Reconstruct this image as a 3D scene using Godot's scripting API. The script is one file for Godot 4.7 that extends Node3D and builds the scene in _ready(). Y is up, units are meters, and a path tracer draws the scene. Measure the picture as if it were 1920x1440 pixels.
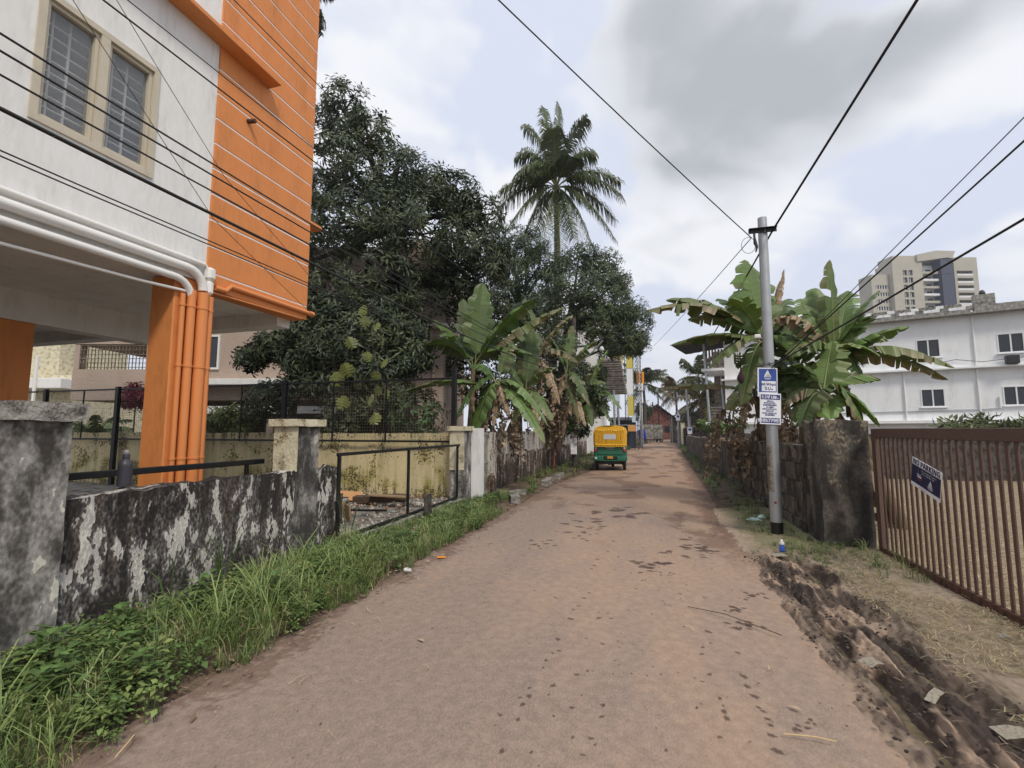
extends Node3D
# A lane in a South Indian town: compound walls, an orange and white apartment house on pillars, banana plants, a parked auto rickshaw.
# x is across the lane, -z runs along it, y is up; units are metres.

var rng := RandomNumberGenerator.new()
var mats := {}
var taken := {}


# ------------------------------------------------------------------ mesh building
class Geo:
	var v := PackedVector3Array()
	var n := PackedVector3Array()
	var t := PackedVector2Array()
	var c := PackedColorArray()
	var ix := PackedInt32Array()
	var col := Color(1, 1, 1)
	var uvs := Vector2(1, 1)      # metres to uv
	var uvo := Vector2.ZERO

	func flat_uv(p: Vector3, nn: Vector3) -> Vector2:
		var a := nn.abs()
		if a.y > a.x and a.y > a.z:
			return Vector2(p.x, p.z) * uvs + uvo
		if a.x > a.z:
			return Vector2(p.z, -p.y) * uvs + uvo
		return Vector2(p.x, -p.y) * uvs + uvo

	# corners run anticlockwise seen from the front
	func tri(a: Vector3, b: Vector3, d: Vector3) -> void:
		var nn := (b - a).cross(d - a).normalized()
		var s := v.size()
		for p in [a, b, d]:
			v.append(p); n.append(nn); c.append(col); t.append(flat_uv(p, nn))
		ix.append(s); ix.append(s + 2); ix.append(s + 1)

	func quad(a: Vector3, b: Vector3, d: Vector3, e: Vector3) -> void:
		var nn := (d - a).cross(e - b)
		if nn.length_squared() < 1e-16:
			return
		nn = nn.normalized()
		var s := v.size()
		for p in [a, b, d, e]:
			v.append(p); n.append(nn); c.append(col); t.append(flat_uv(p, nn))
		ix.append_array(PackedInt32Array([s, s + 2, s + 1, s, s + 3, s + 2]))

	func quad_uv(a: Vector3, b: Vector3, d: Vector3, e: Vector3, ua: Vector2, ub: Vector2, uc: Vector2, ud: Vector2) -> void:
		quad(a, b, d, e)
		var s := t.size()
		t[s - 4] = ua; t[s - 3] = ub; t[s - 2] = uc; t[s - 1] = ud

	func quad_col(a: Vector3, b: Vector3, d: Vector3, e: Vector3, ca: Color, cb: Color, cc: Color, cd: Color) -> void:
		var before := v.size()
		quad(a, b, d, e)
		if v.size() > before:
			var s := c.size()
			c[s - 4] = ca; c[s - 3] = cb; c[s - 2] = cc; c[s - 1] = cd

	func box(at: Vector3, size: Vector3, turn := Basis()) -> void:
		var h := size * 0.5
		var k := []
		for j in 8:
			k.append(at + turn * Vector3(h.x if j & 1 else -h.x, h.y if j & 2 else -h.y, h.z if j & 4 else -h.z))
		quad(k[4], k[5], k[7], k[6]); quad(k[1], k[0], k[2], k[3])
		quad(k[5], k[1], k[3], k[7]); quad(k[0], k[4], k[6], k[2])
		quad(k[6], k[7], k[3], k[2]); quad(k[0], k[1], k[5], k[4])

	func span(lo: Vector3, hi: Vector3) -> void:
		box((lo + hi) * 0.5, (hi - lo).abs())

	# a box with chamfered edges
	func cham(at: Vector3, size: Vector3, b: float, turn := Basis()) -> void:
		var h := size * 0.5
		b = minf(b, minf(h.x, minf(h.y, h.z)) * 0.9)
		var P := func(sx: float, sy: float, sz: float, ax: int) -> Vector3:
			var q := Vector3(sx * (h.x - (0.0 if ax == 0 else b)), sy * (h.y - (0.0 if ax == 1 else b)), sz * (h.z - (0.0 if ax == 2 else b)))
			return at + turn * q
		for s in [-1.0, 1.0]:
			var f := [P.call(s, -1, -1, 0), P.call(s, 1, -1, 0), P.call(s, 1, 1, 0), P.call(s, -1, 1, 0)]
			if s < 0: f.reverse()
			quad(f[0], f[1], f[2], f[3])
			f = [P.call(-1, s, -1, 1), P.call(-1, s, 1, 1), P.call(1, s, 1, 1), P.call(1, s, -1, 1)]
			if s < 0: f.reverse()
			quad(f[0], f[1], f[2], f[3])
			f = [P.call(-1, -1, s, 2), P.call(1, -1, s, 2), P.call(1, 1, s, 2), P.call(-1, 1, s, 2)]
			if s < 0: f.reverse()
			quad(f[0], f[1], f[2], f[3])
		var mid := at
		for s in [-1.0, 1.0]:
			for r in [-1.0, 1.0]:
				out_quad(mid, P.call(s, r, -1, 0), P.call(s, r, 1, 0), P.call(s, r, 1, 1), P.call(s, r, -1, 1))
				out_quad(mid, P.call(s, -1, r, 0), P.call(s, 1, r, 0), P.call(s, 1, r, 2), P.call(s, -1, r, 2))
				out_quad(mid, P.call(-1, s, r, 1), P.call(1, s, r, 1), P.call(1, s, r, 2), P.call(-1, s, r, 2))
				for q in [-1.0, 1.0]:
					var a: Vector3 = P.call(s, r, q, 0)
					var b2: Vector3 = P.call(s, r, q, 1)
					var d: Vector3 = P.call(s, r, q, 2)
					if (b2 - a).cross(d - a).dot(a - mid) < 0.0:
						tri(a, d, b2)
					else:
						tri(a, b2, d)

	func out_quad(mid: Vector3, a: Vector3, b: Vector3, d: Vector3, e: Vector3) -> void:
		if (d - a).cross(e - b).dot(a + d - mid * 2.0) < 0.0:
			quad(e, d, b, a)
		else:
			quad(a, b, d, e)

	# a round tube along points; r is one radius or one for each point
	func tube(p: Array, r, sides := 8, caps := true) -> void:
		var m := p.size()
		var base := v.size()
		var side := Vector3.ZERO
		for k in m:
			var d: Vector3 = (p[mini(k + 1, m - 1)] - p[maxi(k - 1, 0)]).normalized()
			if k == 0:
				side = d.cross(Vector3.UP if absf(d.y) < 0.9 else Vector3.RIGHT).normalized()
			else:
				side = (side - d * side.dot(d)).normalized()
			var up := side.cross(d)
			var rad: float = r[k] if r is Array else r
			for j in sides + 1:
				var a := TAU * j / sides
				var o := side * cos(a) + up * sin(a)
				v.append(p[k] + o * rad); n.append(o); c.append(col)
				t.append(Vector2(float(j) / sides, float(k)) * uvs + uvo)
		for k in m - 1:
			for j in sides:
				var a := base + k * (sides + 1) + j
				var b := a + sides + 1
				ix.append_array(PackedInt32Array([a, a + 1, b, a + 1, b + 1, b]))
		if caps:
			for e in [0, m - 1]:
				var rad: float = r[e] if r is Array else r
				if rad < 0.002: continue
				var s0: int = base + e * (sides + 1)
				for j in range(1, sides - 1):
					if e == 0: tri(v[s0], v[s0 + j], v[s0 + j + 1])
					else: tri(v[s0], v[s0 + j + 1], v[s0 + j])

	# a surface of revolution about y; profile is [[radius, y], ...] from the bottom up
	func lathe(at: Vector3, prof: Array, sides := 16, turn := Basis(), scale2 := Vector2(1, 1)) -> void:
		var base := v.size()
		var m := prof.size()
		for k in m:
			var a: Array = prof[maxi(k - 1, 0)]
			var b: Array = prof[mini(k + 1, m - 1)]
			var sl := Vector2(float(b[1]) - float(a[1]), float(a[0]) - float(b[0])).normalized()
			for j in sides + 1:
				var w := TAU * j / sides
				v.append(at + turn * Vector3(cos(w) * prof[k][0] * scale2.x, prof[k][1], sin(w) * prof[k][0] * scale2.y))
				n.append((turn * Vector3(cos(w) * sl.x, sl.y, sin(w) * sl.x)).normalized())
				c.append(col); t.append(Vector2(float(j) / sides, float(k) / m))
		for k in m - 1:
			for j in sides:
				var a := base + k * (sides + 1) + j
				var b := a + sides + 1
				ix.append_array(PackedInt32Array([a, a + 1, b, a + 1, b + 1, b]))

	# a flat outline pushed along z; poly runs anticlockwise seen from +z
	func prism(poly: PackedVector2Array, depth: float, xf := Transform3D()) -> void:
		var f := Geometry2D.triangulate_polygon(poly)
		var h := depth * 0.5
		for k in range(0, f.size(), 3):
			var a := poly[f[k]]; var b := poly[f[k + 1]]; var d := poly[f[k + 2]]
			if (b - a).cross(d - a) < 0.0:
				var q := b; b = d; d = q
			tri(xf * Vector3(a.x, a.y, h), xf * Vector3(b.x, b.y, h), xf * Vector3(d.x, d.y, h))
			tri(xf * Vector3(a.x, a.y, -h), xf * Vector3(d.x, d.y, -h), xf * Vector3(b.x, b.y, -h))
		for k in poly.size():
			var a := poly[k]; var b := poly[(k + 1) % poly.size()]
			quad(xf * Vector3(a.x, a.y, -h), xf * Vector3(b.x, b.y, -h), xf * Vector3(b.x, b.y, h), xf * Vector3(a.x, a.y, h))

	# a lumpy box: every face a grid pushed about by noise, uv in metres (across, height)
	func rough(lo: Vector3, hi: Vector3, step: float, amp: float, ns: FastNoiseLite, jag := 0.0) -> void:
		var d := hi - lo
		var off := func(p: Vector3) -> Vector3:
			var q := Vector3(ns.get_noise_3d(p.x, p.y, p.z), ns.get_noise_3d(p.y + 31.0, p.z, p.x), ns.get_noise_3d(p.z - 17.0, p.x, p.y)) * amp
			if jag > 0.0 and p.y > hi.y - 0.001:
				q.y += (ns.get_noise_2d(p.z * 0.8, p.x * 0.8) * 1.2 + ns.get_noise_2d(p.z * 3.0, 7.0) * 0.5 - 0.4) * jag
			return p + q
		for f in 6:
			var o := lo; var a := Vector3.ZERO; var b := Vector3.ZERO
			match f:
				0: o = Vector3(lo.x, lo.y, hi.z); a = Vector3(d.x, 0, 0); b = Vector3(0, d.y, 0)
				1: o = Vector3(hi.x, lo.y, lo.z); a = Vector3(-d.x, 0, 0); b = Vector3(0, d.y, 0)
				2: o = Vector3(hi.x, lo.y, hi.z); a = Vector3(0, 0, -d.z); b = Vector3(0, d.y, 0)
				3: o = Vector3(lo.x, lo.y, lo.z); a = Vector3(0, 0, d.z); b = Vector3(0, d.y, 0)
				4: o = Vector3(lo.x, hi.y, hi.z); a = Vector3(d.x, 0, 0); b = Vector3(0, 0, -d.z)
				5: continue
			var na := clampi(int(a.length() / step), 1, 400); var nb := clampi(int(b.length() / step), 1, 400)
			var pts := []
			for q in nb + 1:
				for w in na + 1:
					pts.append(off.call(o + a * (float(w) / na) + b * (float(q) / nb)))
			var nn := a.cross(b).normalized()
			var base := v.size()
			for q in nb + 1:
				for w in na + 1:
					var p: Vector3 = pts[q * (na + 1) + w]
					var du: Vector3 = pts[q * (na + 1) + mini(w + 1, na)] - pts[q * (na + 1) + maxi(w - 1, 0)]
					var dw: Vector3 = pts[mini(q + 1, nb) * (na + 1) + w] - pts[maxi(q - 1, 0) * (na + 1) + w]
					v.append(p); n.append(du.cross(dw).normalized()); c.append(col); t.append(flat_uv(p, nn))
			for q in nb:
				for w in na:
					var s := base + q * (na + 1) + w
					ix.append_array(PackedInt32Array([s, s + na + 1, s + 1, s + 1, s + na + 1, s + na + 2]))

	func mesh() -> ArrayMesh:
		var a := []
		a.resize(Mesh.ARRAY_MAX)
		a[Mesh.ARRAY_VERTEX] = v; a[Mesh.ARRAY_NORMAL] = n; a[Mesh.ARRAY_TEX_UV] = t; a[Mesh.ARRAY_COLOR] = c; a[Mesh.ARRAY_INDEX] = ix
		var m := ArrayMesh.new()
		m.add_surface_from_arrays(Mesh.PRIMITIVE_TRIANGLES, a)
		return m


# ------------------------------------------------------------------ scene tree
func numbered(called: String) -> String:
	var k: int = taken.get(called, -1) + 1
	taken[called] = k
	return called if k == 0 else "%s_%03d" % [called, k]

func tag(o: Node, label: String, category: String, group := "") -> Node:
	o.set_meta("label", label); o.set_meta("category", category)
	if group != "": o.set_meta("group", group)
	return o

func thing(called: String, label: String, category: String, at := Vector3.ZERO, group := "", turn := 0.0) -> Node3D:
	var o := Node3D.new()
	o.name = numbered(called); add_child(o)
	o.position = at; o.rotation.y = turn
	tag(o, label, category, group)
	return o

func shape(g, m: Material) -> MeshInstance3D:
	var o := MeshInstance3D.new()
	o.mesh = g.mesh() if g is Geo else g
	o.material_override = m
	return o

func part(parent: Node, called: String, g, m: Material, at := Vector3.ZERO, label := "") -> MeshInstance3D:
	var o := shape(g, m)
	o.name = called; parent.add_child(o, true)
	o.position = at
	if label != "": o.set_meta("label", label)
	return o

func solo(called: String, g, m: Material, label: String, category: String, at := Vector3.ZERO, group := "", turn := 0.0) -> MeshInstance3D:
	var o := shape(g, m)
	o.name = numbered(called); add_child(o)
	o.position = at; o.rotation.y = turn
	tag(o, label, category, group)
	return o

func struct(called: String, g, m: Material, at := Vector3.ZERO) -> MeshInstance3D:
	var o := shape(g, m)
	o.name = numbered(called); add_child(o)
	o.position = at; o.set_meta("kind", "structure")
	return o

func stuff(called: String, g, m: Material, label: String, category: String) -> MeshInstance3D:
	var o := shape(g, m)
	o.name = numbered(called); add_child(o)
	tag(o, label, category); o.set_meta("kind", "stuff")
	return o

func rf(a: float, b: float) -> float:
	return rng.randf_range(a, b)

func jit(c: Color, by: float) -> Color:
	var k := 1.0 + rf(-by, by)
	return Color(c.r * k * (1.0 + rf(-by, by) * 0.3), c.g * k, c.b * k * (1.0 + rf(-by, by) * 0.3))

func rot_to(d: Vector3, spin := 0.0) -> Basis:      # a basis whose y looks along d
	var y := d.normalized()
	var x := y.cross(Vector3(0.31, 0.17, 0.93)).normalized()
	return Basis(x, y, x.cross(y)).rotated(y, spin)


# ------------------------------------------------------------------ textures and materials
func noise(sd: int, freq: float, oct := 4) -> FastNoiseLite:
	var f := FastNoiseLite.new()
	f.seed = sd; f.frequency = freq; f.noise_type = FastNoiseLite.TYPE_SIMPLEX_SMOOTH
	f.fractal_type = FastNoiseLite.FRACTAL_FBM; f.fractal_octaves = oct
	return f

# a seamless square of layered noise; layers are [seed, frequency, octaves, weight], ramp a list of sRGB colours
func tile_image(size: int, layers: Array, ramp: Array, gain := 1.0) -> Image:
	var parts := []
	var total := 0.0
	for l in layers:
		var im := noise(l[0], l[1], l[2]).get_seamless_image(size, size)
		im.convert(Image.FORMAT_L8)
		parts.append(im.get_data()); total += l[3]
	var table := PackedByteArray()
	for k in 256:
		var x := clampf((k / 255.0 - 0.5) * gain + 0.5, 0.0, 1.0) * (ramp.size() - 1)
		var lo := mini(int(x), ramp.size() - 2)
		var q: Color = ramp[lo].lerp(ramp[lo + 1], x - lo)
		table.append(int(q.r * 255.0)); table.append(int(q.g * 255.0)); table.append(int(q.b * 255.0))
	var out := PackedByteArray()
	out.resize(size * size * 3)
	for k in size * size:
		var s := 0.0
		for j in parts.size():
			s += parts[j][k] * layers[j][3]
		var e := clampi(int(s / total), 0, 255) * 3
		out[k * 3] = table[e]; out[k * 3 + 1] = table[e + 1]; out[k * 3 + 2] = table[e + 2]
	return Image.create_from_data(size, size, false, Image.FORMAT_RGB8, out)

func tex(im: Image) -> ImageTexture:
	return ImageTexture.create_from_image(im)

func normal_tex(size: int, sd: int, freq: float, oct: int, strength: float) -> ImageTexture:
	var im := noise(sd, freq, oct).get_seamless_image(size, size)
	im.convert(Image.FORMAT_RGBA8)
	im.bump_map_to_normal_map(strength)
	return tex(im)

# colours are linear base colours
func mat(called: String, c: Color, rough := 0.8, metal := 0.0) -> StandardMaterial3D:
	var m := StandardMaterial3D.new()
	m.albedo_color = c.linear_to_srgb(); m.roughness = rough; m.metallic = metal
	m.resource_name = called
	mats[called] = m
	return m

func grained(called: String, c: Color, rough: float, t: Texture2D, metres: float, nt: Texture2D = null, depth := 1.0, metal := 0.0) -> StandardMaterial3D:
	var m := mat(called, c, rough, metal)
	m.albedo_texture = t
	m.uv1_triplanar = true; m.uv1_world_triplanar = true; m.uv1_scale = Vector3.ONE / metres
	if nt:
		m.normal_enabled = true; m.normal_texture = nt; m.normal_scale = depth
	return m

func leafy(called: String, back: Color, rough := 0.5) -> StandardMaterial3D:
	var m := mat(called, Color(1, 1, 1), rough)
	m.vertex_color_use_as_albedo = true
	m.cull_mode = BaseMaterial3D.CULL_DISABLED
	m.backlight_enabled = true; m.backlight = back
	return m

func make_materials() -> void:
	var soft := tex(tile_image(512, [[11, 0.004, 4, 1.0], [12, 0.05, 3, 0.45]], [Color(0.93, 0.93, 0.92), Color(0.975, 0.975, 0.97), Color(1, 1, 1)], 1.3))
	var blotch := tex(tile_image(512, [[21, 0.006, 5, 1.0], [22, 0.06, 3, 0.5]], [Color(0.5, 0.48, 0.45), Color(0.78, 0.77, 0.75), Color(0.95, 0.95, 0.94), Color(1, 1, 1)], 1.7))
	var rain := tex(tile_image(512, [[27, 0.007, 5, 1.0], [28, 0.04, 4, 0.7]], [Color(0.90, 0.895, 0.88), Color(0.965, 0.965, 0.96), Color(0.99, 0.99, 0.985), Color(1, 1, 1)], 1.4))
	var stainy := tex(tile_image(512, [[25, 0.008, 5, 1.0], [26, 0.06, 3, 0.6]], [Color(0.45, 0.42, 0.37), Color(0.88, 0.86, 0.82), Color(0.97, 0.97, 0.95), Color(1, 1, 1)], 1.35))
	var speck := tex(tile_image(512, [[31, 0.02, 4, 0.7], [32, 0.16, 2, 1.0]], [Color(0.45, 0.43, 0.41), Color(0.8, 0.79, 0.77), Color(1, 1, 1)], 1.6))
	var fine_n := normal_tex(512, 41, 0.05, 4, 6.0)
	var rough_n := normal_tex(512, 42, 0.03, 5, 14.0)
	mats["soft_tex"] = soft
	grained("plaster_white", Color(0.83, 0.83, 0.825), 0.75, rain, 1.5, fine_n, 0.06)
	grained("plaster_orange", Color(0.72, 0.262, 0.076), 0.7, rain, 1.3, fine_n, 0.08)
	grained("plaster_beige", Color(0.46, 0.36, 0.30), 0.85, soft, 2.7, fine_n, 0.3)
	grained("plaster_cream", Color(0.74, 0.69, 0.53), 0.8, stainy, 1.3, fine_n, 0.4)
	grained("building_white", Color(0.86, 0.87, 0.885), 0.7, rain, 3.0, fine_n, 0.05)
	for k in ["plaster_orange", "plaster_white", "building_white"]:
		mats[k].uv1_scale.y *= 0.22      # rain marks run down the walls
	grained("tower_beige", Color(0.46, 0.43, 0.36), 0.8, soft, 14.0)
	grained("tower_white", Color(0.78, 0.78, 0.77), 0.7, soft, 11.0)
	grained("tower_dark", Color(0.05, 0.055, 0.09), 0.5, soft, 11.0)
	grained("concrete", Color(0.36, 0.35, 0.33), 0.9, blotch, 0.9, rough_n, 0.6)
	grained("concrete_dark", Color(0.11, 0.095, 0.085), 0.95, blotch, 0.8, rough_n, 0.7)
	grained("old_plaster", Color(0.40, 0.385, 0.36), 0.95, blotch, 0.7, rough_n, 0.6)
	grained("soil", Color(0.17, 0.115, 0.08), 0.95, blotch, 1.1, rough_n, 0.8)
	grained("ground", Color(0.19, 0.15, 0.09), 0.95, blotch, 6.0, rough_n, 0.6)
	grained("straw_soil", Color(0.47, 0.37, 0.24), 0.95, speck, 0.9, rough_n, 0.9)
	grained("lot_floor", Color(0.27, 0.25, 0.22), 0.95, blotch, 1.2, rough_n, 0.8)
	grained("galvanised", Color(0.44, 0.46, 0.48), 0.42, soft, 0.35, fine_n, 0.15, 0.55)
	grained("black_steel", Color(0.012, 0.012, 0.013), 0.5, speck, 0.3)
	grained("gate_steel", Color(0.20, 0.122, 0.10), 0.55, speck, 0.22, fine_n, 0.25)
	grained("rust", Color(0.12, 0.055, 0.035), 0.85, blotch, 0.3, fine_n, 0.4)
	grained("bark", Color(0.12, 0.095, 0.075), 0.95, blotch, 0.4, rough_n, 1.0)
	grained("palm_bark", Color(0.16, 0.13, 0.105), 0.95, blotch, 0.5, rough_n, 1.0)
	grained("brick_red", Color(0.25, 0.10, 0.08), 0.9, blotch, 1.5, rough_n, 0.6)
	grained("ochre", Color(0.62, 0.32, 0.10), 0.85, soft, 2.0)
	grained("sheet_metal", Color(0.50, 0.50, 0.46), 0.5, blotch, 1.5, null, 1.0, 0.4)
	grained("sheet_brown", Color(0.25, 0.21, 0.17), 0.7, blotch, 1.2)
	grained("roof_dark", Color(0.06, 0.06, 0.06), 0.8, blotch, 2.0)
	grained("wood", Color(0.50, 0.36, 0.20), 0.85, speck, 0.5)
	grained("wood_dark", Color(0.16, 0.10, 0.07), 0.9, speck, 0.5)
	grained("cardboard", Color(0.55, 0.29, 0.13), 0.9, soft, 0.6)
	grained("stone", Color(0.45, 0.42, 0.38), 0.95, speck, 0.4, rough_n, 0.6)
	grained("canvas_yellow", Color(0.80, 0.45, 0.025), 0.5, soft, 0.7, fine_n, 0.3)
	grained("paint_green", Color(0.012, 0.15, 0.085), 0.3, soft, 0.9)
	mats["paint_green"].clearcoat_enabled = true
	mats["paint_green"].clearcoat = 0.5
	grained("window_frame", Color(0.60, 0.54, 0.43), 0.55, soft, 1.0)
	mat("white_paint", Color(0.78, 0.78, 0.78), 0.45)
	mat("pvc_white", Color(0.80, 0.79, 0.76), 0.35)
	mat("pvc_orange", Color(0.72, 0.258, 0.078), 0.42)
	mat("cable", Color(0.012, 0.012, 0.012), 0.6)
	mat("rubber", Color(0.018, 0.018, 0.018), 0.8)
	mat("dark_metal", Color(0.04, 0.04, 0.042), 0.5, 0.4)
	mat("chrome", Color(0.6, 0.6, 0.6), 0.25, 1.0)
	mat("back_sheet", Color(0.17, 0.085, 0.075), 0.95)  # dark brown stands for the unlit room behind the apartment window
	mat("sign_white", Color(0.80, 0.82, 0.86), 0.4)
	mat("sign_blue", Color(0.03, 0.075, 0.33), 0.4)
	mat("sign_navy", Color(0.012, 0.014, 0.07), 0.4)
	mat("ink_blue", Color(0.035, 0.04, 0.20), 0.5)
	grained("paper", Color(0.36, 0.325, 0.275), 0.9, stainy, 0.12)
	mat("bottle_grey", Color(0.045, 0.045, 0.058), 0.42)
	mat("lid_grey", Color(0.30, 0.28, 0.30), 0.35)
	mat("plastic_green", Color(0.55, 0.78, 0.70), 0.4)
	mat("plastic_blue", Color(0.05, 0.13, 0.62), 0.35)
	mat("drum_blue", Color(0.02, 0.03, 0.28), 0.5)
	mat("hose_red", Color(0.32, 0.06, 0.035), 0.5)
	mat("tail_red", Color(0.75, 0.03, 0.02), 0.25)
	mat("lamp_clear", Color(0.62, 0.62, 0.60), 0.2)
	mat("plate_yellow", Color(0.75, 0.40, 0.05), 0.5)
	mat("banner_yellow", Color(0.60, 0.50, 0.10), 0.6)
	mat("banner_white", Color(0.78, 0.79, 0.80), 0.6)
	mat("panel_blue", Color(0.50, 0.62, 0.68), 0.6)
	mat("orange_box", Color(0.80, 0.30, 0.02), 0.5)
	mat("rear_window", Color(0.50, 0.52, 0.54), 0.35)
	mat("straw", Color(0.62, 0.47, 0.25), 0.9)
	mat("mud_red", Color(0.25, 0.04, 0.03), 0.8)
	var g := mat("glass", Color(0.25, 0.28, 0.30), 0.04)
	g.transparency = BaseMaterial3D.TRANSPARENCY_ALPHA; g.albedo_color.a = 0.22
	g.specular_mode = BaseMaterial3D.SPECULAR_SCHLICK_GGX
	g = mat("dark_glass", Color(0.03, 0.034, 0.04), 0.06)
	leafy("leaf", Color(0.40, 0.40, 0.13), 0.52)
	leafy("banana_leaf", Color(0.55, 0.55, 0.18), 0.5)
	leafy("grass", Color(0.4, 0.4, 0.15), 0.6)
	leafy("frond", Color(0.35, 0.35, 0.15), 0.45)
	var dry := mat("dry_leaf", Color(1, 1, 1), 0.95)
	dry.vertex_color_use_as_albedo = true; dry.cull_mode = BaseMaterial3D.CULL_DISABLED
	var tinted := mat("tinted", Color(1, 1, 1), 0.9)
	tinted.vertex_color_use_as_albedo = true
	stain_materials()


# ------------------------------------------------------------------ camera, sky, sun
func setup_view() -> void:
	var cam := Camera3D.new()
	cam.name = "camera"; add_child(cam)
	cam.position = Vector3(0, 1.62, 0)
	cam.rotation = Vector3(deg_to_rad(5.519), deg_to_rad(16.213), 0)
	cam.fov = 77.945; cam.near = 0.05; cam.far = 1500.0
	cam.current = true
	var env := Environment.new()
	env.background_mode = Environment.BG_SKY
	env.tonemap_mode = Environment.TONE_MAPPER_LINEAR
	env.tonemap_exposure = 1.42
	env.sdfgi_enabled = true; env.ssao_enabled = true; env.ssil_enabled = true
	var sky := Sky.new()
	var pm := PanoramaSkyMaterial.new()
	pm.panorama = tex(cloud_image(1024, 512))
	pm.energy_multiplier = 1.0
	sky.sky_material = pm
	env.sky = sky
	env.ambient_light_source = Environment.AMBIENT_SOURCE_SKY
	env.fog_enabled = true; env.fog_density = 0.0005; env.fog_light_color = Color(0.86, 0.89, 0.95)
	var we := WorldEnvironment.new()
	we.name = "world_environment"; we.environment = env; add_child(we)
	var sun := DirectionalLight3D.new()
	sun.name = "sun"; add_child(sun)
	sun.light_color = Color(1.0, 0.965, 0.91); sun.light_energy = 0.5; sun.light_angular_distance = 11.0
	sun.shadow_enabled = true
	sun.look_at_from_position(Vector3(4.2, 7.4, 5.0), Vector3.ZERO)

# thin bright cloud with blue showing through and heavier grey banks, the same all round
func cloud_image(w: int, h: int) -> Image:
	var big := noise(13, 0.55, 5)
	var thin := noise(19, 1.7, 6)
	var wisp := noise(23, 4.5, 4)
	var blue := Color(0.51, 0.55, 0.65)
	var white := Color(0.665, 0.675, 0.705)
	var grey := Color(0.35, 0.365, 0.395)
	var data := PackedFloat32Array()
	data.resize(w * h * 4)
	for j in h:
		var el := PI * (0.5 - (j + 0.5) / h)
		var y := sin(el)
		var q := cos(el) / (maxf(y, 0.0) + 0.22)
		for i in w:
			var az := TAU * (i + 0.5) / w
			var px := sin(az) * q; var pz := cos(az) * q
			var a := big.get_noise_2d(px + 27.3, pz + 14.0)
			var wb := wisp.get_noise_2d(px, pz)
			var b := thin.get_noise_2d(px * 0.9 - 5.0 + a * 0.4, pz * 0.9 + 3.0 + wb * 0.08) + wb * 0.12
			var c := blue.lerp(white, smoothstep(-0.30, 0.22, b + a * 0.45))
			c = c.lerp(grey, smoothstep(0.02, 0.62, a + b * 0.38) * smoothstep(0.05, 0.3, y))
			c = c.lerp(Color(0.575, 0.60, 0.66), (1.0 - smoothstep(0.0, 0.35, y)) * 0.6)
			var k := (j * w + i) * 4
			data[k] = c.r; data[k + 1] = c.g; data[k + 2] = c.b; data[k + 3] = 1.0
	return Image.create_from_data(w, h, false, Image.FORMAT_RGBAF, data.to_byte_array())


# ------------------------------------------------------------------ stained walls: paint, mould and streaks, wm metres round and hm metres high
func stain(w: int, h: int, wm: float, hm: float, paint: Callable) -> Image:
	var out := PackedByteArray()
	out.resize(w * h * 3)
	var r := wm / TAU
	for i in w:
		var a := TAU * i / w
		var ca := cos(a) * r; var sa := sin(a) * r
		for j in h:
			var c: Color = paint.call(ca, hm * (1.0 - (j + 0.5) / h), sa, wm * i / w)
			var k := (j * w + i) * 3
			out[k] = clampi(int(c.r * 255.0), 0, 255); out[k + 1] = clampi(int(c.g * 255.0), 0, 255); out[k + 2] = clampi(int(c.b * 255.0), 0, 255)
	return Image.create_from_data(w, h, false, Image.FORMAT_RGB8, out)

func stained(called: String, im: Image, relief: float) -> void:
	var m := mat(called, Color(1, 1, 1), 0.93)
	m.albedo_texture = tex(im)
	var b: Image = im.duplicate()
	b.convert(Image.FORMAT_RGBA8)
	b.bump_map_to_normal_map(relief)
	m.normal_enabled = true; m.normal_texture = tex(b); m.normal_scale = 0.7

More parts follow.
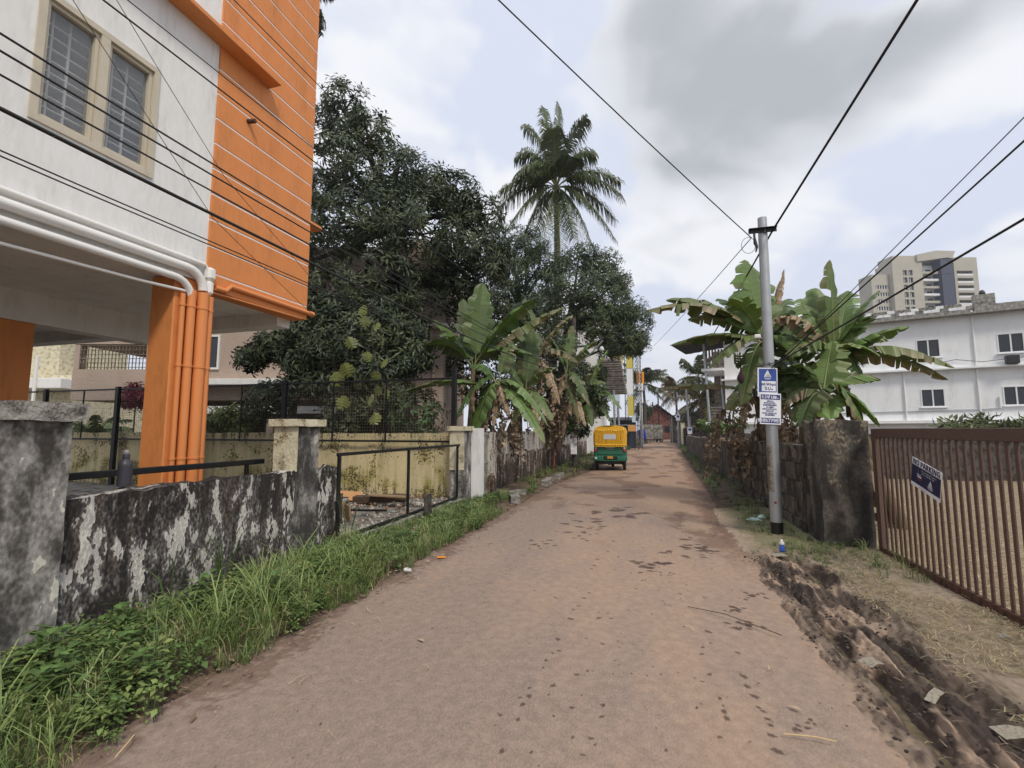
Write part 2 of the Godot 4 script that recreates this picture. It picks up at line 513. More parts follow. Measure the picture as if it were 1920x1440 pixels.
func stain_materials() -> void:
	var st := noise(101, 1.0, 4)
	var pa := noise(102, 1.0, 4)
	var fi := noise(103, 1.0, 3)
	var mould := func(x: float, y: float, z: float, _u: float) -> Color:
		var wx := x + fi.get_noise_3d(x * 3.0, y * 2.0, z * 3.0) * 0.05; var wz := z + fi.get_noise_3d(x * 3.0 + 9.0, y * 2.0, z * 3.0) * 0.05
		var s := st.get_noise_3d(wx * 5.5, y * 0.55, wz * 5.5)
		var p := pa.get_noise_3d(wx * 2.6, y * 1.3, wz * 2.6)
		var f := fi.get_noise_3d(x * 34.0, y * 20.0, z * 34.0)
		var m := fi.get_noise_3d(x * 9.0 + 5.0, y * 4.0, z * 9.0)
		# paint left in tall flakes, mostly over the middle of the wall
		var t := s * 0.60 + p * 0.50 + m * 0.52 + f * 0.26 - absf(y - 0.60) * 0.30 + 0.03
		var dirt := m * 0.5 + f * 0.5
		if t > 0.20 and dirt > -0.42:
			return Color(0.84, 0.825, 0.79).lerp(Color(0.62, 0.605, 0.585), smoothstep(-0.2, 0.35, f + m * 0.5) * 0.6)
		if t > 0.15:
			return Color(0.50, 0.485, 0.475) * (1.0 + f * 0.3)
		var d := Color(0.175, 0.155, 0.145).lerp(Color(0.40, 0.385, 0.375), smoothstep(-0.45, 0.15, t + f * 0.15))
		d = d.lerp(Color(0.29, 0.24, 0.205), smoothstep(0.05, 0.45, p * 0.8 - s * 0.7) * 0.5)
		d = d.lerp(Color(0.13, 0.115, 0.11), smoothstep(0.02, 0.3, st.get_noise_3d(wx * 8.0 + 3.0, y * 0.4, wz * 8.0) + (y - 0.75) * 0.4) * 0.7)
		return d * (1.0 + f * 0.38)
	stained("mould_wall", stain(1536, 512, 6.0, 2.0, mould), 6.0)
	var greyer := func(x: float, y: float, z: float, _u: float) -> Color:
		var s := st.get_noise_3d(x * 5.0 + 9.0, y * 1.6, z * 5.0)
		var p := pa.get_noise_3d(x * 2.6 + 4.0, y * 2.2, z * 2.6)
		var f := fi.get_noise_3d(x * 26.0, y * 20.0, z * 26.0)
		var m := fi.get_noise_3d(x * 5.5 + 5.0, y * 3.0, z * 5.5)
		var t := s * 0.7 + p * 0.6 + f * 0.16 + m * 0.45 - 0.06
		if t > 0.46:
			return Color(0.78, 0.77, 0.72) * (1.0 + f * 0.1)
		return Color(0.25, 0.24, 0.23).lerp(Color(0.60, 0.585, 0.565), smoothstep(-0.5, 0.42, t)) * (1.0 + f * 0.2)
	stained("grey_wall", stain(640, 512, 3.0, 2.0, greyer), 5.0)
	var yellow := func(x: float, y: float, z: float, u: float) -> Color:
		var s := st.get_noise_3d(x * 4.0 + 3.0, y * 0.6, z * 4.0)
		var p := pa.get_noise_3d(x * 1.1, y * 1.6 + 7.0, z * 1.1)
		var f := fi.get_noise_3d(x * 15.0, y * 15.0, z * 15.0)
		var c := Color(0.84, 0.775, 0.60).lerp(Color(0.765, 0.715, 0.565), smoothstep(-0.3, 0.4, s))
		c = c.lerp(Color(0.60, 0.565, 0.30), smoothstep(0.0, 0.5, p * 0.9 + s * 0.5 + 0.22 - absf(y - 0.42) * 0.6) * 0.7)
		c = c.lerp(Color(0.26, 0.225, 0.17), smoothstep(0.12, 0.36, f * 0.9 + p * 0.8 - 0.17) * 0.75)
		c = c.lerp(Color(0.24, 0.21, 0.17), smoothstep(0.12, 0.4, s + f * 0.5 + (y - 1.5) * 0.9) * 0.75)
		c = c.lerp(Color(0.33, 0.28, 0.20), smoothstep(0.05, 0.3, f * 0.6 + s * 0.5 + 0.42 - y * 1.7) * 0.7)
		return c * (1.0 + f * 0.06)
	stained("yellow_wall", stain(896, 384, 7.0, 2.0, yellow), 2.5)
	var faded := func(x: float, y: float, z: float, _u: float) -> Color:
		var s := st.get_noise_3d(x * 6.0 + 13.0, y * 0.7, z * 6.0)
		var p := pa.get_noise_3d(x * 1.6 + 8.0, y * 1.6, z * 1.6)
		var f := fi.get_noise_3d(x * 17.0, y * 13.0, z * 17.0)
		var edge := 0.98 + p * 0.16 + s * 0.10
		if y > edge:
			var t := s * 0.8 + f * 0.4 + p * 0.3
			return Color(0.76, 0.735, 0.70).lerp(Color(0.35, 0.32, 0.29), smoothstep(-0.02, 0.42, t)) * (1.0 + f * 0.12)
		var t2 := s * 0.9 + p * 0.6 + f * 0.45 + (y - 0.75) * 0.5
		if t2 > 0.24:
			return Color(0.74, 0.71, 0.67) * (1.0 + f * 0.15)
		return Color(0.22, 0.185, 0.16).lerp(Color(0.42, 0.345, 0.285), smoothstep(-0.5, 0.2, t2)) * (1.0 + f * 0.2)
	stained("faded_wall", stain(896, 384, 7.0, 2.0, faded), 4.0)
	var dark := func(x: float, y: float, z: float, _u: float) -> Color:
		var s := st.get_noise_3d(x * 3.0 + 23.0, y * 1.2, z * 3.0)
		var p := pa.get_noise_3d(x * 2.2 + 18.0, y * 2.2, z * 2.2)
		var f := fi.get_noise_3d(x * 19.0, y * 17.0, z * 19.0)
		var c := Color(0.20, 0.187, 0.175).lerp(Color(0.385, 0.36, 0.33), smoothstep(-0.45, 0.45, s + p * 0.6))
		c = c.lerp(Color(0.52, 0.47, 0.385), smoothstep(0.22, 0.5, p + f * 0.45 + (y - 1.1) * 0.35) * 0.75)
		return c * (1.0 + f * 0.28)
	stained("dark_wall", stain(640, 384, 5.0, 2.0, dark), 5.0)
# splashes on the lane: x, z, radius
const DRIPS := [
	[-0.688, -4.127, 0.031], [-0.462, -4.215, 0.027], [-0.362, -4.233, 0.018], [-0.718, -3.715, 0.028], [-0.511, -3.794, 0.012], [-0.385, -3.730, 0.020], [-0.676, -3.532, 0.019], [-0.712, -3.480, 0.015],
	[-0.734, -3.363, 0.018], [-0.733, -3.259, 0.014], [-0.502, -3.235, 0.021], [-0.441, -3.301, 0.014], [-0.624, -3.056, 0.023], [-0.758, -2.992, 0.016], [-0.738, -2.903, 0.025], [-0.786, -2.872, 0.013],
	[-0.753, -2.809, 0.022], [-0.629, -2.952, 0.013], [-0.476, -2.857, 0.018], [-0.304, -2.820, 0.018], [-0.849, -2.677, 0.018], [-0.741, -2.664, 0.018], [-0.560, -2.751, 0.012], [-0.429, -2.598, 0.014],
	[-0.336, -2.617, 0.016], [-0.748, -2.394, 0.021], [-0.607, -2.427, 0.013], [0.537, -3.537, 0.031], [0.534, -3.411, 0.027], [0.555, -3.302, 0.032], [0.552, -3.183, 0.018], [0.570, -3.151, 0.018],
	[0.579, -3.077, 0.021], [0.580, -3.019, 0.017], [0.565, -2.927, 0.025], [0.563, -2.799, 0.032], [0.352, -3.214, 0.019], [0.359, -3.138, 0.012], [0.356, -3.078, 0.024], [0.361, -3.014, 0.027],
	[0.302, -2.828, 0.017], [0.394, -4.204, 0.034], [0.389, -3.991, 0.016], [0.324, -3.900, 0.020], [0.306, -3.785, 0.019], [0.556, -3.891, 0.023], [-0.672, -5.774, 0.031], [-0.693, -5.638, 0.024],
	[-0.647, -4.653, 0.025], [-0.616, -4.810, 0.021], [-0.666, -4.440, 0.019], [-0.699, -4.340, 0.019], [-0.480, -4.341, 0.014], [-0.397, -4.329, 0.014], [-0.555, -7.084, 0.038], [-0.578, -6.472, 0.028],
	[-0.428, -6.250, 0.027], [-0.671, -6.054, 0.033], [-0.068, -5.855, 0.053], [-0.046, -5.886, 0.053], [0.141, -6.133, 0.070], [-0.044, -5.747, 0.047], [-0.044, -5.869, 0.046], [0.158, -6.128, 0.071],
	[-0.046, -6.035, 0.051], [-0.232, -6.071, 0.074], [-0.032, -5.985, 0.062], [-0.152, -6.075, 0.047], [-0.131, -5.898, 0.074], [0.041, -6.113, 0.051], [0.076, -6.084, 0.074], [0.021, -6.112, 0.056],
	[-0.192, -5.992, 0.045], [-0.152, -5.642, 0.038], [0.203, -5.727, 0.021], [0.065, -5.729, 0.022], [0.165, -5.743, 0.023], [0.148, -5.651, 0.021], [0.067, -5.631, 0.021], [0.013, -5.749, 0.018],
	[0.613, -7.049, 0.079], [0.435, -7.163, 0.061], [0.571, -6.885, 0.045], [0.437, -7.524, 0.094], [0.523, -7.678, 0.050], [0.381, -6.532, 0.074], [0.187, -6.716, 0.070], [0.584, -7.268, 0.055],
	[0.432, -7.014, 0.062], [0.656, -7.166, 0.046], [0.603, -7.067, 0.080], [0.420, -6.917, 0.048], [0.681, -7.153, 0.055], [0.561, -7.065, 0.052], [0.483, -7.182, 0.048], [0.395, -7.034, 0.090],
	[0.634, -6.933, 0.078], [0.114, -6.631, 0.063], [-1.506, -6.503, 0.029], [-1.597, -6.568, 0.054], [-1.516, -6.791, 0.030], [-1.522, -6.537, 0.034], [-1.461, -6.386, 0.031], [-1.306, -6.602, 0.044],
	[-1.443, -6.672, 0.054], [-1.692, -6.804, 0.051], [-1.586, -6.620, 0.035], [-1.435, -6.889, 0.057], [-1.274, -7.485, 0.082], [-1.460, -8.166, 0.076], [-1.401, -8.131, 0.063], [-0.868, -8.259, 0.053],
	[-0.798, -8.077, 0.080], [-0.845, -7.779, 0.052], [-0.970, -7.980, 0.051], [-1.043, -7.557, 0.071], [-1.308, -8.476, 0.063], [-0.826, -7.929, 0.048], [-1.156, -7.941, 0.087], [-1.211, -8.414, 0.079],
	[-0.604, -9.793, 0.145], [-0.934, -8.468, 0.135], [-1.073, -9.259, 0.086], [-0.340, -9.434, 0.124], [-0.493, -10.182, 0.103], [-0.985, -8.715, 0.119], [-0.170, -9.573, 0.153], [-0.400, -9.225, 0.112],
	[-0.706, -9.998, 0.110], [-1.478, -9.141, 0.091], [-0.403, -9.077, 0.151], [-1.050, -9.438, 0.158], [-0.729, -9.699, 0.162], [-0.620, -9.075, 0.148], [-1.123, -7.122, 0.038], [-0.922, -7.402, 0.038],
	[-1.067, -7.276, 0.051], [-0.830, -7.510, 0.034], [-0.992, -7.106, 0.048], [-1.017, -7.498, 0.036], [-0.917, -7.001, 0.043], [-0.993, -7.848, 0.057], [0.647, -6.995, 0.039], [0.797, -6.950, 0.056],
	[0.597, -6.572, 0.049], [0.618, -6.914, 0.033], [0.718, -6.976, 0.049], [0.714, -6.807, 0.033], [0.723, -6.928, 0.055], [0.588, -6.688, 0.038], [0.663, -6.873, 0.040], [0.726, -4.439, 0.030],
	[0.656, -4.367, 0.018], [0.836, -4.442, 0.033], [0.741, -4.522, 0.036], [0.722, -4.368, 0.026], [0.564, -4.435, 0.032], [0.719, -4.429, 0.030], [0.654, -4.484, 0.030], [0.721, -4.464, 0.035],
	[0.611, -4.354, 0.034], [0.680, -4.456, 0.022], [0.636, -4.336, 0.035], [0.745, -4.463, 0.025], [0.716, -4.463, 0.026], [0.727, -4.424, 0.028], [0.669, -4.478, 0.025], [0.969, -5.299, 0.022],
	[1.020, -5.216, 0.036], [0.963, -5.312, 0.025], [0.914, -5.229, 0.023], [1.013, -5.344, 0.033], [0.898, -5.213, 0.024], [0.916, -5.268, 0.033], [0.856, -5.313, 0.037], [0.856, -5.162, 0.021],
	[0.889, -5.239, 0.024], [0.891, -5.233, 0.037], [0.821, -5.101, 0.031], [0.686, -4.847, 0.034], [0.762, -4.850, 0.027], [0.663, -4.843, 0.027], [0.649, -4.758, 0.031], [0.661, -4.759, 0.020],
	[0.720, -4.807, 0.024], [0.650, -4.856, 0.023], [0.631, -4.716, 0.017], [0.693, -4.777, 0.033], [0.699, -4.747, 0.031], [0.708, -4.810, 0.026], [0.588, -4.727, 0.020], [0.806, -3.145, 0.018],
	[0.814, -3.109, 0.014], [0.781, -3.108, 0.017], [0.766, -3.056, 0.020], [0.707, -3.029, 0.019], [0.725, -3.064, 0.017], [0.719, -3.021, 0.017], [0.694, -3.013, 0.017],
]


# ------------------------------------------------------------------ the lane and its verges
func lane_left(z: float) -> float:
	var d := -z
	if d < 14.0: return -2.74
	if d < 20.0: return lerpf(-2.74, -2.15, (d - 14.0) / 6.0)
	if d < 44.0: return lerpf(-2.15, -1.65, (d - 20.0) / 24.0)
	return lerpf(-1.65, 2.6, clampf((d - 44.0) / 52.0, 0.0, 1.0))

func lane_right(z: float) -> float:
	var d := -z
	if d < 8.0: return 1.14
	if d < 50.0: return lerpf(1.14, 2.45, (d - 8.0) / 42.0)
	return lerpf(2.45, 5.0, clampf((d - 50.0) / 58.0, 0.0, 1.0))

func build_ground() -> void:
	var g := Geo.new()
	var s := 700.0
	g.quad(Vector3(-s, 0, s), Vector3(s, 0, s), Vector3(s, 0, -s), Vector3(-s, 0, -s))
	struct("ground", g, mats.ground, Vector3(0, -0.03, 0))
	build_lane(Vector2(-3.1, -20.8), Vector2(1.6, 3.0), 1024, 2048, 0, 0.0)
	build_lane(Vector2(-3.1, -110.0), Vector2(5.4, -20.8), 640, 1024, 1, 0.0)
	left_verge()
	right_verge()
	# the yard behind the wall on the left and the straw lot behind the gate
	g = Geo.new()
	var ns := noise(61, 0.9, 4)
	var nx := 50; var nz := 40
	for i in nx:
		for j in nz:
			var p := []
			for k in [[0, 0], [0, 1], [1, 1], [1, 0]]:
				var x := lerpf(-4.12, -18.0, float(i + k[0]) / nx); var z := lerpf(3.0, -9.95, float(j + k[1]) / nz)
				p.append(Vector3(x, 0.10 + ns.get_noise_2d(x, z) * 0.05, z))
			g.quad(p[0], p[3], p[2], p[1])
	struct("yard_ground", g, mats.lot_floor)
	g = Geo.new()
	for i in 60:
		for j in 50:
			var p := []
			for k in [[0, 0], [0, 1], [1, 1], [1, 0]]:
				var x := lerpf(2.74, 34.0, pow(float(i + k[0]) / 60.0, 1.6)); var z := lerpf(4.0, -19.0, float(j + k[1]) / 50.0)
				p.append(Vector3(x, 0.02 + ns.get_noise_2d(x * 0.8, z * 0.8) * 0.06, z))
			g.quad(p[0], p[1], p[2], p[3])
	struct("straw_lot_ground", g, mats.straw_soil)

# a stretch of the lane: dusty asphalt with wet marks, dried mud and gravel grain in its own map
func build_lane(lo: Vector2, hi: Vector2, w: int, h: int, far: int, _q: float) -> void:
	var big := noise(201, 0.35, 4)
	var mid := noise(202, 1.6, 4)
	var fin := noise(203, 9.0, 3)
	var wet := noise(204, 0.8, 5)
	var data := PackedByteArray()
	data.resize(w * h * 3)
	var r2 := RandomNumberGenerator.new()
	r2.seed = 77
	var size := hi - lo
	for j in h:
		var z := lo.y + size.y * (j + 0.5) / h
		var d := -z
		var red := smoothstep(7.0, 16.0, d)
		for i in w:
			var x := lo.x + size.x * (i + 0.5) / w
			var b := big.get_noise_2d(x * 1.4, z * 0.45)
			var m := mid.get_noise_2d(x * 1.3, z * 0.6)
			var f := fin.get_noise_2d(x, z)
			# grey dusty asphalt, tan dust down the middle and the right, red earth further on
			var dust := smoothstep(-0.45, 0.75, b + (x + 0.8) * 0.32 + m * 0.35 + red * 0.7)
			var track := exp(-pow((x + 1.65 + b * 0.2) / 0.24, 2.0)) + exp(-pow((x + 0.15 + b * 0.2) / 0.26, 2.0))
			dust = clampf(dust - track * 0.14 * (1.0 - red * 0.5) + f * 0.08, 0.0, 1.0)
			var cr := lerpf(0.568, 0.642, dust); var cg := lerpf(0.500, 0.545, dust); var cb := lerpf(0.455, 0.468, dust)
			cr -= red * 0.02; cg -= red * 0.03; cb -= red * 0.04
			# damp and dirty patches, larger and denser further on
			var p := wet.get_noise_2d(x * 0.9 + 3.0, z * (0.55 if far == 0 else 0.28))
			var pf := smoothstep(0.20, 0.34, p + f * 0.16 - 0.16 + 0.28 * smoothstep(6.0, 15.0, d))
			pf *= smoothstep(5.0, 9.0, d + x * 1.2) * 0.55
			# dark damp edges beside the verges
			var le := smoothstep(0.26, 0.0, x - lane_left(z) + m * 0.35 + f * 0.22 + b * 0.12)
			var re := smoothstep(0.40, 0.05, lane_right(z) - x + m * 0.35 + f * 0.15) * smoothstep(5.5, 8.0, d)
			pf = maxf(pf, maxf(le * 0.5, re * 0.7))
			cr = lerpf(cr, 0.40, pf); cg = lerpf(cg, 0.305, pf); cb = lerpf(cb, 0.255, pf)
			var gr := 1.0 + f * 0.07 + (r2.randf() - 0.5) * (0.17 if far == 0 else 0.06) * (1.0 - dust * 0.5)
			var k := (j * w + i) * 3
			data[k] = clampi(int(cr * gr * 255.0), 0, 255); data[k + 1] = clampi(int(cg * gr * 255.0), 0, 255); data[k + 2] = clampi(int(cb * gr * 255.0), 0, 255)
	# drips and splashes of water: small dark blots
	var blot := func(x: float, z: float, rad: float, deep: float) -> void:
		var ci := int((x - lo.x) / size.x * w); var cj := int((z - lo.y) / size.y * h)
		var ri := int(rad * 1.6 / size.x * w) + 2; var rj := int(rad * 1.6 / size.y * h) + 2
		for j in range(maxi(cj - rj, 0), mini(cj + rj, h)):
			for i in range(maxi(ci - ri, 0), mini(ci + ri, w)):
				var dx := (lo.x + size.x * (i + 0.5) / w - x) / rad; var dz := (lo.y + size.y * (j + 0.5) / h - z) / rad
				var an := atan2(dz, dx)
				var e := smoothstep(1.12, 0.50, sqrt(dx * dx + dz * dz) * (1.0 + 0.22 * sin(an * 2.0 + x * 40.0) + 0.14 * sin(an * 5.0 + z * 31.0))) * deep
				var k := (j * w + i) * 3
				data[k] = int(lerpf(data[k], 66.0, e)); data[k + 1] = int(lerpf(data[k + 1], 50.0, e)); data[k + 2] = int(lerpf(data[k + 2], 43.0, e))
	if far == 0:
		for k in DRIPS.size():
			var q: Array = DRIPS[k]
			blot.call(q[0], q[1], q[2] * 0.85, 0.66)
		for k in 60:
			var z := -r2.randf_range(1.9, 12.0)
			var x := lerpf(-0.35, 0.55, r2.randf()) + z * 0.004 + r2.randf_range(-0.25, 0.25)
			blot.call(x, z, r2.randf_range(0.006, 0.018), 0.6)
	var im := Image.create_from_data(w, h, false, Image.FORMAT_RGB8, data)
	var m2 := mat("lane_%d" % far, Color(1, 1, 1), 0.9)
	m2.albedo_texture = tex(im)
	var bm: Image = im.duplicate()
	bm.convert(Image.FORMAT_RGBA8); bm.bump_map_to_normal_map(2.2)
	m2.normal_enabled = true; m2.normal_texture = tex(bm); m2.normal_scale = 0.8
	var g := Geo.new()
	var edge := noise(205, 1.7, 3)
	var n := 110 if far == 0 else 90
	for j in n:
		var z0 := lerpf(hi.y, lo.y, float(j) / n); var z1 := lerpf(hi.y, lo.y, float(j + 1) / n)
		for i in 8:
			var P := []
			for k in [[i, z0], [i + 1, z0], [i + 1, z1], [i, z1]]:
				var zz: float = k[1]
				var a := lane_left(zz) - 0.05 + edge.get_noise_2d(zz, 1.0) * 0.09; var b := lane_right(zz) + 0.06 + edge.get_noise_2d(zz, 50.0) * 0.10
				var x: float = lerpf(a, b, k[0] / 8.0)
				P.append(Vector3(x, 0.012 + 0.03 * (1.0 - pow(absf(k[0] / 4.0 - 1.0), 2.0)), zz))
			var U := []
			for p in P: U.append(Vector2((p.x - lo.x) / size.x, (p.z - lo.y) / size.y))
			g.quad_uv(P[0], P[1], P[2], P[3], U[0], U[1], U[2], U[3])
	struct("road", g, m2)

func left_verge() -> void:
	var ns := noise(62, 1.3, 4)
	var g := Geo.new()
	for j in 200:
		for i in 10:
			var P := []
			for k in [[i, j], [i + 1, j], [i + 1, j + 1], [i, j + 1]]:
				var z := lerpf(3.0, -60.0, k[1] / 200.0)
				var w: float = k[0] / 10.0
				var x := lerpf(lane_left(z) + 0.12, -4.2, w)
				var y := -0.005 + 0.10 * smoothstep(0.0, 0.5, w) + ns.get_noise_2d(x, z) * 0.045 * smoothstep(0.0, 0.2, w)
				P.append(Vector3(x, y, z))
			g.quad(P[3], P[2], P[1], P[0])
	struct("left_verge", g, mats.soil)

# trodden earth on the right: churned mud with tyre ruts beside the lane, straw and dry soil before the gate
func right_verge() -> void:
	var a := noise(63, 1.0, 5)
	var b := noise(64, 1.0, 4)
	var nx := 130; var nz := 460
	var g := Geo.new()
	var xs := 1.0; var xe := 2.84
	var mudc := Color(0.090, 0.063, 0.049); var wetc := Color(0.048, 0.035, 0.029)
	var dryc := Color(0.38, 0.275, 0.20); var strawc := Color(0.36, 0.285, 0.185); var dustc := Color(0.43, 0.335, 0.245); var greenc := Color(0.13, 0.135, 0.06)
	for j in nz + 1:
		var z := lerpf(-0.8, -10.6, float(j) / nz)
		for i in nx + 1:
			var x := lerpf(xs, xe, float(i) / nx)
			var wob := a.get_noise_2d(z * 0.7, 3.0) * 0.16
			var px := x - wob
			var along := a.get_noise_2d(x * 9.0, z * 1.1)
			var fine := b.get_noise_2d(x * 14.0, z * 10.0)
			var patch := b.get_noise_2d(x * 2.6 + 7.0, z * 1.3)
			var ridged := 1.0 - 2.0 * absf(a.get_noise_2d(x * 16.0 + 4.0, z * 2.4 + fine * 0.3))
			var lump := b.get_noise_2d(x * 30.0, z * 22.0)
			var near := smoothstep(-7.6, -6.2, z)        # the mud runs out where the pole stands
			var inmud := near * smoothstep(1.00, 1.30, px + patch * 0.22 + fine * 0.10) * smoothstep(2.10, 1.66, px + patch * 0.30 + fine * 0.08)
			var rut := exp(-pow((px - 1.30) / 0.07, 2.0)) * 0.07 + exp(-pow((px - 1.70) / 0.085, 2.0)) * 0.085
			var ridge := exp(-pow((px - 1.19) / 0.05, 2.0)) * 0.035 + exp(-pow((px - 1.50) / 0.11, 2.0)) * 0.022 + exp(-pow((px - 1.87) / 0.06, 2.0)) * 0.055
			var y := 0.035 + 0.02 * smoothstep(1.0, 2.0, x) + 0.05 * smoothstep(-6.0, -8.5, z) * smoothstep(1.2, 1.8, x)
			y += inmud * (ridge - rut + along * 0.075 + ridged * 0.04 - 0.025 + lump * 0.010) + (1.0 - inmud) * fine * 0.012
			y = lerpf(-0.03, y, smoothstep(1.0, 1.22, x + patch * 0.10 + fine * 0.05))
			# colour of the matter: wet clods, dried crust, straw
			var c := mudc.lerp(wetc, smoothstep(-0.1, 0.5, along + fine * 0.6))
			var crust := smoothstep(0.02, 0.22, patch * 0.9 + along * 0.5 + exp(-pow((px - 1.50) / 0.10, 2.0)) * 0.42 - 0.26)
			c = c.lerp(dryc, crust * 0.85)
			var outer := strawc.lerp(dustc, smoothstep(-0.3, 0.3, patch)).lerp(mudc * 2.2, smoothstep(0.12, 0.5, fine + patch * 0.6) * 0.6)
			outer = outer.lerp(greenc, smoothstep(-5.6, -7.4, z + patch) * 0.7)
			outer = outer.lerp(Color(0.36, 0.27, 0.20), smoothstep(1.45, 1.2, x + patch * 0.2) * 0.9)
			c = outer.lerp(c, inmud) * (1.0 + fine * 0.35 + lump * 0.22)
			g.v.append(Vector3(x, y, z)); g.c.append(c); g.t.append(Vector2(x, z)); g.n.append(Vector3.UP)
	for j in nz:
		for i in nx:
			var s := j * (nx + 1) + i
			g.ix.append_array(PackedInt32Array([s, s + nx + 1, s + 1, s + 1, s + nx + 1, s + nx + 2]))
	for j in nz + 1:
		for i in nx + 1:
			var s := j * (nx + 1)
			var du := g.v[s + mini(i + 1, nx)] - g.v[s + maxi(i - 1, 0)]
			var dv := g.v[maxi(j - 1, 0) * (nx + 1) + i] - g.v[mini(j + 1, nz) * (nx + 1) + i]
			g.n[s + i] = dv.cross(du).normalized()
			if g.n[s + i].y < 0.0: g.n[s + i] = -g.n[s + i]
	struct("muddy_verge", g, mats.tinted)
	# the verge carries on as a strip of soil to the foot of the wall
	g = Geo.new()
	for j in 120:
		var P := []
		for k in [[0, j], [1, j], [1, j + 1], [0, j + 1]]:
			var z := lerpf(-10.4, -60.0, k[1] / 120.0)
			P.append(Vector3(lerpf(lane_right(z) - 0.1, lane_right(z) + 1.6, k[0]), lerpf(0.0, 0.12, k[0]), z))
		g.quad(P[0], P[1], P[2], P[3])
	struct("right_verge", g, mats.soil)



# ------------------------------------------------------------------ the orange and white apartment house on pillars
func window_glass(parent: Node, lo: Vector3, hi: Vector3) -> void:
	var g := Geo.new()
	g.span(lo, hi)
	part(parent, "pane", g, mats.glass)

func apartment_house() -> void:
	var t := thing("apartment_house", "white and orange apartment house raised on pillars with pipes along its edge", "building", Vector3(-5.15, 0, -4.36))
	var o := -t.position
	var xb := -5.15
	var bot := 3.40; var top := 10.6
	# white wall with the window opening left out
	var g := Geo.new()
	var wy0 := 4.34; var wy1 := 5.60; var wz0 := -3.64; var wz1 := -2.56
	g.span(Vector3(-5.35, bot, -4.36) + o, Vector3(xb, wy0, 3.5) + o)
	g.span(Vector3(-5.35, wy1, -4.36) + o, Vector3(xb, top, 3.5) + o)
	g.span(Vector3(-5.35, wy0, -4.36) + o, Vector3(xb, wy1, wz0) + o)
	g.span(Vector3(-5.35, wy0, wz1) + o, Vector3(xb, wy1, 3.5) + o)
	g.span(Vector3(-14.0, bot + 0.01, 3.3) + o, Vector3(-5.36, top, 3.5) + o)
	g.span(Vector3(-14.2, bot + 0.01, -6.0) + o, Vector3(-14.0, top, 3.5) + o)
	g.span(Vector3(-14.0, top - 0.15, -6.0) + o, Vector3(-5.36, top - 0.01, 3.28) + o)
	g.span(Vector3(-14.0, bot + 0.01, -6.02) + o, Vector3(-5.4, top, -5.85) + o)
	part(t, "wall", g, mats.plaster_white)
	# the shade of the room behind the window, put into dark sheets
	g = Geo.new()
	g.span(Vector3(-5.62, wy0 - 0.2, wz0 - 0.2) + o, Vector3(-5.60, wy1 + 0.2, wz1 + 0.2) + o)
	part(t, "back_sheet", g, mats.back_sheet)
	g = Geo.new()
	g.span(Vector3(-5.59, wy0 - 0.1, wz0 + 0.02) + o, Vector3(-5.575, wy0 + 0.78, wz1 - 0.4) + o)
	part(t, "room_dark_sheet", g, mats.back_sheet)  # second dark sheet, room darkness in its colour
	# window: frame, two casements with glass, a steel grille behind
	var wd := thing_part(t, "window", Vector3(xb, wy0, wz0) + o)
	var w := -Vector3(xb, wy0, wz0)
	g = Geo.new()
	var fr := 0.06
	for q in [[wz0, wz0 + fr, wy0, wy1], [wz1 - fr, wz1, wy0, wy1], [-3.135, -3.055, wy0 + fr, wy1 - fr]]:
		g.span(Vector3(-5.27, q[2], q[0]) + w, Vector3(-5.13, q[3], q[1]) + w)
	g.span(Vector3(-5.27, wy0, wz0 + fr) + w, Vector3(-5.128, wy0 + fr, wz1 - fr) + w)
	g.span(Vector3(-5.27, wy1 - fr, wz0 + fr) + w, Vector3(-5.128, wy1, wz1 - fr) + w)
	part(wd, "frame", g, mats.window_frame)
	for q in [[wz0 + fr, -3.135], [-3.055, wz1 - fr]]:
		g = Geo.new()
		var b := 0.035
		var y0 := wy0 + fr + 0.003; var y1 := wy1 - fr - 0.003
		g.span(Vector3(-5.24, y0, q[0] + 0.003) + w, Vector3(-5.16, y1, q[0] + b) + w)
		g.span(Vector3(-5.24, y0, q[1] - b) + w, Vector3(-5.16, y1, q[1] - 0.003) + w)
		g.span(Vector3(-5.24, y0, q[0] + b) + w, Vector3(-5.162, y0 + b, q[1] - b) + w)
		g.span(Vector3(-5.24, y1 - b, q[0] + b) + w, Vector3(-5.162, y1, q[1] - b) + w)
		part(wd, "casement", g, mats.window_frame)
		g = Geo.new()
		g.span(Vector3(-5.205, y0 + b, q[0] + b) + w, Vector3(-5.199, y1 - b, q[1] - b) + w)
		part(wd, "pane", g, mats.glass)
	for k in 2:
		for j in 2:
			g = Geo.new()
			var z: float = [-3.42, -3.28, -2.90, -2.76][k * 2 + j]
			g.span(Vector3(-5.33, wy0, z - 0.009) + w, Vector3(-5.312, wy1, z + 0.009) + w)
			part(wd, "grille_bar", g, mats.white_paint)
	for k in 9:
		g = Geo.new()
		var y := wy0 + 0.14 + k * 0.118
		g.span(Vector3(-5.334, y - 0.006, wz0) + w, Vector3(-5.310, y + 0.006, wz1) + w)
		part(wd, "grille_bar", g, mats.white_paint)
	# orange end panel: boards of render with pale grooves between
	g = Geo.new()
	g.span(Vector3(-5.38, bot - 0.06, -6.10) + o, Vector3(-5.133, top, -4.362) + o)
	part(t, "groove_backing", g, mats.plaster_white)
	var y := bot - 0.07
	var k2 := 0
	while y < top:
		var y1 := 3.55 + 0.33 * k2
		g = Geo.new()
		g.cham(Vector3(-5.265, (y + y1 - 0.020) * 0.5, -5.235) + o, Vector3(0.275, y1 - 0.020 - y, 1.757), 0.004)
		part(t, "panel", g, mats.plaster_orange)
		y = y1; k2 += 1
	# sunshade over the window
	g = Geo.new()
	g.cham(Vector3(-5.03, 6.52, -2.9) + o, Vector3(0.24, 0.06, 4.5), 0.006)
	part(t, "sunshade", g, mats.plaster_orange)
	g = Geo.new()
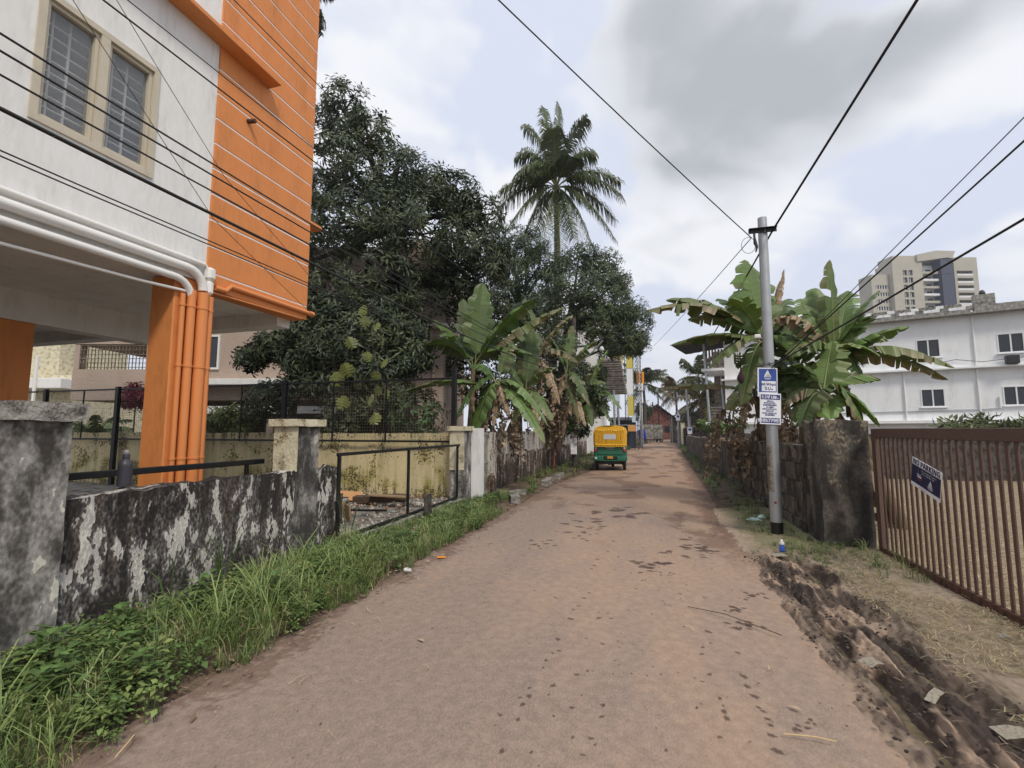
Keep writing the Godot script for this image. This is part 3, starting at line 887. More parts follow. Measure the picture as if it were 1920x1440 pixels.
	g.cham(Vector3(-5.25, 4.92, -6.25) + o, Vector3(0.24, 0.07, 0.28), 0.006)
	part(t, "sunshade", g, mats.plaster_orange)
	g = Geo.new()
	g.tube([Vector3(-5.13, 5.78, -4.82) + o, Vector3(-5.02, 5.78, -4.84) + o], 0.03, 8)
	part(t, "pipe_stub", g, mats.rust)
	# ceiling of the open ground floor and its beams
	g = Geo.new()
	g.span(Vector3(-14.0, bot - 0.005, -5.84) + o, Vector3(-5.37, bot + 0.14, 3.29) + o)
	part(t, "ceiling", g, mats.plaster_white)
	for q in [[-7.95, -7.67, -5.6, 3.2], [-12.2, -11.9, -5.6, 3.2]]:
		g = Geo.new()
		g.span(Vector3(q[0], 3.0, q[2]) + o, Vector3(q[1], bot - 0.006, q[3]) + o)
		part(t, "beam", g, mats.plaster_white)
	g = Geo.new()
	g.span(Vector3(-13.9, 3.2, -6.06) + o, Vector3(-5.40, bot - 0.006, -5.80) + o)
	part(t, "beam", g, mats.plaster_white)
	# unseen walls added on the far sides to darken the parking floor
	g = Geo.new()
	g.span(Vector3(-14.2, 0.0, -2.6) + o, Vector3(-14.0, bot, 3.5) + o)
	part(t, "added_shade_wall", g, mats.plaster_beige)
	g = Geo.new()
	g.span(Vector3(-13.99, 0.0, 1.9) + o, Vector3(-5.6, bot - 0.01, 2.1) + o)
	part(t, "added_shade_wall", g, mats.plaster_beige)
	# pillars
	g = Geo.new()
	g.cham(Vector3(-5.335, 1.66, -4.20) + o, Vector3(0.36, 3.46, 0.42), 0.012)
	part(t, "pillar", g, mats.plaster_orange)
	for q in [[-7.81, -3.9], [-7.81, 0.4], [-12.05, -3.9], [-5.34, 1.6]]:
		g = Geo.new()
		g.cham(Vector3(q[0], 1.5, q[1]) + o, Vector3(0.30, 2.995, 0.42), 0.012)
		part(t, "pillar", g, mats.plaster_orange)
	# orange pipes clipped to the pillar
	for q in [[-4.06, 0.028, 3.18], [-4.155, 0.045, 3.24], [-4.285, 0.062, 3.24], [-4.385, 0.045, 3.22]]:
		g = Geo.new()
		var x: float = xb + q[1] + 0.008
		g.tube([Vector3(x, 0.1, q[0]) + o, Vector3(x, q[2], q[0]) + o], q[1], 14)
		for yy in [1.3, 2.35, 3.05]:
			g.tube([Vector3(x, yy - 0.012, q[0]) + o, Vector3(x, yy + 0.012, q[0]) + o], q[1] + 0.007, 14)
		part(t, "downpipe", g, mats.pvc_orange)
	# white pipes along the foot of the wall, turning down beside the pillar
	for q in [[3.49, 0.050, 0.060, -4.285], [3.345, 0.040, 0.050, -4.155]]:
		g = Geo.new()
		var pts := [Vector3(xb + q[2], q[0], 3.4) + o, Vector3(xb + q[2], q[0] - 0.01, 0.0) + o, Vector3(xb + q[2], q[0], q[3] + 0.22) + o]
		for e in 6:
			var a := PI * 0.5 * (e + 1) / 6.0
			pts.append(Vector3(xb + q[2], q[0] - 0.22 * (1.0 - cos(a)), q[3] + 0.22 * (1.0 - sin(a))) + o)
		g.tube(pts, q[1], 14)
		part(t, "wall_pipe", g, mats.pvc_white)
	g = Geo.new()
	g.tube([Vector3(xb + 0.04, 3.62, 3.4) + o, Vector3(xb + 0.04, 3.60, -4.30) + o, Vector3(xb + 0.05, 3.52, -4.36) + o, Vector3(xb + 0.05, 3.25, -4.37) + o], 0.028, 10)
	part(t, "wall_pipe", g, mats.pvc_white)
	g = Geo.new()
	g.cham(Vector3(xb + 0.055, 3.50, -4.37) + o, Vector3(0.11, 0.16, 0.11), 0.03)
	g.cham(Vector3(xb + 0.055, 3.33, -4.37) + o, Vector3(0.09, 0.18, 0.09), 0.03)
	part(t, "pipe_elbow", g, mats.pvc_white)
	g = Geo.new()
	g.tube([Vector3(xb + 0.05, 3.36, -4.45) + o, Vector3(xb + 0.05, 3.36, -4.60) + o, Vector3(xb + 0.05, 3.44, -4.68) + o, Vector3(xb + 0.05, 3.44, -6.18) + o], 0.033, 12)
	g.tube([Vector3(xb + 0.05, 3.44, -6.12) + o, Vector3(xb + 0.05, 3.44, -6.22) + o], 0.041, 12)
	part(t, "wall_pipe", g, mats.pvc_orange)
	g = Geo.new()
	g.tube([Vector3(xb + 0.02, 3.30, -4.40) + o, Vector3(xb + 0.02, 3.33, -6.0) + o], 0.014, 8)
	part(t, "conduit", g, mats.pvc_orange)
	g = Geo.new()
	g.tube([Vector3(-5.30, 3.20, 3.0) + o, Vector3(-5.22, 3.20, -1.9) + o, Vector3(-5.2, 3.17, -2.2) + o, Vector3(-5.16, 3.20, -3.6) + o, Vector3(-5.12, 3.22, -4.1) + o], 0.018, 8)
	part(t, "conduit", g, mats.pvc_white)

func thing_part(parent: Node, called: String, at: Vector3) -> Node3D:
	var o := Node3D.new()
	o.name = called; parent.add_child(o, true); o.position = at
	return o


# ------------------------------------------------------------------ compound walls along the left side
func left_walls() -> void:
	var ns := noise(71, 3.0, 4)
	var fx := -4.10
	# gate pillar with a cap, then the low mouldy wall with a second pillar standing in it
	var t := thing("wall_pillar", "broad mould-grey pillar with a chipped cap beside the low stained wall", "pillar", Vector3(-4.32, 0, -2.0))
	var o := -t.position
	var g := Geo.new()
	g.uvs = Vector2(1.0 / 3.0, 0.5); g.uvo = Vector2(0.2, 1.0)
	g.rough(Vector3(-4.56, -0.05, -2.44) + o, Vector3(-4.04, 1.68, -1.40) + o, 0.05, 0.012, ns)
	part(t, "shaft", g, mats.grey_wall)
	g = Geo.new()
	g.uvs = Vector2(1.0 / 3.0, 0.5); g.uvo = Vector2(0.63, 1.2)
	g.rough(Vector3(-4.62, 1.684, -2.505) + o, Vector3(-3.985, 1.81, -1.34) + o, 0.05, 0.010, ns)
	part(t, "cap", g, mats.old_plaster)
	t = thing("compound_wall", "low compound wall streaked black with mould and peeling white paint, broken at its end", "wall", Vector3(-4.2, 0, -4.1))
	o = -t.position
	g = Geo.new()
	g.uvs = Vector2(1.0 / 6.0, 0.5); g.uvo = Vector2(0.0, 1.0)
	g.rough(Vector3(-4.30, -0.05, -4.80) + o, Vector3(fx, 1.14, -2.444) + o, 0.045, 0.012, ns, 0.03)
	part(t, "wall_face", g, mats.mould_wall)
	g = Geo.new()
	g.uvs = Vector2(1.0 / 6.0, 0.5); g.uvo = Vector2(0.1, 1.0)
	g.rough(Vector3(-4.30, -0.05, -5.66) + o, Vector3(fx, 1.13, -5.195) + o, 0.045, 0.026, ns, 0.08)
	part(t, "broken_end", g, mats.mould_wall)
	# the crumbled tail of the broken end
	g = Geo.new()
	g.uvs = Vector2(1.0 / 6.0, 0.5); g.uvo = Vector2(0.14, 1.0)
	g.rough(Vector3(-4.28, -0.05, -5.76) + o, Vector3(fx - 0.02, 0.80, -5.67) + o, 0.05, 0.035, ns, 0.2)
	part(t, "broken_end", g, mats.mould_wall)
	t = thing("wall_pillar", "slender pillar with one cream face and one mouldy grey face under a flat cap", "pillar", Vector3(-4.25, 0, -5.0))
	o = -t.position
	g = Geo.new()
	g.uvs = Vector2(1.0 / 3.0, 0.5); g.uvo = Vector2(0.37, 1.0)
	g.rough(Vector3(-4.42, -0.05, -5.19) + o, Vector3(-4.085, 1.66, -4.805) + o, 0.05, 0.006, ns)
	part(t, "shaft", g, mats.grey_wall)
	g = Geo.new()
	g.uvs = Vector2(1, 1)
	g.rough(Vector3(-4.425, 1.12, -4.803) + o, Vector3(-4.076, 1.66, -4.796) + o, 0.06, 0.003, ns)
	part(t, "cream_face", g, mats.plaster_cream)
	g = Geo.new()
	g.rough(Vector3(-4.47, 1.663, -5.24) + o, Vector3(-4.02, 1.75, -4.745) + o, 0.05, 0.006, ns)
	part(t, "cap", g, mats.plaster_cream)
	# pillar at the corner of the yard, the white post and small steel gate beside it
	t = thing("wall_pillar", "cream corner pillar with crumbling mouldy road face where the empty black gate ends", "pillar", Vector3(-4.05, 0, -9.9))
	o = -t.position
	g = Geo.new()
	g.uvs = Vector2(1.0 / 3.0, 0.5); g.uvo = Vector2(0.1, 1.0)
	g.rough(Vector3(-4.24, -0.05, -10.12) + o, Vector3(-3.90, 1.60, -9.715) + o, 0.05, 0.012, ns)
	part(t, "shaft", g, mats.grey_wall)
	g = Geo.new()
	g.rough(Vector3(-4.245, 0.75, -9.712) + o, Vector3(-3.905, 1.60, -9.704) + o, 0.06, 0.003, ns)
	part(t, "cream_face", g, mats.plaster_cream)
	g = Geo.new()
	g.rough(Vector3(-4.29, 1.604, -10.17) + o, Vector3(-3.86, 1.70, -9.66) + o, 0.05, 0.005, ns)
	part(t, "cap", g, mats.plaster_cream)
	t = thing("side_gate", "narrow grey sheet gate between two whitewashed posts", "gate", Vector3(-3.8, 0, -10.7))
	o = -t.position
	for q in [[-10.36, -10.14, 1.66], [-11.26, -11.06, 1.58]]:
		g = Geo.new()
		g.uvs = Vector2(0.14, 0.5); g.uvo = Vector2(0.4, 0.78)
		g.rough(Vector3(-3.95, -0.05, q[0]) + o, Vector3(-3.68, q[2], q[1]) + o, 0.06, 0.005, ns)
		part(t, "post", g, mats.plaster_white if q[2] > 1.6 else mats.faded_wall)
	g = Geo.new()
	g.cham(Vector3(-3.84, 0.82, -10.71) + o, Vector3(0.03, 1.48, 0.66), 0.004)
	part(t, "gate_leaf", g, mats.sheet_metal)
	g = Geo.new()
	for y in [0.12, 0.85, 1.52]:
		g.box(Vector3(-3.815, y, -10.71) + o, Vector3(0.02, 0.05, 0.66))
	part(t, "rail", g, mats.galvanised)
	# the long wall in front of the banana plants
	t = thing("compound_wall", "long whitewashed wall stained brown below with scrawled paint, under the banana plants", "wall", Vector3(-3.9, 0, -18.0))
	o = -t.position
	g = Geo.new()
	g.uvs = Vector2(1.0 / 7.0, 0.5); g.uvo = Vector2(0.35, 1.0)
	g.rough(Vector3(-4.08, -0.05, -30.0) + o, Vector3(-3.86, 1.55, -11.27) + o, 0.09, 0.015, ns, 0.05)
	part(t, "wall_face", g, mats.faded_wall)
	# scrawled marks painted on it
	g = Geo.new()
	for q in [[-13.2, 1.28, 0.11], [-13.25, 0.98, 0.10], [-13.75, 1.32, 0.12], [-13.8, 1.02, 0.10]]:
		var pts := []
		for k in 12:
			var a := TAU * k / 13.0 + 0.6
			pts.append(Vector3(-3.838, q[1] + sin(a) * q[2] * 1.2, q[0] + cos(a) * q[2] * 1.2) + o)
		g.tube(pts, 0.016, 5)
	part(t, "scrawl", g, mats.rubber)
	# red pipe bent over the wall
	g = Geo.new()
	var bend := []
	for k in 12:
		var a := PI * 0.5 * k / 11.0
		bend.append(Vector3(-3.66, 0.05 + 1.18 * sin(a), -18.4 - 1.1 * (1.0 - cos(a)) * 1.3) )
	bend.append(Vector3(-3.66, 1.2, -20.4))
	g.tube(bend, 0.04, 8)
	solo("bent_pipe", g, mats.hose_red, "rusty red pipe bent in an arc against the long wall", "pipe")
	# kerb stones by the side gate
	for q in [[-9.45, -2.98, 0.55, 0.35, "short kerb stone tipped over beside the corner pillar"], [-13.1, -3.0, 1.3, 0.06, "long kerb stone below the scrawled part of the wall"], [-14.9, -2.98, 1.2, 0.05, "kerb stone half hidden by weeds before the bent pipe"], [-10.3, -3.2, 0.6, -0.5, "broken kerb stone lying before the narrow side gate"]]:
		g = Geo.new()
		g.rough(Vector3(-0.1, 0, -q[2] * 0.5), Vector3(0.1, 0.16, q[2] * 0.5), 0.06, 0.02, ns)
		solo("kerb_stone", g, mats.old_plaster, q[4], "kerb stone", Vector3(q[1], 0.0, q[0] - 1.0), "kerb stones by the left verge", q[3])

# the dark bottle on the wall, the black rail behind
func wall_things() -> void:
	var t := thing("water_bottle", "dark grey metal bottle with a steel cap standing on the low stained wall", "bottle", Vector3(-4.19, 1.158, -2.93))
	var g := Geo.new()
	g.lathe(Vector3.ZERO, [[0.0, 0.0], [0.046, 0.0], [0.051, 0.006], [0.051, 0.165], [0.049, 0.185], [0.038, 0.205], [0.026, 0.215], [0.024, 0.222]], 24)
	part(t, "body", g, mats.bottle_grey)
	g = Geo.new()
	g.lathe(Vector3(0, 0.222, 0), [[0.025, 0.0], [0.027, 0.004], [0.027, 0.035], [0.020, 0.042], [0.0, 0.042]], 20)
	part(t, "collar", g, mats.bottle_grey)
	g = Geo.new()
	g.lathe(Vector3(0, 0.264, 0), [[0.016, 0.0], [0.019, 0.006], [0.018, 0.022], [0.012, 0.030], [0.0, 0.031]], 16)
	part(t, "cap", g, mats.lid_grey)
	g = Geo.new()
	g.cham(Vector3(0, 0, 0), Vector3(0.05, 0.06, 2.9), 0.005)
	t = thing("barrier_rail", "black square steel rail on posts behind the low stained wall", "rail", Vector3(-4.62, 1.235, -3.4))
	part(t, "rail", g, mats.black_steel)
	for z in [-1.2, 1.3]:
		g = Geo.new()
		g.cham(Vector3(0, -0.62, z), Vector3(0.04, 1.18, 0.04), 0.004)
		part(t, "post", g, mats.black_steel)

# the empty steel gate frame, the rubble behind it
func gate_frame_and_rubble() -> void:
	var t := thing("empty_gate", "empty black steel gate standing without infill across the rubble yard", "gate", Vector3(-4.02, 0.12, -7.5))
	var g := Geo.new()
	for q in [[-5.62, -9.62, 1.19]]:
		g.cham(Vector3(0, q[2] - 0.02, -0.12), Vector3(0.04, 0.045, 4.26), 0.004)
	part(t, "top_rail", g, mats.black_steel)
	g = Geo.new()
	g.cham(Vector3(0, 0.06, -0.05), Vector3(0.045, 0.045, 4.1), 0.004)
	part(t, "bottom_rail", g, mats.black_steel)
	for z in [-2.10, 0.06, 1.97]:
		g = Geo.new()
		g.cham(Vector3(0.002, 0.625, z), Vector3(0.04, 1.085, 0.045), 0.004)
		part(t, "upright", g, mats.black_steel)
	var ns := noise(72, 3.0, 4)
	g = Geo.new()
	g.rough(Vector3(-4.16, -0.06, -9.68), Vector3(-3.92, 0.155, -5.72), 0.06, 0.02, ns, 0.03)
	solo("gate_sill", g, mats.old_plaster, "cracked concrete sill under the empty black gate", "sill")
	g = Geo.new()
	g.cham(Vector3.ZERO, Vector3(0.22, 0.75, 0.04), 0.006, Basis(Vector3(0, 0, 1), 0.06))
	solo("leaning_slab", g, mats.concrete_dark, "thin stone slab leaning against the concrete sill", "slab", Vector3(-3.86, 0.1, -7.9), "", 1.5)
	# pieces lying in the yard
	var heap := [
		["cardboard_sheet", "cardboard", "torn orange cardboard sheet propped up on the rubble", "cardboard", Vector3(-6.9, 0.30, -9.1), Vector3(0.55, 0.03, 0.42), Vector3(0.9, 0.4, 0.25)],
		["cardboard_sheet", "cardboard", "flat brown cardboard sheet lying beside the propped one", "cardboard", Vector3(-6.35, 0.22, -8.95), Vector3(0.75, 0.02, 0.5), Vector3(0.25, 0.5, -0.1)],
		["plywood_sheet", "wood", "pale plywood board standing on edge among the rubble", "board", Vector3(-5.25, 0.27, -6.9), Vector3(0.65, 0.30, 0.03), Vector3(-0.2, 0.15, 0.06)],
		["plywood_sheet", "wood", "short pale board end leaning on the plywood", "board", Vector3(-4.85, 0.26, -6.95), Vector3(0.28, 0.26, 0.03), Vector3(0.1, -0.7, 0.0)],
		["timber_beam", "wood_dark", "thick dark timber lying across the rubble", "timber", Vector3(-5.35, 0.22, -8.75), Vector3(1.1, 0.14, 0.2), Vector3(0.05, 0.2, 0.04)],
		["timber_beam", "wood_dark", "short dark timber under the brown cardboard sheet", "timber", Vector3(-6.3, 0.18, -8.6), Vector3(0.7, 0.12, 0.16), Vector3(0.0, -0.4, 0.06)],
		["timber_plank", "wood", "long light plank lying on the dark timber", "plank", Vector3(-5.0, 0.30, -8.6), Vector3(0.95, 0.035, 0.12), Vector3(0.05, 0.12, -0.03)],
		["stone_slab", "concrete", "grey paving slab tilted on the rubble", "slab", Vector3(-6.2, 0.18, -8.1), Vector3(0.8, 0.05, 0.5), Vector3(0.1, 0.3, 0.05)],
		["stone_slab", "concrete", "dark grey slab half buried in the rubble", "slab", Vector3(-5.9, 0.17, -7.55), Vector3(1.0, 0.05, 0.4), Vector3(0.04, -0.1, 0.03)],
		["steel_angle", "black_steel", "thin black steel bar lying on the slab", "bar", Vector3(-5.0, 0.21, -7.45), Vector3(1.1, 0.035, 0.035), Vector3(0.0, 0.1, 0.02)],
	]
	for h in heap:
		g = Geo.new()
		g.cham(Vector3.ZERO, h[5], 0.006, Basis.from_euler(h[6]))
		solo(h[0], g, mats[h[1]], h[2], h[3], h[4])
	g = Geo.new()
	for k in 900:
		var x := rf(-7.6, -4.15); var z := rf(-9.8, -5.9)
		var s := rf(0.012, 0.055) * (1.8 if rng.randf() < 0.06 else 1.0)
		var k2 := rf(0.45, 1.5)
		g.col = Color(0.42, 0.38, 0.33) * k2 if rng.randf() < 0.8 else Color(0.36, 0.19, 0.12)
		var b := Basis.from_euler(Vector3(rf(0, 3), rf(0, 3), rf(0, 3)))
		g.cham(Vector3(x, 0.11 + s * 0.4 + ns.get_noise_2d(x * 0.4, z * 0.4) * 0.06, z), Vector3(s, s * rf(0.4, 0.9), s * rf(0.7, 1.8)), s * 0.2, b)
	for k in 420:
		var z := rf(-10.0, -5.8)
		var s := rf(0.01, 0.04)
		g.col = Color(0.42, 0.39, 0.35) * rf(0.5, 1.5)
		g.cham(Vector3(rf(-4.6, -3.3), 0.10, z), Vector3(s, s * 0.6, s * rf(0.7, 1.6)), s * 0.2, Basis.from_euler(Vector3(rf(0, 3), rf(0, 3), 0)))
	stuff("rubble", g, mats.tinted, "broken stones and plaster rubble covering the open yard", "rubble")

# yellow boundary wall with the black fence before it
func yard_boundary() -> void:
	var ns := noise(73, 2.0, 3)
	var t := thing("boundary_wall", "yellowed cream boundary wall blotched with mould behind the rubble yard", "wall", Vector3(-11, 0, -10.1))
	var o := -t.position
	var g := Geo.new()
	g.uvs = Vector2(1.0 / 7.0, 0.5); g.uvo = Vector2(0.62, 1.0)
	g.rough(Vector3(-19.0, -0.05, -10.25) + o, Vector3(-4.25, 1.55, -10.0) + o, 0.10, 0.008, ns, 0.03)
	part(t, "wall_face", g, mats.yellow_wall)
	for x in [-4.62, -6.35, -7.1]:
		g = Geo.new()
		g.uvs = Vector2(1.0 / 7.0, 0.5); g.uvo = Vector2(0.21, 1.0)
		g.rough(Vector3(x - 0.11, -0.05, -10.0) + o, Vector3(x + 0.11, 1.35, -9.975) + o, 0.1, 0.003, ns)
		part(t, "pier", g, mats.yellow_wall)
	t = thing("mesh_fence", "tall black steel frame fence with wire mesh before the yellowed wall", "fence", Vector3(-11, 0, -9.88))
	o = -t.position
	for y in [1.36, 2.78]:
		g = Geo.new()
		g.cham(Vector3(-11.3, y, -9.88) + o, Vector3(14.2, 0.045, 0.045), 0.004)
		part(t, "rail", g, mats.black_steel)
	for q in [[-4.22, 0.10, 3.05, 1.62], [-8.83, 0.11, 2.85, 0.0], [-11.5, 0.12, 2.85, 0.0], [-14.6, 0.13, 2.85, 0.0], [-17.6, 0.12, 2.85, 0.0]]:
		g = Geo.new()
		g.cham(Vector3(q[0], (q[2] + q[3]) * 0.5, -9.86) + o, Vector3(q[1], q[2] - q[3], 0.10), 0.006)
		part(t, "post", g, mats.black_steel)
	for x in [-5.95, -7.4, -10.2, -13.0, -16.0]:
		g = Geo.new()
		g.cham(Vector3(x, 2.05, -9.875) + o, Vector3(0.035, 1.44, 0.03), 0.003)
		part(t, "upright", g, mats.black_steel)
	g = Geo.new()
	var x := -18.2
	while x < -4.3:
		g.box(Vector3(x, 2.05, -9.895) + o, Vector3(0.003, 1.44, 0.003))
		x += 0.07
	for k in 20:
		g.box(Vector3(-11.25, 1.40 + k * 0.07, -9.9) + o, Vector3(14.0, 0.003, 0.003))
	part(t, "wire_mesh", g, mats.sheet_brown).set_meta("kind", "stuff")

# the beige house beyond the yard, seen between the pillars and the trees
func beige_house() -> void:
	var t := thing("beige_house", "beige rendered house with a barred balcony and white floor band behind the mango tree", "house", Vector3(-4.909, 1.620, -16.882) * Vector3(1, 0, 1), "", deg_to_rad(16.213))
	var g := Geo.new()
	g.span(Vector3(-12.2, 2.72, -7.0), Vector3(-3.76, 8.6, 0.0))
	g.span(Vector3(-3.755, 0.0, -7.0), Vector3(-2.5, 8.6, 0.5))
	part(t, "wall", g, mats.plaster_beige)
	g = Geo.new()
	g.span(Vector3(-12.1, 0, -7.0), Vector3(-3.80, 2.715, -6.7))
	g.span(Vector3(-12.2, 0, -6.69), Vector3(-12.0, 2.715, -0.6))  # side wall added and porch made deep so its inside goes dark
	part(t, "porch_wall", g, mats.plaster_beige)
	for x in [-11.9, -9.2, -6.4]:
		g = Geo.new()
		g.span(Vector3(x, 0, -0.45), Vector3(x + 0.3, 2.715, -0.15))
		part(t, "porch_column", g, mats.plaster_beige)
	g = Geo.new()
	g.cham(Vector3(-8.0, 3.35, 0.3), Vector3(8.4, 0.22, 0.6), 0.01)
	part(t, "floor_band", g, mats.plaster_white)
	g = Geo.new()
	g.cham(Vector3(-8.0, 2.35, 0.05), Vector3(8.3, 0.28, 0.2), 0.01)
	part(t, "floor_band", g, mats.plaster_white)
	g = Geo.new()
	g.cham(Vector3(-3.1, 5.35, 0.75), Vector3(1.6, 0.1, 0.55), 0.01)
	part(t, "sunshade", g, mats.plaster_white)
	for q in [[-11.42, 3.86, 0.5, 1.3], [-6.1, 3.8, 0.9, 1.4]]:
		var w := thing_part(t, "window", Vector3(q[0], q[1], 0.0 if q[0] < -3.7 else 0.5))
		g = Geo.new()
		for e in [[0.0, 0.07, 0.0, q[3]], [q[2] - 0.07, q[2], 0.0, q[3]], [0.07, q[2] - 0.07, 0.0, 0.07], [0.07, q[2] - 0.07, q[3] - 0.07, q[3]]]:
			g.span(Vector3(e[0], e[2], 0.002), Vector3(e[1], e[3], 0.08))
		part(w, "frame", g, mats.white_paint)
		g = Geo.new()
		g.span(Vector3(0.07, 0.07, 0.005), Vector3(q[2] - 0.07, q[3] - 0.07, 0.02))
		part(w, "pane", g, mats.dark_glass)
	g = Geo.new()
	g.tube([Vector3(-2.95, 5.6, 0.56), Vector3(-2.95, 4.1, 0.56), Vector3(-2.86, 3.95, 0.56), Vector3(-2.86, 0.3, 0.56)], 0.05, 10)
	part(t, "downpipe", g, mats.plaster_beige)
	# the balcony wing
	g = Geo.new()
	var bx0 := -15.0; var bx1 := -12.25
	g.span(Vector3(bx0, 2.62, -0.1), Vector3(bx1, 3.68, 1.5))
	g.span(Vector3(bx0, 4.55, -4.0), Vector3(bx1, 8.5, 1.5))
	g.span(Vector3(bx0 - 0.0, 2.63, -4.0), Vector3(bx1, 4.54, -2.4))
	g.span(Vector3(bx1 - 0.28, 3.69, 1.1), Vector3(bx1, 4.54, 1.48))
	g.span(Vector3(bx0, 3.69, 1.2), Vector3(bx0 + 0.18, 4.54, 1.48))
	part(t, "balcony", g, mats.plaster_beige)
	for k in 20:
		g = Geo.new()
		g.box(Vector3(lerpf(bx0 + 0.2, bx1 - 0.3, k / 19.0), 4.11, 1.44), Vector3(0.02, 0.85, 0.02))
		part(t, "balcony_bar", g, mats.sheet_brown)
	for k in 6:
		g = Geo.new()
		g.box(Vector3((bx0 + bx1) * 0.5 - 0.05, 3.75 + k * 0.15, 1.465), Vector3(bx1 - bx0 - 0.5, 0.02, 0.02))
		part(t, "balcony_bar", g, mats.sheet_brown)
	g = Geo.new()
	g.span(Vector3(bx0 - 0.2, 0, -4.0), Vector3(bx1, 2.6, -3.7))
	part(t, "porch_wall", g, mats.plaster_beige)
	# a pale house further left
	t = thing("pale_house", "pale rendered house with white pipes seen under the apartment ceiling", "house", Vector3(-29.001, 1.620, -16.678) * Vector3(1, 0, 1), "", deg_to_rad(16.213))
	g = Geo.new()
	g.span(Vector3(-9, 0, -5), Vector3(0.9, 4.4, 0.0))
	g.span(Vector3(-9, 4.41, -5), Vector3(-0.6, 6.5, -0.6))
	part(t, "wall", g, mats.plaster_cream)
	g = Geo.new()
	g.cham(Vector3(-4.0, 3.9, 0.5), Vector3(10.2, 0.5, 1.0), 0.02)
	part(t, "sunshade", g, mats.plaster_white)
	g = Geo.new()
	g.tube([Vector3(-0.1, 5.2, 1.05), Vector3(-0.1, 0, 1.05)], 0.08, 8)
	part(t, "downpipe", g, mats.pvc_white)
	g = Geo.new()
	g.cham(Vector3(-1.0, 1.85, 1.6), Vector3(4.4, 0.35, 0.5), 0.02)
	part(t, "porch_edge", g, mats.plaster_white)


# ------------------------------------------------------------------ leaves
const GREEN_A := Color(0.070, 0.125, 0.032)
const GREEN_B := Color(0.115, 0.175, 0.048)
const DRY_A := Color(0.215, 0.150, 0.098)
const DRY_B := Color(0.41, 0.31, 0.205)

func bez(a: Vector3, b: Vector3, c: Vector3, s: float) -> Vector3:
	return a.lerp(b, s).lerp(b.lerp(c, s), s)

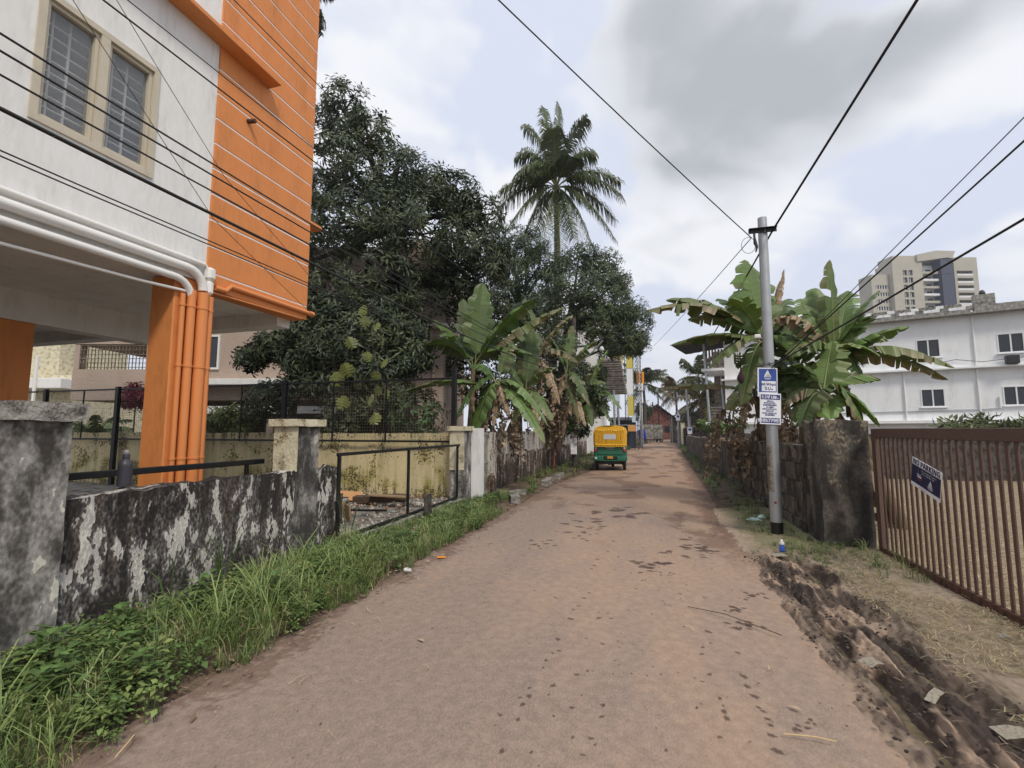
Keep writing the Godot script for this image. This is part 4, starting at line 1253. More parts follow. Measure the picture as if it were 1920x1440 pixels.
# one banana leaf from stem to tip: a pale rib, two halves of blade torn into strips that hang at their own angle.
# tear 0..1, brown 0..1 how far the edges have dried
func banana_leaf(p0: Vector3, p1: Vector3, arch: float, width: float, tear: float, brown: float, tone := 1.0, roll := 0.0) -> Geo:
	var g := Geo.new()
	var ctrl := p0.lerp(p1, 0.42) + Vector3(0, arch, 0)
	var n := 46
	width *= 1.38
	var pts := []
	var len := p0.distance_to(p1)
	var start := 0.16
	for k in n + 1:
		pts.append(bez(p0, ctrl, p1, float(k) / n))
	var green := GREEN_A.lerp(GREEN_B, rng.randf()) * tone * rf(0.85, 1.15)
	var rib := Color(0.20, 0.23, 0.09) * tone
	if brown > 0.85: rib = DRY_A
	g.col = rib
	var rr := []
	for k in n + 1:
		rr.append(lerpf(0.024, 0.004, pow(float(k) / n, 0.8)))
	g.tube(pts, rr, 5)
	for side in [-1.0, 1.0]:
		var k := int(start * n)
		var base_fold := rf(0.05, 0.4)
		while k < n:
			var run := n - k if tear < 0.03 else mini(n - k, 1 + int(rng.randf() * lerpf(14.0, 3.2, tear)))
			var droop := base_fold + rf(-0.12, 0.2) + tear * rf(0.0, 0.9) + brown * rf(0.1, 0.9)
			var shade := rf(0.82, 1.18)
			var dried := clampf(brown * 1.5 + rf(-0.7, 0.35), 0.0, 1.0)
			var skip := rng.randf() < tear * 0.10
			var gap := 0.10 if tear > 0.03 else 0.0
			if not skip:
				for e in run:
					var s0 := float(k + e) / n; var s1 := float(k + e + 1) / n
					var A := []
					for ss in [[s0, 0], [s1, 1]]:
						var s: float = ss[0]
						var f := clampf((s - start) / (1.0 - start), 0.0, 1.0)
						var wd := width * 0.5 * pow(maxf(sin(PI * pow(f, 0.62)), 0.0), 0.55) * (1.0 + 0.12 * sin(s * 37.0 + side)) * (1.0 - 0.25 * dried)
						if f >= 0.999: wd = 0.004
						var q := bez(p0, ctrl, p1, s)
						var d := (bez(p0, ctrl, p1, minf(s + 0.02, 1.0)) - bez(p0, ctrl, p1, s - 0.02)).normalized()
						var r := d.cross(Vector3.UP)
						if r.length() < 0.25: r = d.cross(Vector3(0.5, 0.2, 0.84))
						r = r.normalized().rotated(d, roll)
						var u := r.cross(d)
						var lean := d * wd * 0.28
						var split := Vector3.ZERO
						if e == 0 and ss[1] == 0: split = d * len / n * gap * 3.0
						if e == run - 1 and ss[1] == 1: split = -d * len / n * gap * 3.0
						var ri: Vector3 = r * side
						var m1: Vector3 = q + (ri * cos(0.38 - droop * 0.4) + u * sin(0.38 - droop * 0.4)) * wd * 0.5 + lean * 0.5
						var out_a := -droop * 1.25 + 0.1
						var m2: Vector3 = m1 + (ri * cos(out_a) + u * sin(out_a) - Vector3.UP * droop * 0.35) * wd * 0.5 + lean * 0.5 + split
						A.append([q, m1, m2])
					var band := shade * (1.0 + 0.10 * sin((k + e) * 2.4) + rf(-0.06, 0.06))
					var ci := green * band * 1.1; var cm := (green * band).lerp(DRY_A, dried * 0.55); var co := (green * band * 1.04).lerp(DRY_A.lerp(DRY_B, rng.randf()), dried)
					var tipness := clampf((s0 - 0.75) * 4.0, 0.0, 1.0) * brown
					ci = ci.lerp(DRY_A, maxf(dried * 0.3 * brown, tipness * 0.8)); cm = cm.lerp(DRY_A, tipness)
					if brown > 0.85:
						ci = DRY_A.lerp(DRY_B, rng.randf()); cm = ci; co = DRY_A.lerp(DRY_B, rng.randf())
					var a: Array = A[0]; var b: Array = A[1]
					if side > 0.0:
						g.quad_col(a[0], a[1], b[1], b[0], ci, cm, cm, ci); g.quad_col(a[1], a[2], b[2], b[1], cm, co, co, cm)
					else:
						g.quad_col(b[0], b[1], a[1], a[0], ci, cm, cm, ci); g.quad_col(b[1], b[2], a[2], a[1], cm, co, co, cm)
			k += run
	return g

# a dead leaf hanging down a stem: crumpled brown strips
func hanging_leaf(p0: Vector3, length: float, dir: Vector3) -> Geo:
	var g := Geo.new()
	var pts := []
	var rr := []
	for k in 9:
		var s := k / 8.0
		pts.append(p0 + dir * (sin(s * 1.8) * 0.28) + Vector3(0, -length * s * s * 0.75 - length * 0.25 * s, 0) + Vector3(0, 0.10 * sin(s * 3.1), 0))
		rr.append(0.018 * (1.0 - s * 0.7))
	g.col = DRY_A * rf(0.7, 1.1)
	g.tube(pts, rr, 5)
	for k in 26:
		var s := rf(0.1, 1.0)
		var q: Vector3 = pts[clampi(int(s * 8.0), 0, 7)].lerp(pts[clampi(int(s * 8.0) + 1, 0, 8)], s * 8.0 - floorf(s * 8.0))
		var o := Vector3(rf(-1, 1), rf(-0.6, 0.1), rf(-1, 1)).normalized()
		var wv := Vector3(rf(-1, 1), rf(-0.4, 0.4), rf(-1, 1)).normalized() * rf(0.02, 0.06)
		var l := rf(0.08, 0.26) * length * 0.55
		var c := DRY_A.lerp(DRY_B, rng.randf()) * rf(0.6, 1.1)
		var e := q + o * l * 0.5; var f := e + Vector3(o.x * 0.15, -0.5, o.z * 0.15) * l
		g.quad_col(q - wv, q + wv, e + wv * 1.3, e - wv * 1.3, c, c, c, c)
		g.quad_col(e - wv * 1.3, e + wv * 1.3, f + wv * 0.5, f - wv * 0.5, c, c, c * 0.9, c * 0.9)
	return g

func banana_stem(p0: Vector3, p1: Vector3, r: float, dry := 0.5) -> Geo:
	var g := Geo.new()
	g.col = Color(0.10, 0.10, 0.04).lerp(DRY_A, dry)
	var pts := []
	var rr := []
	for k in 9:
		var s := k / 8.0
		pts.append(p0.lerp(p1, s) + Vector3(sin(s * 4.0) * 0.02, 0, cos(s * 3.0) * 0.02))
		rr.append(r * lerpf(1.0, 0.5, s) * rf(0.94, 1.06))
	g.tube(pts, rr, 10)
	for k in 22:      # loose dry sheaths round the stem
		var s := rf(0.05, 0.9); var a := rf(0, TAU)
		var q := p0.lerp(p1, s) + Vector3(cos(a), 0, sin(a)) * r * lerpf(1.02, 0.55, s)
		var tn := Vector3(-sin(a), 0, cos(a)) * rf(0.02, 0.06)
		var c := DRY_A.lerp(DRY_B, rng.randf()) * rf(0.5, 1.0)
		var l := rf(0.2, 0.5)
		var o := Vector3(cos(a), 0, sin(a)) * rf(0.01, 0.08)
		g.quad_col(q - tn, q + tn, q + tn * 0.7 - Vector3(0, l, 0) + o, q - tn * 0.7 - Vector3(0, l, 0) + o, c, c, c * 0.8, c * 0.8)
	return g

# leaves: [tip, arch, width, tear, brown] from the crown point
func banana_plant(label: String, group: String, foot: Vector3, crown: Vector3, leaves: Array, hanging: int, r := 0.11, tone := 1.0) -> Node3D:
	var t := thing("banana_plant", label, "banana plant", foot, group)
	part(t, "stem", banana_stem(Vector3.ZERO, crown - foot, r), mats.dry_leaf)
	for l in leaves:
		var p0: Vector3 = crown - foot + Vector3(rf(-0.03, 0.03), rf(-0.15, 0.05), rf(-0.03, 0.03))
		if l.size() > 6: p0 = l[6] - foot
		var o := part(t, "leaf", banana_leaf(p0, l[0] - foot, l[1], l[2], l[3], l[4], (l[5] if l.size() > 5 else 1.0) * tone, rf(-0.25, 0.25)), mats.dry_leaf if l[4] > 0.85 else mats.banana_leaf)
		if l[4] > 0.85: o.set_meta("label", "dried brown leaf")
	for k in hanging:
		var a := rf(0, TAU)
		var s := rf(0.55, 0.98)
		part(t, "dead_leaf", hanging_leaf((crown - foot) * s + Vector3(cos(a), 0, sin(a)) * r * 0.7, rf(0.7, 1.3) * minf(1.0, (crown.y - foot.y) * s), Vector3(cos(a), 0, sin(a))), mats.dry_leaf)
	return t

func left_bananas() -> void:
	var gp := "banana plants behind the long wall"
	# the tall one with the broad upright leaf
	banana_plant("banana plant with one broad upright leaf against the mango tree", gp, Vector3(-5.0, 0.0, -12.6), Vector3(-4.805, 3.378, -12.600), [
		[Vector3(-4.619, 5.920, -12.800), 0.1, 0.72, 0.12, 0.0, 0.8], [Vector3(-5.399, 5.609, -13.200), 0.15, 0.55, 0.1, 0.0, 0.7],
		[Vector3(-2.921, 5.199, -12.400), 0.55, 0.6, 0.5, 0.1, 1.35], [Vector3(-6.073, 3.955, -12.000), 0.75, 0.75, 0.15, 0.0, 1.1],
		[Vector3(-2.906, 3.586, -12.000), 0.65, 0.65, 0.2, 0.15, 1.0], [Vector3(-2.147, 4.969, -12.600), 0.55, 0.65, 0.75, 0.55, 1.2],
		[Vector3(-6.333, 5.007, -13.200), 0.35, 0.6, 0.35, 0.0, 0.9]], 6, 0.13)
	banana_plant("banana plant with drooping leaves hanging over the corner of the long wall", gp, Vector3(-4.75, 0.0, -11.6), Vector3(-3.667, 2.804, -11.400), [
		[Vector3(-4.679, 1.699, -10.900), 0.95, 0.7, 0.1, 0.0, 1.15], [Vector3(-4.222, 1.372, -11.000), 0.75, 0.75, 0.25, 0.05, 1.3],
		[Vector3(-2.346, 1.302, -10.800), 0.65, 0.42, 0.45, 0.15, 1.35], [Vector3(-2.331, 1.696, -11.100), 0.75, 0.40, 0.4, 0.2, 1.3],
		[Vector3(-6.297, 2.632, -11.400), 0.45, 0.6, 0.25, 0.0, 0.9], [Vector3(-4.387, 3.186, -11.200), 0.5, 0.55, 0.2, 0.0, 1.2],
		[Vector3(-3.232, 2.101, -11.500), 0.5, 0.5, 0.3, 0.1, 1.0], [Vector3(-3.431, 3.932, -11.800), 0.4, 0.5, 0.6, 0.3, 0.9], [Vector3(-3.266, 1.953, -11.000), 0.3, 0.4, 0.7, 0.95, 1.0], [Vector3(-3.705, 1.698, -11.100), 0.2, 0.35, 0.8, 0.95]], 7, 0.12)
	banana_plant("banana plant with torn yellowing leaves beside the drooping one", gp, Vector3(-4.9, 0.0, -14.3), Vector3(-3.292, 3.871, -14.300), [
		[Vector3(-2.191, 5.151, -14.300), 0.5, 0.55, 0.8, 0.6, 1.2], [Vector3(-2.004, 3.611, -14.000), 0.6, 0.5, 0.8, 0.75, 1.0],
		[Vector3(-4.487, 5.179, -14.500), 0.5, 0.55, 0.5, 0.2, 1.0], [Vector3(-2.579, 2.349, -14.000), 0.6, 0.5, 0.75, 0.9, 1.0],
		[Vector3(-3.794, 5.862, -14.600), 0.3, 0.5, 0.5, 0.1, 1.0], [Vector3(-2.798, 4.707, -14.400), 0.35, 0.4, 0.7, 0.9], [Vector3(-4.242, 2.373, -14.000), 0.5, 0.5, 0.4, 0.3, 0.8]], 10, 0.12, 0.85)
	banana_plant("small banana plant half hidden by dry leaves near the utility pole", gp, Vector3(-4.7, 0.0, -16.6), Vector3(-2.817, 3.616, -16.600), [
		[Vector3(-1.691, 4.672, -16.400), 0.5, 0.5, 0.4, 0.2, 1.2], [Vector3(-1.977, 2.449, -16.200), 0.6, 0.45, 0.6, 0.4, 0.9],
		[Vector3(-3.423, 4.994, -16.600), 0.4, 0.5, 0.5, 0.3, 1.0], [Vector3(-3.210, 2.477, -16.400), 0.5, 0.5, 0.7, 0.95, 1.0],
		[Vector3(-2.579, 5.376, -16.800), 0.3, 0.5, 0.7, 0.5, 1.1], [Vector3(-2.346, 1.909, -16.200), 0.4, 0.4, 0.7, 0.6, 0.8]], 12, 0.12)
	banana_plant("banana plant reaching over the parked auto rickshaw", gp, Vector3(-4.4, 0.0, -19.6), Vector3(-2.509, 3.269, -19.400), [
		[Vector3(-1.053, 2.403, -18.900), 0.75, 0.45, 0.3, 0.05, 1.35], [Vector3(-1.577, 4.878, -19.400), 0.3, 0.4, 0.4, 0.1, 1.5],
		[Vector3(-3.342, 3.510, -19.400), 0.5, 0.5, 0.4, 0.2, 1.0], [Vector3(-1.675, 3.428, -19.000), 0.5, 0.45, 0.4, 0.1, 1.0],
		[Vector3(-2.203, 1.745, -18.800), 0.5, 0.5, 0.4, 0.2, 0.9], [Vector3(-1.413, 1.746, -19.200), 0.6, 0.4, 0.4, 0.1, 0.9]], 5, 0.12)

	banana_plant("young banana plant between the drooping one and the yellowing one", gp, Vector3(-4.6, 0.0, -13.0), Vector3(-3.386, 2.690, -13.000), [
		[Vector3(-2.422, 3.316, -12.800), 0.5, 0.5, 0.35, 0.2, 1.1], [Vector3(-4.166, 3.905, -13.200), 0.4, 0.55, 0.3, 0.1, 1.0], [Vector3(-2.543, 1.849, -12.600), 0.5, 0.45, 0.4, 0.3, 1.1],
		[Vector3(-3.664, 1.708, -12.600), 0.5, 0.5, 0.5, 0.6, 0.9], [Vector3(-3.193, 4.486, -13.200), 0.2, 0.55, 0.4, 0.2, 1.0], [Vector3(-2.865, 1.705, -12.400), 0.4, 0.4, 0.6, 0.95]], 12, 0.11)
	banana_plant("withered banana plant hung with brown leaves beside the concrete pole", gp, Vector3(-4.5, 0.0, -17.8), Vector3(-2.828, 2.842, -17.800), [
		[Vector3(-2.031, 3.705, -17.600), 0.5, 0.45, 0.6, 0.5, 1.0], [Vector3(-3.474, 3.776, -17.800), 0.4, 0.45, 0.6, 0.6, 1.0], [Vector3(-3.070, 4.600, -17.900), 0.2, 0.45, 0.6, 0.4, 1.0],
		[Vector3(-2.270, 1.736, -17.400), 0.5, 0.45, 0.7, 0.95], [Vector3(-3.117, 1.346, -17.400), 0.45, 0.45, 0.7, 0.95]], 14, 0.12)

func right_bananas() -> void:
	var gp := "banana plants behind the dark wall"
	banana_plant("banana plant with a tall upright leaf and long leaves arching over the lane", gp, Vector3(1.95 + 0.7, 0.0, -10.6), Vector3(2.219, 3.382, -10.400), [
		[Vector3(1.961, 5.126, -10.500), -0.05, 0.72, 0.35, 0.05, 1.2], [Vector3(2.192, 5.032, -10.900), 0.05, 0.6, 0.25, 0.0, 1.0],
		[Vector3(-0.018, 4.050, -9.900), 0.75, 0.62, 0.75, 0.6, 1.15], [Vector3(0.386, 4.417, -10.600), 0.62, 0.65, 0.4, 0.15, 1.2],
		[Vector3(0.417, 3.352, -10.200), 0.35, 0.42, 0.45, 0.25, 1.1], [Vector3(2.895, 4.040, -10.400), 0.2, 0.6, 0.2, 0.0, 0.9],
		[Vector3(1.477, 4.475, -11.000), 0.35, 0.5, 0.2, 0.0, 1.0], [Vector3(2.805, 5.006, -11.000), 0.0, 0.3, 0.8, 0.95],
		[Vector3(0.988, 3.628, -11.400), 0.35, 0.55, 0.5, 0.3, 0.9], [Vector3(1.585, 4.197, -10.000), 0.3, 0.5, 0.4, 0.1, 1.2], [Vector3(1.166, 2.858, -10.200), 0.5, 0.5, 0.5, 0.3, 0.9],
		[Vector3(1.688, 2.090, -10.000), 0.55, 0.5, 0.5, 0.3, 0.85], [Vector3(2.789, 3.178, -10.000), 0.4, 0.55, 0.35, 0.1, 1.1], [Vector3(2.926, 4.415, -11.200), 0.15, 0.5, 0.3, 0.0, 1.0], [Vector3(0.859, 4.041, -11.000), 0.45, 0.6, 0.45, 0.2, 1.0]], 4, 0.13, 1.05)
	banana_plant("leaning banana plant with a low leaf stretched flat over the dark wall", gp, Vector3(2.5, 0.0, -11.6), Vector3(2.214, 2.435, -11.300), [
		[Vector3(0.170, 2.591, -11.600), 0.28, 0.34, 0.6, 0.55, 1.2], [Vector3(1.505, 2.034, -10.600), 0.42, 0.5, 0.5, 0.5, 1.25],
		[Vector3(3.278, 3.471, -11.200), 0.35, 0.55, 0.3, 0.0, 1.0], [Vector3(2.873, 2.716, -10.400), 0.25, 0.42, 0.05, 0.0, 1.35],
		[Vector3(2.751, 1.952, -10.800), 0.35, 0.5, 0.3, 0.2, 0.9], [Vector3(1.809, 1.796, -10.800), 0.5, 0.45, 0.6, 0.95], [Vector3(2.583, 4.063, -11.600), 0.1, 0.5, 0.3, 0.1, 0.9]], 6, 0.12, 1.05)
	banana_plant("banana plant with long ragged leaves stretching across the white building", gp, Vector3(4.0, 0.0, -10.0), Vector3(3.210, 2.948, -9.800), [
		[Vector3(3.294, 4.778, -9.900), 0.15, 0.42, 0.7, 0.25, 1.0], [Vector3(3.161, 4.366, -10.300), 0.1, 0.65, 0.2, 0.0, 1.0],
		[Vector3(3.990, 4.100, -9.800), 0.1, 0.62, 0.1, 0.0, 1.35], [Vector3(4.274, 3.369, -9.500), 0.2, 0.42, 0.3, 0.05, 1.15],
		[Vector3(4.742, 2.615, -9.300), 0.65, 0.50, 0.45, 0.5, 1.2], [Vector3(4.743, 2.444, -9.500), 0.55, 0.42, 0.55, 0.6, 1.1],
		[Vector3(3.691, 2.837, -9.200), 0.35, 0.5, 0.15, 0.25, 1.4], [Vector3(2.249, 3.657, -9.700), 0.65, 0.5, 0.85, 0.95],
		[Vector3(3.734, 3.774, -10.200), 0.2, 0.6, 0.2, 0.0, 0.9], [Vector3(2.783, 3.673, -10.400), 0.35, 0.6, 0.3, 0.1, 0.85],
		[Vector3(3.971, 3.612, -10.000), 0.35, 0.5, 0.4, 0.0, 1.0], [Vector3(2.848, 4.151, -10.200), 0.25, 0.6, 0.35, 0.1, 1.0], [Vector3(3.729, 4.294, -10.400), 0.1, 0.55, 0.3, 0.0, 1.1], [Vector3(4.234, 3.258, -10.300), 0.4, 0.5, 0.5, 0.1, 0.95],
		[Vector3(2.412, 2.937, -9.500), 0.5, 0.55, 0.4, 0.2, 1.0], [Vector3(3.510, 2.397, -9.400), 0.5, 0.5, 0.4, 0.2, 0.95]], 3, 0.12, 1.05)
	banana_plant("short banana plant with broad low leaves beside the gate pillar", gp, Vector3(3.9, 0.0, -9.3), Vector3(2.814, 2.253, -9.100), [
		[Vector3(3.272, 1.756, -8.900), 0.55, 0.75, 0.12, 0.1, 1.1], [Vector3(3.628, 2.430, -9.300), 0.35, 0.62, 0.12, 0.05, 1.25],
		[Vector3(2.347, 1.672, -8.800), 0.55, 0.6, 0.2, 0.1, 0.9], [Vector3(2.716, 1.787, -8.600), 0.25, 0.40, 0.02, 0.0, 1.5],
		[Vector3(3.499, 1.671, -8.900), 0.42, 0.35, 0.05, 0.0, 1.5], [Vector3(2.450, 2.698, -9.300), 0.35, 0.55, 0.25, 0.1, 0.9],
		[Vector3(2.227, 2.043, -9.200), 0.4, 0.55, 0.4, 0.5, 0.9], [Vector3(3.143, 3.189, -9.600), 0.1, 0.55, 0.2, 0.0, 1.0]], 3, 0.11, 1.05)
	banana_plant("broad-leaved banana plant standing between the two tall ones", gp, Vector3(3.2, 0.0, -11.2), Vector3(2.898, 2.895, -11.000), [
		[Vector3(2.818, 4.307, -11.200), 0.1, 0.7, 0.25, 0.0, 1.1], [Vector3(3.442, 3.984, -11.000), 0.2, 0.65, 0.3, 0.05, 1.0], [Vector3(3.714, 3.268, -10.800), 0.4, 0.6, 0.35, 0.1, 0.95], [Vector3(2.029, 3.732, -11.000), 0.4, 0.6, 0.3, 0.05, 1.05],
		[Vector3(1.800, 2.798, -10.800), 0.5, 0.6, 0.35, 0.15, 0.95], [Vector3(3.680, 2.297, -10.600), 0.5, 0.6, 0.3, 0.1, 0.95], [Vector3(3.051, 1.783, -10.400), 0.45, 0.6, 0.3, 0.1, 0.9], [Vector3(2.264, 1.790, -10.600), 0.5, 0.6, 0.4, 0.3, 0.85],
		[Vector3(2.768, 2.089, -10.300), 0.35, 0.55, 0.3, 0.1, 1.0], [Vector3(2.498, 4.557, -11.600), 0.2, 0.6, 0.3, 0.0, 1.0]], 3, 0.12, 1.05)
	# a bunch of green fruit with its purple bud
	var t := thing("banana_bunch", "green banana bunch with a dark purple bud hanging among the leaves", "fruit bunch", Vector3(1.709, 3.043, -10.000))
	var g := Geo.new()
	g.col = Color(0.06, 0.09, 0.025)
	for k in 26:
		var a := TAU * k / 7.0; var y := -0.05 * (k / 7)
		g.tube([Vector3(cos(a) * 0.03, y, sin(a) * 0.03), Vector3(cos(a) * 0.10, y + 0.01, sin(a) * 0.10), Vector3(cos(a) * 0.12, y + 0.07, sin(a) * 0.12)], [0.012, 0.017, 0.006], 6)
	part(t, "fruit", g, mats.banana_leaf)
	g = Geo.new()
	g.col = Color(0.05, 0.02, 0.035)
	g.lathe(Vector3(0, -0.55, 0), [[0.0, 0.0], [0.035, 0.04], [0.06, 0.11], [0.045, 0.18], [0.015, 0.22], [0.012, 0.40], [0.012, 0.62]], 12)
	part(t, "bud", g, mats.dry_leaf)
	# dry leaves slumped over the wall
	var spots := [[Vector3(1.814, 1.259, -12.200), 1.1, "clump of withered leaves hanging down the middle of the block wall"], [Vector3(1.868, 1.028, -13.200), 1.0, "withered leaves hanging where the block wall meets the old wall"], [Vector3(1.854, 1.693, -11.900), 1.2, "withered leaves bunched at the foot of the leaning banana plant"]]
	for q in spots:
		g = Geo.new()
		for k in 5:
			var a := rf(0, TAU)
			var h := hanging_leaf(Vector3(cos(a) * 0.15, 0.4, sin(a) * 0.15), q[1], Vector3(cos(a) - 0.4, 0, sin(a)))
			var s := g.v.size()
			g.v.append_array(h.v); g.n.append_array(h.n); g.c.append_array(h.c); g.t.append_array(h.t)
			for e in h.ix: g.ix.append(e + s)
		solo("dead_leaf_clump", g, mats.dry_leaf, q[2], "dead leaves", q[0], "withered leaves on the dark wall")


# ------------------------------------------------------------------ trees
# a spray of pointed leaves round a twig end; y looks outwards
func spray(count: int, length: float, wide: float, c: Color, droop: float, spread := 1.0) -> ArrayMesh:
	var g := Geo.new()
	for k in count:
		var a := rf(0, TAU)
		var up := rf(-0.25, 0.9)
		var d := Vector3(cos(a) * spread, up, sin(a) * spread).normalized()
		var l := length * rf(0.7, 1.2); var w := wide * rf(0.75, 1.2) * 0.5
		var p := Vector3(cos(a), up, sin(a)) * rf(0.0, 0.35) * length + Vector3(rf(-1, 1), rf(-1.3, 0.6), rf(-1, 1)) * length * 0.55
		var m := p + d * l * 0.5; var e := p + d * l + Vector3(0, -droop * l, 0)
		m.y -= droop * l * 0.25
		var s := d.cross(Vector3(rf(-0.3, 0.3), 1, rf(-0.3, 0.3))).normalized() * w
		var f := Vector3(0, -w * 0.5, 0)
		var q := jit(c, 0.3)
		g.col = q
		g.tri(p, m + s, m + f); g.tri(p, m + f, m - s)
		g.tri(m + s, e, m + f); g.tri(m + f, e, m - s)
	return g.mesh()

# tree: blobs are [centre, radius, sprays]; the crown is many leaf sprays round the blobs
func tree(called: String, label: String, foot: Vector3, trunk: Array, trunk_r: float, blobs: Array, kinds: Array, group := "", squash := 0.85) -> Node3D:
	var t := thing(called, label, "tree", foot, group)
	var g := Geo.new()
	var pts := []
	var rr := []
	for k in trunk.size():
		pts.append(trunk[k] - foot); rr.append(trunk_r * lerpf(1.0, 0.45, float(k) / maxi(trunk.size() - 1, 1)))
	g.tube(pts, rr, 10)
	part(t, "trunk", g, mats.bark)
	var st := SurfaceTool.new()
	st.begin(Mesh.PRIMITIVE_TRIANGLES)
	var twigs := Geo.new()
	for b in blobs:
		var c: Vector3 = b[0] - foot
		var r: float = b[1]
		# limb from the nearest trunk point
		var from: Vector3 = pts[pts.size() - 1]
		for p in pts:
			if p.distance_to(c) + absf(p.y - c.y) * 0.3 < from.distance_to(c) + absf(from.y - c.y) * 0.3 and p.y < c.y + 0.3: from = p
		twigs.tube([from, from.lerp(c, 0.5) + Vector3(rf(-0.2, 0.2), rf(-0.1, 0.3), rf(-0.2, 0.2)), c], [trunk_r * 0.42, trunk_r * 0.28, trunk_r * 0.14], 6)
		for k in b[2]:
			var d := Vector3(rf(-1, 1), rf(-0.8, 1), rf(-1, 1))
			while d.length() > 1.0 or d.length() < 0.1: d = Vector3(rf(-1, 1), rf(-0.8, 1), rf(-1, 1))
			d = d.normalized()
			var q := c + d * Vector3(1, squash, 1) * r * (0.45 + 0.58 * sqrt(rng.randf()))
			var o := (d + Vector3(0, 0.25, 0)).normalized()
			if k % 9 == 0:
				twigs.tube([c, c.lerp(q, 0.6) + Vector3(0, 0.05, 0), q], [trunk_r * 0.09, trunk_r * 0.06, 0.006], 4, false)
			st.append_from(kinds[rng.randi() % kinds.size()], 0, Transform3D(rot_to(o, rf(0, TAU)).scaled(Vector3.ONE * rf(0.8, 1.25)), q))
	part(t, "limbs", twigs, mats.bark)
	part(t, "crown", st.commit(), mats.leaf).set_meta("kind", "stuff")
	return t

func palm_frond(p0: Vector3, p1: Vector3, arch: float, leaflet: float, pairs: int, c: Color, thick := 1.0) -> Geo:
	var g := Geo.new()
	var ctrl := p0.lerp(p1, 0.45) + Vector3(0, arch, 0)
	var pts := []
	var rr := []
	for k in 11:
		pts.append(bez(p0, ctrl, p1, k / 10.0)); rr.append(lerpf(0.045, 0.008, k / 10.0))
	g.col = Color(0.20, 0.20, 0.08)
	g.tube(pts, rr, 5)
	for k in pairs:
		var s := lerpf(0.16, 0.995, (k + rf(0.0, 0.6)) / pairs)
		var q := bez(p0, ctrl, p1, s)
		var d := (bez(p0, ctrl, p1, minf(s + 0.02, 1.0)) - bez(p0, ctrl, p1, s - 0.02)).normalized()
		var r := d.cross(Vector3.UP)
		if r.length() < 0.15: r = d.cross(Vector3(1, 0, 0.2))
		r = r.normalized()
		var l := leaflet * sqrt(maxf(sin(PI * lerpf(0.12, 0.93, s)), 0.05)) * rf(0.85, 1.12)
		for side in [-1.0, 1.0]:
			if rng.randf() < 0.05: continue
			var o: Vector3 = (r * side * 0.85 + d * rf(0.35, 0.7) + Vector3(0, rf(-0.55, 0.0), 0)).normalized()
			var m: Vector3 = q + o * l * 0.5
			var e: Vector3 = m + (o + Vector3(rf(-0.15, 0.15), -rf(0.9, 2.2), rf(-0.15, 0.15))).normalized() * l * 0.55
			var w := (d * 0.030 + Vector3(0, 0.012, 0)) * thick
			g.col = jit(c, 0.28)
			g.quad(q - w, q + w, m + w * 0.8, m - w * 0.8)
			g.tri(m - w * 0.8, m + w * 0.8, e)
	return g

func coconut_palm(label: String, foot: Vector3, crown: Vector3, tips: Array, leaflet: float, pairs: int, r: float, c := Color(0.065, 0.085, 0.028), group := "", nuts := 0, thick := 1.0) -> Node3D:
	var t := thing("coconut_palm", label, "palm tree", foot, group)
	var g := Geo.new()
	var pts := []
	var rr := []
	for k in 26:
		var s := k / 25.0
		pts.append((crown - foot) * s + Vector3(sin(s * PI) * (crown.y - foot.y) * 0.02, 0, 0)); rr.append(r * (1.0 - 0.4 * s) * (1.05 if k % 2 == 0 else 0.97) * (1.35 if k == 0 else 1.0))
	g.tube(pts, rr, 10)
	part(t, "trunk", g, mats.palm_bark)
	for q in tips:
		part(t, "frond", palm_frond(crown - foot, q[0] - foot, q[1], leaflet, pairs, c * (q[2] if q.size() > 2 else 1.0), thick), mats.frond)
	for k in nuts:
		g = Geo.new()
		g.col = Color(0.09, 0.08, 0.025)
		g.lathe(crown - foot + Vector3(cos(k * 1.3) * 0.3, -0.35 - 0.08 * (k % 3), sin(k * 1.3) * 0.3), [[0.0, -0.13], [0.08, -0.10], [0.11, 0.0], [0.085, 0.09], [0.0, 0.13]], 8)
		part(t, "coconut", g, mats.dry_leaf)
	return t

func ring_tips(crown: Vector3, len: float, count: int, low: float, high: float, spin := 0.0) -> Array:
	var out := []
	for k in count:
		var a := TAU * k / count + spin + rf(-0.2, 0.2)
		var e := lerpf(low, high, rng.randf())
		out.append([crown + Vector3(cos(a) * cos(e), sin(e), sin(a) * cos(e)) * len * rf(0.85, 1.1), len * rf(0.18, 0.34), rf(0.8, 1.25)])
	return out

